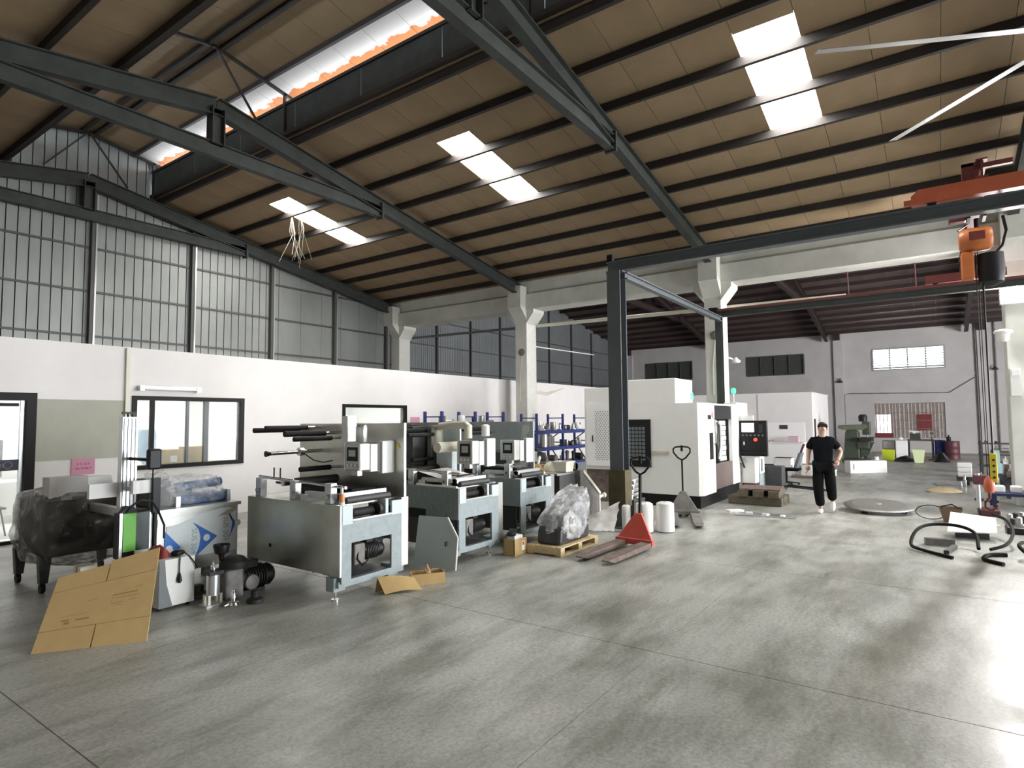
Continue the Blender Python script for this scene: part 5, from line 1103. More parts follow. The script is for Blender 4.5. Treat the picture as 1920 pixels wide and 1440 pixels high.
def foamroll(x, y, r, h, lb, seed):
    m = MB().lathe([(r*0.75, 0.0), (r, 0.015), (r*0.99, h*0.3), (r*1.01, h*0.7), (r*0.98, h-0.02), (r*0.7, h)], (x, y, 0), 26)
    m.v = [(x+(a-x)*(1+0.05*nz(a*7+seed, b*7, c*5)), y+(b-y)*(1+0.05*nz(a*7+seed, b*7, c*5)), c) for a, b, c in m.v]
    t = empty('foam_roll', (x, y, 0), lb, 'roll', 'white rolls behind the red jack')
    m.build('roll', 'white_paper', t, smooth=60); MB().cyl((x, y, h-0.004), (x, y, h+0.004), r*0.2, n=12).build('core_tube', 'cardboard', t)
foamroll(9.10, 3.83, 0.135, 0.47, 'upright white roll with a dented rim behind the red jack', 1)
foamroll(9.32, 3.57, 0.14, 0.47, 'upright white roll standing beside the grey jack', 4)
foamroll(9.0, 4.1, 0.07, 0.42, 'narrow tan roll standing behind the handle of the red jack', 9)
wb_ = empty('white_bag', (8.9, 4.5, 0), 'crumpled white plastic sheet slumped against the foot of the crane post', 'sheet')
MB().grid(18, 10, lambda u, v: (8.86+0.2*u-0.25*(1-v)+0.03*nz(u*5, v*5, 1), 4.85-0.62*u+0.05*nz(u*4, v*4, 3), 0.01+v*(0.12+0.33*u)+0.03*abs(nz(u*6, v*6, 5)))).build('sheet', 'white_paper', wb_, smooth=60)
wr = empty('wrapped_coil', (10.2, 4.75, 0), 'clear plastic wrapped coil of hose behind the crane post', 'coil')
for q in range(4): MB().tube([(10.25+0.04*q+0.16*math.cos(a), 4.5, 0.5+0.09*q-0.12+0.05*math.sin(a)) for a in [2*PI*i/16 for i in range(16)]], 0.03, n=8, closed=True).build('coil_turn', 'aluminium', wr, smooth=60)
MB().box(10.0, 10.5, 4.4, 4.8, 0, 0.36).build('carrier_box', 'dark_grey', wr)

# ================================================================ BLUE RACKS ALONG THE OFFICE WALL
def rack(lb, frames, y0, y1, shelves, h):
    r = empty('storage_rack', ((frames[0]+frames[-1])/2, (y0+y1)/2, 0), lb, 'rack', 'blue storage racks')
    for x in frames:
        f = MB().box(x-0.03, x+0.03, y0, y0+0.06, 0, h).build('upright', 'rack_blue', r)
        MB().box(x-0.03, x+0.03, y1-0.06, y1, 0, h).build('upright', 'rack_blue', r)
        for zz in (0.3, 1.1, h-0.13): MB().beam((x, y0+0.05, zz), (x, y1-0.05, zz), 0.025, 0.03).build('brace', 'rack_blue', f)
        MB().beam((x, y0+0.05, 0.35), (x, y1-0.05, 1.05), 0.025, 0.03).build('brace', 'rack_blue', f); MB().beam((x, y1-0.05, 1.15), (x, y0+0.05, h-0.5), 0.025, 0.03).build('brace', 'rack_blue', f)
    for a, b in zip(frames, frames[1:]):
        for zz in shelves:
            s = MB().box(a+0.03, b-0.03, y0, y1, zz-0.02, zz).build('shelf', 'rack_blue', r)
            MB().box(a+0.03, b-0.03, y0, y0+0.04, zz-0.1, zz-0.02).build('shelf_beam', 'rack_blue', s)
    return r
rack('blue steel storage rack of two bays against the white wall beyond the stainless press', [10.55, 11.8, 13.0], 9.4, 10.0, (0.5, 1.1, 1.68), 2.02)
rack('blue steel storage rack of two bays beside the concrete column', [14.65, 16.15, 17.85], 9.4, 10.0, (0.5, 0.98, 1.48), 1.98)
def part_item(kind, x, y, z, s, m, lb, grp):
    if kind == 0: b = MB().lathe([(0.05*s, 0), (0.09*s, 0.01), (0.09*s, 0.03), (0.035*s, 0.04), (0.035*s, 0.14*s), (0.05*s, 0.15*s), (0.03*s, 0.2*s)], (x, y, z), 14)
    elif kind == 1: b = MB().lathe([(0.07*s, 0), (0.075*s, 0.01), (0.075*s, 0.2*s), (0.06*s, 0.21*s), (0.06*s, 0.05*s), (0.0, 0.05*s)], (x, y, z), 16)
    elif kind == 2: b = MB().box(x-0.08*s, x+0.08*s, y-0.06, y+0.06, z, z+0.06*s).box(x-0.04*s, x+0.04*s, y-0.05, y+0.05, z+0.06*s, z+0.14*s).cyl((x, y, z+0.14*s), (x, y, z+0.22*s), 0.02*s, n=10)
    else: b = MB().lathe([(0.02*s, -0.1*s), (0.07*s, -0.09*s), (0.07*s, 0.09*s), (0.02*s, 0.1*s)], (x, y, z+0.07*s), 14, 'y')
    b.thing('machine_part', m, lb, 'part', grp, smooth=35)
rr = random.Random(21)
KN = ['flanged steel fitting', 'open steel cup', 'small valve block', 'short steel roller']
def fillshelf(x0, x1, z, n, where, s0=1.0, y=9.62):
    for i in range(n):
        k = rr.randint(0, 3); mm = rr.choice(['aluminium', 'stainless_plain', 'cast_iron', 'worn_grey_paint', 'white_plastic'])
        cn = {'aluminium': 'silver', 'stainless_plain': 'dull steel', 'cast_iron': 'black', 'worn_grey_paint': 'grey', 'white_plastic': 'white'}[mm]
        part_item(k, x0+(x1-x0)*(i+0.5)/n, y+rr.uniform(-0.06, 0.1), z+0.001, s0*rr.uniform(0.8, 1.15), mm, '%s %s %s' % (cn, KN[k], where), 'parts '+where)
fillshelf(10.65, 11.7, 1.68, 3, 'on the top shelf of the rack beyond the stainless press', 1.1)
fillshelf(11.9, 12.9, 1.68, 3, 'on the top shelf of the rack beyond the stainless press', 1.1)
fillshelf(14.75, 16.05, 1.48, 6, 'on the top shelf of the rack beside the column', 1.1)
fillshelf(16.25, 17.75, 1.48, 8, 'on the top shelf of the rack beside the column', 1.1)
fillshelf(14.75, 16.05, 0.98, 4, 'on the middle shelf of the rack beside the column', 1.7)
fillshelf(16.25, 17.75, 0.98, 6, 'on the middle shelf of the rack beside the column', 1.1)
fillshelf(14.75, 16.05, 0.5, 4, 'on the low shelf of the rack beside the column', 1.4)
fillshelf(16.25, 17.75, 0.5, 4, 'on the low shelf of the rack beside the column', 1.4)

# ================================================================ MACHINING CENTRE
X0, Y0 = 11.95, 3.8
cn = empty('machining_centre', (13.3, 4.8, 0), 'large white enclosed machining centre with a black control panel', 'machine')
MB().prism([(3.86, 0), (5.6, 0), (5.6, 0.26), (3.86, 0.26)], 'x', X0+0.06, 14.9).build('black_base', 'black_plastic', cn)
MB().prism([(12.05, 3.84), (14.8, 3.84), (14.8, 5.5), (12.05, 5.5)], 'z', 2.08, 2.12).build('roof', 'white_enamel', cn)
MB().box(X0, X0+0.05, 3.86, 5.5, 0.25, 2.12).build('side_panel', 'white_enamel', cn, bevel=0.006)
MB().box(X0+0.02, 14.85, 5.45, 5.5, 0.25, 2.12).build('rear_panel', 'white_enamel', cn)
MB().box(14.8, 14.85, 3.9, 5.45, 0.25, 2.12).build('side_panel', 'white_enamel', cn)
dr = MB().prism([(X0, 3.92), (X0+0.1, 3.8), (12.88, 3.8), (12.88, 3.86), (X0+0.14, 3.86), (X0+0.05, 3.96)], 'z', 0.25, 2.12).build('sliding_door', 'white_enamel', cn)
MB().box(12.5, 12.72, 3.79, 3.8, 0.95, 1.5).build('door_window', 'black_frame', dr)
MB().tube([(12.8, 3.79, 1.25), (12.8, 3.75, 1.3), (12.8, 3.75, 1.75), (12.8, 3.79, 1.8)], 0.014, n=8).build('door_handle', 'chrome', dr, smooth=60)
MB().box(12.4, 12.62, 3.793, 3.8, 1.88, 1.96).build('name_plate', 'pale_green', dr); MB().box(12.42, 12.62, 3.793, 3.8, 1.78, 1.87).build('rating_plate', 'black_frame', dr)
MB().lathe([(0.02, 0), (0.07, 0.002), (0.07, 0.006), (0.0, 0.006)], (12.74, 3.79, 1.87), 16, 'y').build('red_badge', mat('badge_red', (0.6, 0.25, 0.25), rough=0.5), dr)
# opening with telescopic way covers
MB().box(12.88, 14.3, 4.9, 4.95, 0.3, 2.1).build('inner_wall', 'dark_grey', cn); MB().box(12.86, 12.9, 3.86, 4.95, 0.3, 2.1).build('inner_wall', 'dark_grey', cn)
MB().box(12.88, 14.28, 3.84, 3.87, 1.78, 2.06).build('door_glass', 'black_plastic', cn)
MB().box(12.88, 14.28, 3.84, 3.9, 0.28, 0.82).build('lower_door', mat('door_brown', (0.16, 0.12, 0.11), rough=0.35, var=0.2, scale=4), cn)
for q in range(8):
    MB().box(12.95, 13.4, 3.95+0.01*(q % 2), 4.0+0.01*(q % 2), 0.84+0.115*q, 0.94+0.115*q).build('way_cover', 'white_enamel', cn)
    MB().box(13.75, 14.25, 3.95+0.01*(q % 2), 4.0+0.01*(q % 2), 0.84+0.115*q, 0.94+0.115*q).build('way_cover', 'white_enamel', cn)
MB().tube([(13.45, 3.95, 1.75), (13.6, 3.9, 1.65), (13.62, 3.9, 1.2), (13.5, 3.92, 0.9)], 0.03, n=8).build('coolant_hose', 'chrome', cn, smooth=60)
MB().box(13.42, 13.72, 4.1, 4.3, 0.95, 1.6).build('spindle_head', 'cast_iron', cn)
MB().box(14.28, 14.9, 3.82, 3.9, 0.28, 2.12).build('front_column', 'white_enamel', cn, bevel=0.006)
# black louvred window in the long side
bw = MB().box(X0-0.025, X0, 4.85, 5.47, 0.79, 1.79).build('vent_panel', 'black_plastic', cn, bevel=0.006)
for i in range(5):
    for j in range(9):
        MB().box(X0-0.03, X0-0.025, 4.975+0.078*i, 4.975+0.078*i+0.06, 0.93+0.08*j, 0.93+0.08*j+0.06).build('vent_grille', 'grey_steel', bw)
MB().box(X0-0.02, X0, 4.46, 4.83, 1.08, 1.13).build('tape_strip', mat('dirty_tape', (0.55, 0.5, 0.36), rough=0.7, var=0.3, scale=12), cn)
# box on the roof
tb2 = MB().box(X0+0.03, 13.05, 4.31, 5.42, 2.12, 2.64).build('roof_cabinet', 'white_enamel', cn, bevel=0.02)
MB().box(12.9, 13.02, 4.29, 4.31, 2.22, 2.36).build('green_lamp', emission('green_glow', (0.05, 0.9, 0.15), 2.5), tb2)
pf = empty('electrical_cabinet', (12.4, 6.0, 0), 'tall white electrical cabinet with a perforated door behind the crane post', 'cabinet')
MB().box(X0+0.02, 13.0, 5.62, 6.42, 0.7, 2.5).build('body', 'white_enamel', pf, bevel=0.01)
MB().box(X0+0.05, 12.95, 5.65, 6.4, 0.0, 0.7).build('plinth', 'rust_steel', pf)
dp = MB().box(X0, X0+0.02, 5.68, 6.36, 0.78, 2.16).build('door', 'white_bright', pf)
h = MB()
for j in range(26):
    for i in range(6):
        cy, cz = 5.80+0.062*i+0.031*(j % 2), 0.92+0.042*j; h.prism([(cy-0.012, cz), (cy, cz-0.018), (cy+0.012, cz), (cy, cz+0.018)], 'x', X0-0.003, X0)
h.build('perforations', 'grey_steel', dp, kind='stuff')
MB().box(X0-0.015, X0, 6.2, 6.22, 1.3, 1.45).build('door_handle', 'black_plastic', dp)
# control panel on its arm
ct = MB().box(14.9, 15.02, 3.2, 3.84, 0.90, 1.74).build('control_panel', 'black_plastic', cn, bevel=0.012)
MB().box(14.893, 14.9, 3.48, 3.76, 1.47, 1.68).build('screen', emission('screen_white', (0.9, 0.95, 1.0), 2.2), ct)
MB().cyl((14.9, 3.45, 1.29), (14.86, 3.45, 1.29), 0.04, n=16).build('red_button', emission('red_led', (0.9, 0.05, 0.04), 1.2), ct)
for q in range(6): MB().box(14.894, 14.9, 3.27+0.09*q, 3.31+0.09*q, 1.37, 1.41).build('key', 'grey_steel', ct)
for q in range(4): MB().box(14.894, 14.9, 3.29, 3.37, 1.46+0.05*q, 1.49+0.05*q).build('key', 'dark_grey', ct)
MB().box(14.892, 14.9, 3.70, 3.73, 1.16, 1.24).build('key', 'white_bright', ct)
MB().prism([(14.9, 0.96), (14.9, 1.02), (14.8, 1.0), (14.8, 0.97)], 'y', 3.24, 3.8).build('keyboard_shelf', 'black_plastic', ct)
MB().box(14.93, 15.02, 3.5, 3.83, 1.74, 1.86).build('panel_arm', 'white_enamel', ct)
MB().tube([(14.86, 3.85, 1.5), (14.85, 3.83, 1.2), (14.86, 3.8, 0.9), (14.9, 3.72, 0.62)], 0.024, n=8).build('hand_wheel_cable', 'black_plastic', ct, smooth=60)
MB().box(14.86, 15.9, 3.86, 4.15, 1.5, 2.18).build('chip_tank_cover', 'white_enamel', cn, bevel=0.01)
cab2 = empty('coolant_unit', (15.3, 3.7, 0), 'white and grey coolant unit under the control panel', 'cabinet')
MB().box(14.98, 15.35, 3.5, 3.8, 0.25, 0.85).build('upper_box', 'white_enamel', cab2, bevel=0.01); MB().box(15.4, 15.85, 3.48, 3.84, 0.45, 0.88).build('upper_box', 'white_plastic', cab2, bevel=0.01)
MB().box(15.42, 15.83, 3.5, 3.82, 0.0, 0.45).build('pedestal', 'press_blue', cab2, bevel=0.01); MB().box(14.97, 15.33, 3.52, 3.8, 0.0, 0.25).build('plinth', 'drum_maroon', cab2)
MB().box(15.48, 15.62, 3.47, 3.48, 0.5, 0.8).build('filter_panel', 'grey_steel', cab2)
sl = empty('signal_light', (15.0, 3.9, 2.18), 'glowing green signal light on a thin rod on the machining centre', 'signal light')
MB().cyl((15.0, 3.95, 2.18), (15.0, 3.95, 2.4), 0.01, n=8).build('rod', 'aluminium', sl)
MB().lathe([(0.02, 0), (0.05, 0.01), (0.055, 0.06), (0.05, 0.11), (0.02, 0.13)], (15.0, 3.95, 2.4), 14).build('lens', emission('signal_green', (0.02, 0.9, 0.12), 4.0), sl, smooth=40)
# ---- things on the floor beside it
pk = empty('timber_stack', (13.5, 3.0, 0), 'stack of dark oily timbers with a steel plate on top by the machining centre', 'timber')
for q in range(4): MB().obox((13.2+0.22*q, 3.1, 0.09), (0.2, 1.05, 0.16), (0, 0, R(3*(q % 2)))).build('timber', 'old_timber', pk)
for q in range(3): MB().obox((13.55, 2.75+0.3*q, 0.235), (1.0, 0.2, 0.12), (0, 0, R(4))).build('timber', 'old_timber', pk)
MB().obox((13.55, 3.05, 0.315), (0.8, 0.8, 0.03), (0, 0, R(6))).build('steel_plate', 'rust_steel', pk)
st = empty('steel_sheet', (11.7, 2.6, 0), 'thin shiny metal sheet lying on the floor with scraps on it', 'sheet')
MB().obox((11.8, 2.6, 0.012), (0.34, 1.05, 0.016), (0, 0, R(6))).build('sheet', 'aluminium', st)
for q in range(3): MB().obox((11.75+0.05*q, 2.3+0.3*q, 0.03), (0.12, 0.07, 0.02), (0, 0, q)).build('scrap', 'white_paper', st)
MB().obox((12.0, 3.2, 0.02), (0.15, 0.3, 0.04), (0, 0, 0.8)).thing('scrap_strip', 'white_paper', 'white scrap strip on the floor by the timber stack', 'scrap')
oc = empty('office_chair', (17.6, 3.3, 0), 'low dark swivel chair with a tilted grey backrest and one upright arm', 'chair')
MB().obox((17.5, 3.4, 0.42), (0.5, 0.9, 0.06), (0, 0, 0)).build('seat', 'black_cloth', oc, bevel=0.02)
MB().obox((17.7, 3.02, 0.62), (0.42, 0.08, 0.5), (R(18), 0, 0)).build('backrest', 'grey_steel', oc, bevel=0.02)
MB().beam((17.6, 3.0, 0.7), (17.6, 2.85, 1.1), 0.06, 0.05).build('arm', 'drum_maroon', oc)
MB().cyl((17.55, 3.3, 0.06), (17.55, 3.3, 0.4), 0.03, n=10).build('gas_lift', 'black_plastic', oc)
for q in range(5):
    a = 2*PI*q/5; MB().beam((17.55, 3.3, 0.08), (17.55+0.3*math.cos(a), 3.3+0.3*math.sin(a), 0.05), 0.04, 0.03).build('base_arm', 'black_plastic', oc); MB().ell((17.55+0.3*math.cos(a), 3.3+0.3*math.sin(a), 0.03), (0.03, 0.03, 0.03), 10, 6).build('caster', 'black_plastic', oc)
dk = empty('hand_trolley', (16.2, 3.2, 0), 'dark low trolley with a bent tube handle on the floor', 'trolley')
MB().box(15.95, 16.35, 3.1, 3.5, 0.1, 0.6).build('body', 'dark_grey', dk, bevel=0.02); MB().box(15.9, 16.4, 3.05, 3.55, 0.04, 0.1).build('tray', 'black_plastic', dk)
MB().tube([(16.0, 3.05, 0.12), (16.0, 2.3, 0.07), (16.15, 2.15, 0.05), (16.3, 2.3, 0.07), (16.3, 3.05, 0.12)], 0.02, n=8).build('handle', 'black_plastic', dk, smooth=60)
for a in (15.95, 16.35): MB().cyl((a-0.02, 3.3, 0.04), (a+0.02, 3.3, 0.04), 0.04, n=12).build('wheel', 'black_plastic', dk)
# ================================================================ FAR SIDE OF THE SECOND HALL
ml = empty('milling_machine', (27.6, 2.6, 0), 'dark green upright milling machine against the far pilaster', 'milling machine')
MB().box(27.2, 28.0, 2.05, 3.05, 0, 0.14).build('base', 'mill_green', ml, bevel=0.02)
MB().prism([(2.42, 0.14), (3.0, 0.14), (2.92, 1.2), (2.85, 1.3), (2.55, 1.3), (2.45, 1.2)], 'x', 27.35, 27.85).build('column', 'mill_green', ml, bevel=0.05)
MB().prism([(3.2, 1.36), (3.15, 1.48), (2.2, 1.52), (2.1, 1.42), (2.3, 1.3), (3.0, 1.3)], 'x', 27.4, 27.8).build('ram', 'mill_green_light', ml, bevel=0.02)
hd = MB().box(27.42, 27.78, 2.05, 2.32, 1.1, 1.62).build('head', 'mill_green', ml, bevel=0.03)
MB().lathe([(0.05, 0), (0.15, 0.01), (0.16, 0.2), (0.12, 0.28), (0.0, 0.29)], (27.6, 2.3, 1.62), 16).build('head_motor', 'black_plastic', hd, smooth=40)
MB().cyl((27.6, 2.16, 0.95), (27.6, 2.16, 1.1), 0.05, n=12).build('spindle', 'chrome', hd)
MB().box(27.3, 27.9, 2.08, 2.5, 0.55, 0.85).build('knee', 'mill_green', ml, bevel=0.03)
MB().box(27.0, 28.2, 1.98, 2.42, 0.85, 1.0).build('table', 'cast_iron', ml, bevel=0.01)
MB().prism([(1.95, 0.82), (2.4, 0.72), (2.4, 0.2), (2.15, 0.3)], 'x', 27.45, 27.75).build('knee_screw_guard', 'mill_green', ml)
MB().lathe([(0.02, -0.02), (0.14, -0.01), (0.14, 0.01), (0.02, 0.02)], (27.6, 1.94, 0.9), 16, 'y').build('hand_wheel', 'chrome', ml)
ac = empty('white_frame_unit', (22.4, 1.8, 0), 'long low white unit with a recessed front panel on the floor beyond the man', 'unit')
MB().obox((22.5, 1.85, 0.2), (0.3, 1.25, 0.40), (0, 0, R(40))).build('casing', 'white_bright', ac, bevel=0.02)
MB().obox((22.5-0.115*1.02, 1.85+0.0-0.1, 0.22), (0.06, 1.02, 0.2), (0, 0, R(40))).build('front_panel', 'white_plastic', ac)
# white counter with equipment in front of the white room
wcn = empty('white_counter', (24.6, 5.6, 0), 'long white counter with a tall white backboard before the white room', 'counter')
MB().box(24.3, 25.0, 4.0, 7.6, 0.05, 0.84).build('base', 'white_bright', wcn, bevel=0.01); MB().box(24.25, 25.05, 3.95, 7.65, 0.84, 0.88).build('top', 'white_plastic', wcn)
MB().box(25.0, 25.1, 4.0, 7.6, 0.0, 1.62).build('backboard', 'white_bright', wcn); MB().box(24.99, 25.0, 4.6, 4.9, 1.36, 1.52).build('display', 'dark_grey', wcn)
for q in range(4): MB().lathe([(0.04, 0), (0.06, 0.01), (0.06, 0.12), (0.02, 0.16), (0.02, 0.24)], (24.6, 5.3+0.4*q, 0.929), 12).thing('bench_tool', 'stainless_plain' if q % 2 else 'white_plastic', ['white tap shaped fitting on the long white counter', 'steel tap shaped fitting on the long white counter'][q % 2], 'fitting', 'fittings on the white counter', smooth=40)
MB().box(24.45, 24.8, 4.15, 4.5, 0.88, 1.1).thing('small_carton', mat('lilac', (0.6, 0.42, 0.5), rough=0.7), 'small lilac box on the long white counter', 'box', bevel=0.01)
MB().box(24.4, 24.9, 5.1, 6.6, 0.88, 0.93).thing('tool_board', mat('pink_tray', (0.6, 0.4, 0.42), rough=0.6), 'flat pink tray under the fittings on the white counter', 'tray')
for q, (x, y, sx, sy, h, mm, lb) in enumerate(((20.4, 3.9, 0.5, 0.5, 0.55, 'white_bright', 'white plastic crate on the floor behind the low chair'), (20.2, 3.2, 0.35, 0.3, 0.38, 'white_paper', 'white open carton on the floor beside the low chair'), (20.5, 2.65, 0.5, 0.35, 0.22, 'pale_green', 'pale yellow carton on the floor behind the man'), (20.0, 3.0, 0.5, 1.2, 0.05, 'rust_steel', 'flat brown board on the floor behind the low chair'))):
    o = empty('crate' if q == 0 else 'carton' if q < 3 else 'floor_board', (x, y, 0), lb, 'box' if q < 3 else 'board')
    MB().box(x-sx/2, x+sx/2, y-sy/2, y+sy/2, 0, h).build('body', mm, o, bevel=0.01)
    if q < 3: MB().box(x-sx/2-0.01, x+sx/2+0.01, y-sy/2-0.01, y+sy/2+0.01, h-0.04, h).build('rim', 'white_plastic', o)
# bins and cabinets along the far wall
def bin_(nm, lb, cat, x, y, w0, w1, d0, d1, h, m, inner='black_plastic'):
    o = empty(nm, (x, y, 0), lb, cat)
    a = [(x-d0/2, y-w0/2, 0), (x+d0/2, y-w0/2, 0), (x+d0/2, y+w0/2, 0), (x-d0/2, y+w0/2, 0)]; b = [(x-d1/2, y-w1/2, h), (x+d1/2, y-w1/2, h), (x+d1/2, y+w1/2, h), (x-d1/2, y+w1/2, h)]
    MB().add(a+b, [(3,2,1,0),(0,1,5,4),(1,2,6,5),(2,3,7,6),(3,0,4,7)]).build('tub', m, o)
    MB().box(x-d1/2+0.02, x+d1/2-0.02, y-w1/2+0.02, y+w1/2-0.02, h-0.06, h-0.05).build('contents', inner, o)
    MB().box(x-d1/2-0.015, x-d1/2, y-w1/2, y+w1/2, h-0.03, h).build('rim', m, o)
    return o
bin_('tote_bin', 'bright lime green plastic tote bin by the far wall', 'bin', 29.9, 1.6, 0.4, 0.46, 0.35, 0.4, 0.42, 'lime')
bin_('waste_bin', 'pale green plastic waste bucket with black scrap inside', 'bucket', 28.5, 0.52, 0.28, 0.42, 0.3, 0.4, 0.5, 'pale_green')
gc = empty('grey_cabinet', (31.6, 1.65, 0), 'grey steel cabinet behind the lime green bin', 'cabinet'); MB().box(31.4, 31.9, 1.42, 1.9, 0, 0.75).build('body', 'worn_grey_paint', gc, bevel=0.01); MB().box(31.39, 31.4, 1.45, 1.87, 0.4, 0.72).build('door', 'grey_plaster', gc)
wd2 = empty('drawer_cabinet', (31.2, 1.17, 0), 'white drawer cabinet with a round lamp on top near the far wall', 'cabinet')
MB().box(31.0, 31.4, 0.96, 1.39, 0, 0.77).build('body', 'white_bright', wd2, bevel=0.01)
for q in range(3): MB().box(30.985, 31.0, 0.98, 1.37, 0.04+0.25*q, 0.26+0.25*q).build('drawer', 'white_plastic', wd2)
MB().ell((31.2, 1.2, 0.85), (0.08, 0.1, 0.08), 12, 8).thing('round_lamp', 'white_bright', 'round white lamp head on the drawer cabinet', 'lamp', smooth=60)
tbx = empty('work_table', (32.6, 0.5, 0), 'cluttered dark work table under the curtained window', 'table')
MB().box(32.3, 33.0, 0.0, 1.0, 0.72, 0.78).build('table_top', 'old_timber', tbx)
for a, b in ((32.35, 0.05), (32.35, 0.95), (32.95, 0.05), (32.95, 0.95)): MB().box(a-0.03, a+0.03, b-0.03, b+0.03, 0, 0.72).build('leg', 'dark_grey', tbx)
MB().box(32.4, 32.8, 0.5, 0.9, 0.78, 1.05).thing('tool_chest', 'dark_grey', 'dark tool chest on the work table under the window', 'chest', bevel=0.01)
MB().obox((32.4, 0.72, 1.14), (0.2, 0.4, 0.04), (0.1, 0, 0)).obox((32.45, 0.72, 1.09), (0.1, 0.1, 0.08)).thing('desk_lamp', 'white_bright', 'white flat lamp head on the dark tool chest', 'lamp')
sf = empty('standing_fan', (30.4, 0.08, 0), 'dark standing fan before the curtained window', 'fan')
MB().lathe([(0.16, 0), (0.17, 0.02), (0.03, 0.05), (0.02, 0.06), (0.02, 0.95)], (30.4, 0.08, 0), 14).build('stand', 'black_plastic', sf, smooth=40)
MB().tube([(30.32, 0.08+0.2*math.cos(a), 1.1+0.2*math.sin(a)) for a in [2*PI*i/20 for i in range(20)]], 0.012, n=6, closed=True).build('cage', 'grey_steel', sf)
for q in range(8): a = PI*q/8; MB().tube([(30.3, 0.08+0.2*math.cos(a), 1.1+0.2*math.sin(a)), (30.3, 0.08-0.2*math.cos(a), 1.1-0.2*math.sin(a))], 0.004, n=4).build('cage_wire', 'grey_steel', sf)
MB().cyl((30.32, 0.08, 1.1), (30.5, 0.08, 1.1), 0.06, n=12).build('motor', 'black_plastic', sf)
def drum(x, y, r, h, m, lb):
    o = empty('oil_drum', (x, y, 0), lb, 'drum')
    MB().lathe([(r, 0), (r*1.03, 0.01), (r, 0.03), (r, h*0.32), (r*1.04, h*0.34), (r, h*0.36), (r, h*0.64), (r*1.04, h*0.66), (r, h*0.68), (r, h-0.02), (r*1.03, h), (r*0.95, h), (r*0.95, h-0.02), (0, h-0.02)], (x, y, 0), 24).build('barrel', m, o, smooth=35)
    MB().cyl((x+0.08, y, h-0.02), (x+0.08, y, h+0.01), 0.03, n=10).build('bung', 'cast_iron', o)
drum(31.9, -0.2, 0.2, 0.78, 'rack_blue', 'blue oil drum beside the maroon drum'); drum(31.4, -0.62, 0.25, 0.76, 'drum_maroon', 'maroon oil drum near the far wall')
MB().lathe([(0.07, 0), (0.08, 0.02), (0.08, 0.16), (0.03, 0.2), (0.03, 0.26)], (31.4, -0.5, 0.76), 12).thing('oil_can', 'black_plastic', 'black oil can standing on the maroon drum', 'can', smooth=40)
heap('scrap_heap', 'low heap of dark grey rags on the floor before the drawer cabinet', 'heap', 29.1, 1.0, 0.0, 0.36, 0.4, 0.2, 'dark_grey', 13, 0.5)
heap('scrap_heap', 'dark heap of bags beside the pale green bucket', 'heap', 29.5, -0.2, 0.0, 0.5, 0.28, 0.33, 'black_plastic', 17, 0.5)
MB().box(28.6, 29.0, 2.0, 2.4, 0, 0.28).box(28.55, 28.6, 2.1, 2.3, 0.05, 0.35).thing('scrap_box', 'worn_grey_paint', 'grey metal box on the floor beside the milling machine', 'box')
MB().lathe([(0.1, 0), (0.12, 0.02), (0.1, 0.2), (0.07, 0.22)], (28.2, 1.95, 0), 14).thing('paint_tin', 'white_plastic', 'white tin on the floor beside the milling machine', 'tin', smooth=40)
# wall pipes and fittings on the far wall
for yy, r_, m_, lb in ((-1.82, 0.035, 'worn_grey_paint', 'thin grey wall pipe nearest the louvre on the far wall'), (-2.1, 0.055, 'dark_grey', 'thick dark wall pipe on the far wall'), (-2.22, 0.03, 'dark_grey', 'thin dark wall pipe beside the thick one on the far wall'), (-2.55, 0.035, 'worn_grey_paint', 'thin grey wall pipe nearest the floodlight column on the far wall')):
    MB().cyl((XF-0.08, yy, 0.02), (XF-0.08, yy, 6.4), r_, n=8).thing('wall_pipe', m_, lb, 'pipe', smooth=40)
MB().tube([(XF-0.05, 3.85, 0.1), (XF-0.05, 3.85, 3.0), (XF-0.05, 3.6, 3.06), (XF-0.05, -0.7, 2.98), (XF-0.05, -1.75, 3.7)], 0.022, n=6).thing('wall_conduit', 'worn_grey_paint', 'grey conduit running above the curtained window on the far wall', 'conduit')
for y_, z_, lb in ((4.0, 3.65, 'small dark bell on the pilaster of the far wall'), (-2.5, 4.0, 'small dark bell on the far wall pipes')):
    MB().lathe([(0.13, 0), (0.14, 0.03), (0.06, 0.12), (0.03, 0.14), (0.03, 0.24)], (XF-0.28, y_, z_), 12).box(XF-0.26, XF-0.13, y_-0.02, y_+0.02, z_+0.18, z_+0.22).thing('wall_bell', 'dark_grey', lb, 'bell', smooth=40)

# ================================================================ CLUTTER AT THE FLOODLIGHT COLUMN
rk = empty('bar_rack', (24.2, -1.6, 0), 'dark steel bar rack with bars across the top before the far wall pipes', 'rack')
for yy in (-1.2, -2.0):
    for xx in (23.9, 24.6): MB().box(xx-0.03, xx+0.03, yy-0.03, yy+0.03, 0, 1.0).build('post', 'dark_grey', rk)
for zz in (0.25, 0.6, 0.95): MB().box(23.85, 24.65, -2.05, -1.15, zz-0.03, zz).build('shelf', 'dark_grey', rk)
for q, (yy, zz, r_, l, m_, lb) in enumerate(((-1.35, 0.985, 0.035, 0.75, 'black_plastic', 'black round bar on the top of the bar rack'), (-1.6, 0.98, 0.03, 0.7, 'cast_iron', 'dark round bar on the top of the bar rack'), (-1.5, 0.65, 0.05, 0.6, 'worn_grey_paint', 'grey bar on the middle of the bar rack'), (-1.7, 0.31, 0.06, 0.6, 'rust_steel', 'rusty bar on the bottom of the bar rack'))):
    MB().cyl((23.9, yy, zz), (23.9+l, yy, zz), r_, n=12).thing('steel_bar', m_, lb, 'bar', smooth=40)
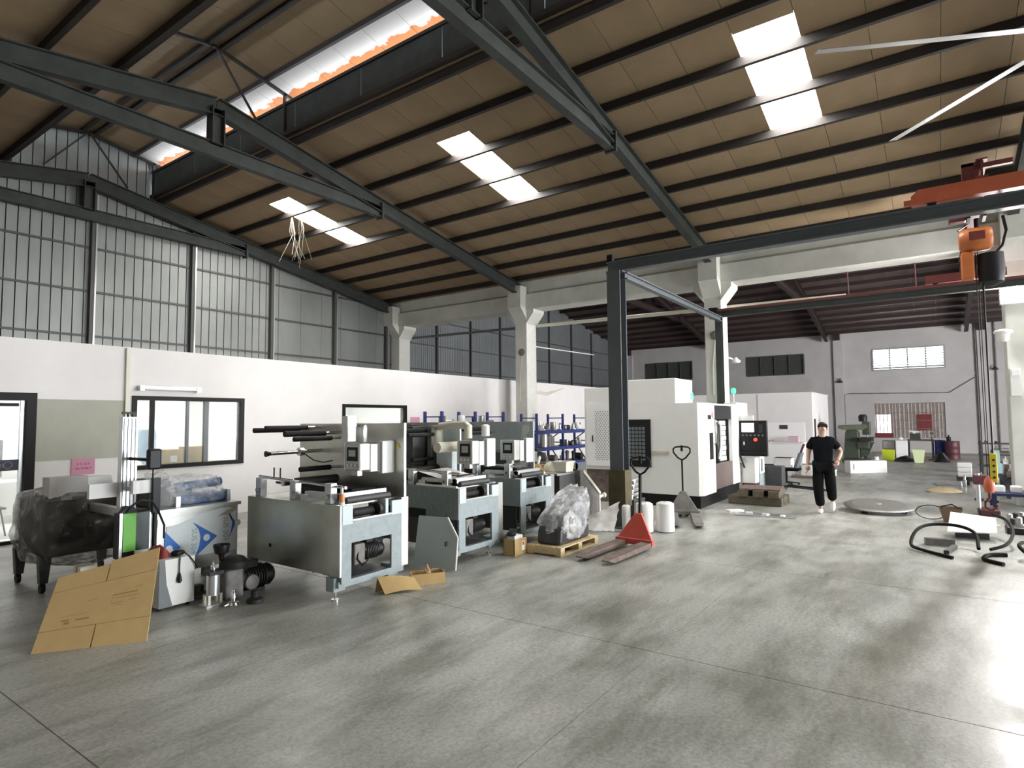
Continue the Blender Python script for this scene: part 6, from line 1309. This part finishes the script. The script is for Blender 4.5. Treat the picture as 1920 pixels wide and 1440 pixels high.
MB().box(21.85, 22.15, -1.5, -1.34, 0.45, 0.82).box(21.8, 22.2, -1.55, -1.3, 0, 0.45).thing('cyan_box', mat('cyan_paint', (0.35, 0.55, 0.55), rough=0.5), 'pale cyan box standing by the bar rack', 'box')
al = empty('aluminium_block', (21.1, -0.66, 0), 'bright ribbed aluminium profile block on the floor', 'block')
for q in range(3): MB().box(20.95, 21.3, -0.82, -0.5, 0.12+0.13*q, 0.24+0.13*q).build('profile', 'white_bright', al, bevel=0.01)
MB().box(20.9, 21.35, -0.85, -0.47, 0, 0.12).build('pallet_base', 'dark_grey', al)
rr = random.Random(31)
for q in range(9):
    x, y = 18.7+0.5*(q % 3), -0.50-0.09*q; h = rr.uniform(0.18, 0.42); r_ = rr.uniform(0.03, 0.06)
    mm = ['aluminium', 'chrome', 'cast_iron', 'white_plastic'][q % 4]
    MB().lathe([(r_*0.9, 0), (r_, 0.01), (r_, h*0.6), (r_*0.6, h*0.65), (r_*0.6, h), (r_*0.3, h+0.01)], (x, y, 0), 14).thing('steel_shaft', mm, ['silver stepped shaft standing on the floor by the aluminium block', 'chrome stepped shaft standing on the floor by the aluminium block', 'black stepped shaft standing on the floor by the aluminium block', 'white stepped spool standing on the floor by the aluminium block'][q % 4], 'shaft', 'stepped shafts by the aluminium block', smooth=35)
heap('cream_cloth', 'flat cream cloth lying on the floor by the stepped shafts', 'cloth', 17.9, -0.15, 0.0, 0.35, 0.35, 0.08, mat('cream_cloth', (0.72, 0.6, 0.36), rough=0.9), 7, 0.4)
MB().obox((19.6, -0.25, 0.02), (0.25, 0.6, 0.03), (0, 0, 0.3)).thing('metal_plate', 'stainless_plain', 'thin metal plate on the floor beside the aluminium block', 'plate')
# workbench by the column
wbn = empty('workbench', (17.6, -1.7, 0), 'dark steel workbench crowded with parts beside the floodlight column', 'workbench')
MB().box(16.9, 18.6, -2.5, -1.2, 0.36, 0.42).build('bench_top', 'cast_iron', wbn)
for a in (17.0, 18.5):
    for b in (-1.28, -2.4): MB().box(a-0.04, a+0.04, b-0.04, b+0.04, 0, 0.36).build('leg', 'dark_grey', wbn)
for q in range(8):
    part_item(rr.randint(0, 3), 17.06+0.2*q, -1.38-0.37*(q % 2), 0.421, rr.uniform(1.0, 1.6), ['rust_steel', 'cast_iron', 'aluminium', 'dark_red'][q % 4], ['rusty part lying on the dark workbench', 'black part lying on the dark workbench', 'silver part lying on the dark workbench', 'dark red part lying on the dark workbench'][q % 4], 'parts on the workbench')
nb = empty('navy_stand', (15.2, -1.35, 0), 'low navy blue steel stand with white boxes on it', 'stand')
MB().box(14.7, 15.6, -1.7, -0.85, 0.28, 0.33).build('top', 'dark_navy', nb)
for a in (14.75, 15.55):
    for b in (-0.9, -1.65): MB().box(a-0.03, a+0.03, b-0.03, b+0.03, 0, 0.28).build('leg', 'dark_navy', nb)
for q, (y, w_, lb) in enumerate(((-0.98, 0.2, 'white box on the navy stand next to the yellow pendant'), (-1.25, 0.17, 'white rounded box on the navy stand beside the column'))):
    MB().box(14.95, 15.2, y-w_/2, y+w_/2, 0.33, 0.45).thing('white_box', 'white_bright', lb, 'box', bevel=0.02)
MB().box(14.8, 15.05, -1.55, -1.4, 0.33, 0.6).thing('pale_can', 'pale_blue', 'pale blue square can on the navy stand', 'can', bevel=0.01)
rd = empty('bench_grinder', (14.0, -0.75, 0), 'dark red machine base with a silver column on the floor', 'machine')
MB().box(13.75, 14.25, -0.92, -0.6, 0, 0.12).build('base', 'drum_maroon', rd, bevel=0.03); MB().cyl((14.0, -0.62, 0.12), (14.0, -0.62, 0.75), 0.035, n=12).build('column', 'aluminium', rd, smooth=40); MB().box(13.9, 14.12, -0.8, -0.55, 0.55, 0.72).build('head', 'drum_maroon', rd, bevel=0.02)
for q in range(6):
    x, y = 12.5+0.18*q, -0.98-0.09*(q % 3); MB().lathe([(0.05, 0), (0.08, 0.01), (0.08, 0.06), (0.04, 0.07), (0.04, 0.16), (0.02, 0.17)], (x, y, 0), 14).thing('coupling', ['cast_iron', 'stainless_plain'][q % 2], ['black shaft coupling on the floor by the red machine base', 'steel shaft coupling on the floor by the red machine base'][q % 2], 'coupling', 'couplings by the red machine base', smooth=35)
br2 = empty('brown_tool_bag', (12.8, -0.2, 0), 'brown open tool bag with a coiled cable beside it', 'bag')
bb = MB().add([(12.65,-0.28,0),(12.9,-0.28,0),(12.9,-0.08,0),(12.65,-0.08,0),(12.6,-0.34,0.24),(12.95,-0.34,0.24),(12.95,-0.02,0.24),(12.6,-0.02,0.24)], [(3,2,1,0),(0,1,5,4),(1,2,6,5),(2,3,7,6),(3,0,4,7)]); bb.build('bag', mat('bag_brown', (0.16, 0.11, 0.07), rough=0.8), br2)
MB().tube([(12.8+0.03*i*0, -0.05+0.22*math.cos(a)+0.15, 0.02+0.12+0.12*math.sin(a)) for i, a in enumerate([2*PI*i/18 for i in range(18)])], 0.008, n=6, closed=True).build('cable_loop', 'black_plastic', br2)
MB().tube([(12.7, -0.3, 0.24), (12.75, -0.2, 0.3), (12.8, -0.05, 0.25)], 0.012, n=6).build('strap', 'black_plastic', br2)
# white board and black bent frames in front
wbd = empty('white_board', (11.3, -0.45, 0), 'white board lying tilted on the black bent frames', 'board')
MB().add([(10.95, -0.1, 0.10), (11.05, -0.68, 0.12), (11.75, -0.72, 0.24), (11.65, -0.16, 0.30), (10.95, -0.1, 0.115), (11.05, -0.68, 0.135), (11.75, -0.72, 0.255), (11.65, -0.16, 0.315)], [(0,1,2,3),(7,6,5,4),(0,4,5,1),(1,5,6,2),(2,6,7,3),(3,7,4,0)]).build('sheet', 'white_paper', wbd)
MB().box(11.2, 11.5, -0.6, -0.2, 0, 0.12).build('support_block', 'dark_grey', wbd)
def catmull(p, n=6):
    q = [Vector(a) for a in p]; q = [q[0]]+q+[q[-1]]; out = []
    for i in range(1, len(q)-2):
        for k in range(n):
            t = k/n; a, b, c, d = q[i-1], q[i], q[i+1], q[i+2]
            out.append(0.5*((2*b)+(c-a)*t+(2*a-5*b+4*c-d)*t*t+(3*b-a-3*c+d)*t*t*t))
    return out+[q[-2]]
def bent(lb, pts, r=0.022):
    pts = catmull(pts)
    e = empty('bent_frame', (pts[0][0], pts[0][1], 0), lb, 'frame', 'black bent tube frames')
    MB().tube(pts, r, n=8).build('tube', mat('black_tube', (0.006, 0.006, 0.006), rough=0.6, spec=0.12), e, smooth=60)
    return e
bent('black bent tube frame with its open end towards the bare floor', [(9.45, -0.13, 0.022), (9.75, 0.2, 0.03), (9.95, 0.32, 0.06), (10.25, 0.26, 0.2), (10.5, 0.1, 0.26), (10.6, -0.2, 0.26), (10.45, -0.4, 0.2), (10.1, -0.42, 0.05)])
bent('black bent tube frame curling round the white board', [(10.24, -0.55, 0.03), (10.4, -0.72, 0.08), (10.7, -0.82, 0.16), (11.1, -0.84, 0.24), (11.5, -0.8, 0.28), (11.75, -0.68, 0.3)])
bent('black bent tube frame lying flat beside the white plates', [(9.35, -0.62, 0.022), (9.55, -0.45, 0.022), (9.85, -0.5, 0.022), (9.95, -0.62, 0.025), (9.98, -0.7, 0.025)], 0.025)
bent('black bent tube frame with a raised hoop', [(9.72, -0.98, 0.022), (9.85, -0.85, 0.12), (10.0, -0.83, 0.17), (10.2, -0.95, 0.17), (10.3, -1.3, 0.1), (10.3, -1.7, 0.03)], 0.022)
for q, (x, y, lb) in enumerate(((10.75, -1.1, 'white plate among the black bent frames'), (9.62, -1.25, 'white plate by the open end of the flat black frame'), (12.35, -0.6, 'white plate on the floor behind the white board'))):
    MB().obox((x, y, 0.065), (0.22, 0.36, 0.012), (0.05, 0, 0.2*q)).obox((x, y, 0.03), (0.15, 0.25, 0.06), (0, 0, 0.2*q)).thing('white_plate', 'white_paper', lb, 'plate')
MB().obox((10.0, -0.12, 0.025), (0.5, 0.06, 0.05), (0, 0, R(-12))).thing('steel_channel', 'dark_grey', 'dark steel channel lying inside the black bent frame', 'channel')
MB().obox((10.36, 0.0, 0.05), (0.1, 0.34, 0.1), (0, 0, R(12))).thing('steel_channel', 'worn_grey_paint', 'grey steel channel lying under the raised side of the black frame', 'channel')
MB().box(11.9, 12.25, -1.1, -0.85, 0, 0.1).thing('black_tray', 'black_plastic', 'black flat tray on the floor behind the white board', 'tray', bevel=0.02)
# round disc cover lying on blocks
dc = empty('round_cover', (13.45, 0.92, 0), 'large round grey metal cover lying tilted on the floor', 'cover')
M_ = Matrix.Translation((13.45, 0.92, 0.12)) @ Matrix.Rotation(R(5), 4, Vector((-0.07, 1, 0))).inverted()
MB().lathe([(0.0, -0.01), (0.58, -0.02), (0.6, 0.0), (0.58, 0.012), (0.46, 0.018)], (0, 0, 0), 48).xf(M_).build('rim', 'stainless_plain', dc, smooth=35)
MB().lathe([(0.46, 0.014), (0.45, 0.022), (0.08, 0.028), (0.0, 0.028)], (0, 0, 0), 48).xf(M_).build('mesh_face', mat('disc_grey', (0.16, 0.155, 0.15), rough=0.6, var=0.3, scale=30), dc, smooth=35)
MB().lathe([(0.06, 0.026), (0.05, 0.04), (0.0, 0.045)], (0, 0, 0), 20).xf(M_).build('hub', 'stainless_plain', dc, smooth=35)
for a in (0.5, 2.6, 4.7): MB().box(13.45+0.4*math.cos(a)-0.05, 13.45+0.4*math.cos(a)+0.05, 0.92+0.4*math.sin(a)-0.05, 0.92+0.4*math.sin(a)+0.05, 0, 0.055).build('support_block', 'black_plastic', dc)

# more stock standing between the bar rack and the column
ps = empty('parts_shelf', (22.6, -1.9, 0), 'low dark steel shelf crowded with small machine parts before the bar rack', 'shelf')
for zz in (0.1, 0.42, 0.74): MB().box(22.3, 22.9, -2.35, -1.35, zz-0.03, zz).build('shelf_board', 'rust_steel', ps)
for a in (22.33, 22.87):
    for b in (-1.38, -2.32): MB().box(a-0.025, a+0.025, b-0.025, b+0.025, 0, 0.8).build('post', 'dark_grey', ps)
PM = ['rust_steel', 'cast_iron', 'aluminium', 'orange_paint', 'press_blue', 'white_plastic']; PN = ['rusty', 'black', 'silver', 'orange', 'blue grey', 'white']
for lv, zz in enumerate((0.101, 0.421, 0.741)):
    for q in range(5):
        k = (q*2+lv*3) % 6; part_item((q+lv) % 4, 22.45+0.05*(q % 2), -1.47-0.19*q, zz, 0.93, PM[k], '%s %s on the %s board of the low dark shelf' % (PN[k], KN[(q+lv) % 4], ['bottom', 'middle', 'top'][lv]), 'parts on the low dark shelf')
lt2 = empty('lathe_bed', (19.8, -1.75, 0), 'low oily machine bed with a red headstock standing behind the workbench', 'machine')
MB().box(19.3, 20.6, -2.1, -1.45, 0, 0.3).build('bed', 'cast_iron', lt2, bevel=0.02); MB().box(19.35, 19.8, -1.95, -1.5, 0.3, 0.55).build('headstock', 'orange_paint', lt2, bevel=0.03)
MB().cyl((19.8, -1.72, 0.43), (19.95, -1.72, 0.43), 0.1, n=18).build('chuck', 'chrome', lt2, smooth=40); MB().box(20.2, 20.45, -1.9, -1.55, 0.3, 0.45).build('tailstock', 'dark_grey', lt2, bevel=0.02)
dt = empty('tool_table', (13.3, -1.75, 0), 'low black tool table with metal pieces beside the red machine base', 'table')
MB().box(12.7, 13.9, -2.3, -1.3, 0.3, 0.34).build('table_top', 'black_plastic', dt)
for a in (12.76, 13.84):
    for b in (-1.36, -2.24): MB().box(a-0.03, a+0.03, b-0.03, b+0.03, 0, 0.3).build('leg', 'dark_grey', dt)
for q in range(5): part_item(q % 4, 12.85+0.22*q, -1.45-0.1*(q % 3), 0.341, 1.3, PM[(q+1) % 6], '%s %s on the low black tool table' % (PN[(q+1) % 6], KN[q % 4]), 'parts on the low black tool table')
for q, (x, y, h) in enumerate(((16.3, -0.75, 0.55), (16.6, -0.9, 0.42), (16.1, -0.95, 0.36))):
    MB().lathe([(0.09, 0), (0.1, 0.01), (0.1, 0.04), (0.035, 0.05), (0.035, h*0.7), (0.06, h*0.72), (0.06, h*0.9), (0.02, h)], (x, y, 0), 16).thing('jack_stand', ['dark_grey', 'aluminium', 'drum_maroon'][q], ['tall dark jack stand on the floor before the workbench', 'silver jack stand on the floor before the workbench', 'short maroon jack stand on the floor before the workbench'][q], 'stand', smooth=35)
# ================================================================ THE WALKING MAN
def skin(vs, es, rad, root=0, sub=2):
    me = bpy.data.meshes.new('sk'); me.from_pydata(vs, es, []); o = bpy.data.objects.new('sk', me); col.objects.link(o)
    m = o.modifiers.new('s', 'SKIN'); m.use_smooth_shade = True; s = o.modifiers.new('ss', 'SUBSURF'); s.levels = sub; s.render_levels = sub
    for i, r in enumerate(rad): me.skin_vertices[0].data[i].radius = r if isinstance(r, tuple) else (r, r)
    me.skin_vertices[0].data[root].use_root = True
    dg = bpy.context.evaluated_depsgraph_get(); dg.update(); ev = bpy.data.meshes.new_from_object(o.evaluated_get(dg))
    b = MB().add([tuple(v.co) for v in ev.vertices], [tuple(p.vertices) for p in ev.polygons])
    bpy.data.objects.remove(o); bpy.data.meshes.remove(me); bpy.data.meshes.remove(ev); return b
man = empty('person', (12.71, 1.74, 0), 'man in black polo shirt, black trousers and white shoes walking across the floor', 'person', rz=R(-82.2))
J = {'pel': (0, 0, .92), 'sp': (0, 0, 1.08), 'ch': (0, 0, 1.27), 'nb': (0, .01, 1.42), 'nk': (.005, -.005, 1.485), 'h1': (.01, -.02, 1.56), 'h2': (.015, -.015, 1.63),
     'rh': (-.09, 0, .88), 'rk': (-.10, -.07, .49), 'ra': (-.07, -.01, .10), 'rt': (-.075, -.13, .05), 'lh': (.09, 0, .88), 'lk': (.115, -.08, .50), 'la': (.135, .24, .22), 'lt': (.14, .20, .09),
     'rs': (-.165, .01, 1.36), 're': (-.245, .03, 1.12), 'rw': (-.265, -.03, .89), 'ls': (.165, .01, 1.36), 'le': (.31, .07, 1.15), 'lw': (.245, -.10, .99)}
RD = {'pel': (.13, .095), 'sp': (.125, .09), 'ch': (.15, .1), 'nb': .07, 'nk': .052, 'h1': (.07, .082), 'h2': (.076, .09), 'rh': .085, 'rk': .058, 'ra': .038, 'rt': .03, 'lh': .085, 'lk': .058, 'la': .038, 'lt': .03, 'rs': .055, 're': .042, 'rw': .027, 'ls': .055, 'le': .042, 'lw': .027}
E_ = [('pel', 'sp'), ('sp', 'ch'), ('ch', 'nb'), ('nb', 'nk'), ('nk', 'h1'), ('h1', 'h2'), ('pel', 'rh'), ('rh', 'rk'), ('rk', 'ra'), ('ra', 'rt'), ('pel', 'lh'), ('lh', 'lk'), ('lk', 'la'), ('la', 'lt'), ('ch', 'rs'), ('rs', 're'), ('re', 'rw'), ('ch', 'ls'), ('ls', 'le'), ('le', 'lw')]
ks = list(J); ix = {k: i for i, k in enumerate(ks)}
body = skin([J[k] for k in ks], [(ix[a], ix[b]) for a, b in E_], [RD[k] for k in ks])
def hand(b, w, fwd, side, s=1.0):
    w = Vector(w); f = Vector(fwd).normalized(); sd = Vector(side).normalized(); nn = f.cross(sd)
    c = w+f*0.055
    b.ell(c, (0.04, 0.04, 0.05), 10, 8)
    for q, (o, l) in enumerate(((-0.03, 0.065), (-0.01, 0.075), (0.01, 0.07), (0.03, 0.055))):
        p = w+f*0.09+sd*o; b.tube([p, p+f*l*0.5+nn*0.01, p+f*l*0.85+nn*0.035], 0.0085, n=6)
    p = w+f*0.04+sd*-0.035; b.tube([p, p+f*0.03-sd*0.025, p+f*0.06-sd*0.02+nn*0.02], 0.01, n=6)
hand(body, J['rw'], (-0.03, -0.15, -1), (0, -1, 0.1)); hand(body, J['lw'], (-0.25, -0.6, -0.6), (1, -0.3, 0))
# face: turned a little towards the crane
T_ = Vector((0.25, -1, 0.05)).normalized(); S_ = Vector((-T_.y, T_.x, 0)).normalized(); HC = Vector((0.013, -0.02, 1.592))
body.ell(HC+T_*0.088+Vector((0, 0, -0.005)), (0.013, 0.016, 0.022), 10, 6)
for s in (-1, 1): body.ell(HC+S_*0.078*s+Vector((0, 0.01, 0.0)), (0.012, 0.02, 0.03), 10, 6)
bo = body.build('body', 'skin', man, local=True, smooth=70)
for s in (-1, 1):
    MB().ell(HC+T_*0.083+S_*0.03*s+Vector((0, 0, 0.022)), (0.011, 0.009, 0.007), 8, 6).build('eye', 'hair', bo, local=True)
    MB().ell(HC+T_*0.084+S_*0.032*s+Vector((0, 0, 0.042)), (0.018, 0.006, 0.0035), 8, 6).build('eyebrow', 'hair', bo, local=True)
MB().ell(HC+T_*0.082+Vector((0, 0, -0.042)), (0.022, 0.012, 0.007), 8, 6).build('mouth', mat('lips', (0.35, 0.14, 0.12), rough=0.5), bo, local=True)
hm = MB().ell(HC+Vector((0, 0.014, 0.03)), (0.089, 0.104, 0.094), 28, 18, lambda d: 1+0.04*nz(d.x*7, d.y*7, d.z*7))
def hairclip(p):
    x, y, z = p; q = (Vector(p)-HC); fr = q.normalized().dot(T_)        # 1 at the face, -1 at the nape
    lim = 1.602+0.074*max(-0.75, min(1.0, fr*2.2))                                 # hairline drops from forehead to nape
    if z < lim: c = Vector((HC.x, HC.y+0.01, lim)); d = Vector((x-c.x, y-c.y, 0)); return (c.x+d.x*0.9, c.y+d.y*0.9, lim)
    return p
hm.v = [hairclip(p) for p in hm.v]
hm.build('hair', 'hair', man, local=True, smooth=60)
# trousers and shirt
tv = ['pel', 'rh', 'rk', 'ra', 'lh', 'lk', 'la']; tp = {k: J[k] for k in tv}; tp['ra'] = (-.07, -.01, .12); tp['la'] = (.134, .225, .24)
tr = {'pel': (.165, .125), 'rh': .118, 'rk': .098, 'ra': .085, 'lh': .118, 'lk': .098, 'la': .085}
ti = {k: i for i, k in enumerate(tv)}
skin([tp[k] for k in tv], [(ti[a], ti[b]) for a, b in (('pel', 'rh'), ('rh', 'rk'), ('rk', 'ra'), ('pel', 'lh'), ('lh', 'lk'), ('lk', 'la'))], [tr[k] for k in tv]).build('trousers', 'navy_cloth', man, local=True, smooth=70)
sp_ = [(0, 0, .83), (0, 0, 1.04), (0, 0, 1.24), (0, .01, 1.37), (0, .005, 1.425), (-.165, .01, 1.36), (-.235, .02, 1.19), (.165, .01, 1.36), (.265, .05, 1.21)]
skin(sp_, [(0, 1), (1, 2), (2, 3), (3, 4), (2, 5), (5, 6), (2, 7), (7, 8)], [(.185, .14), (.175, .125), (.185, .125), .10, .06, .09, .08, .09, .08], root=1).build('polo_shirt', 'black_cloth', man, local=True, smooth=70)
# shoes
m = MB().ell((-.075, -.06, .045), (.048, .13, .05), 16, 10); m.v = [(x, y, max(z, 0.002)) for x, y, z in m.v]; m.build('shoe', 'white_bright', man, local=True, smooth=60)
m = MB().ell((0, 0, 0), (.046, .125, .05), 16, 10); m.xf(Matrix.Translation((.138, .205, .125)) @ Matrix.Rotation(R(52), 4, 'X')); m.build('shoe', 'white_bright', man, local=True, smooth=60)
MB().tube([(0.062*math.cos(a), 0.0+0.062*math.sin(a), 1.438+0.02*math.sin(a)) for a in [2*PI*i/18 for i in range(18)]], 0.014, n=6, closed=True).build('collar', 'black_cloth', man, local=True, smooth=60)
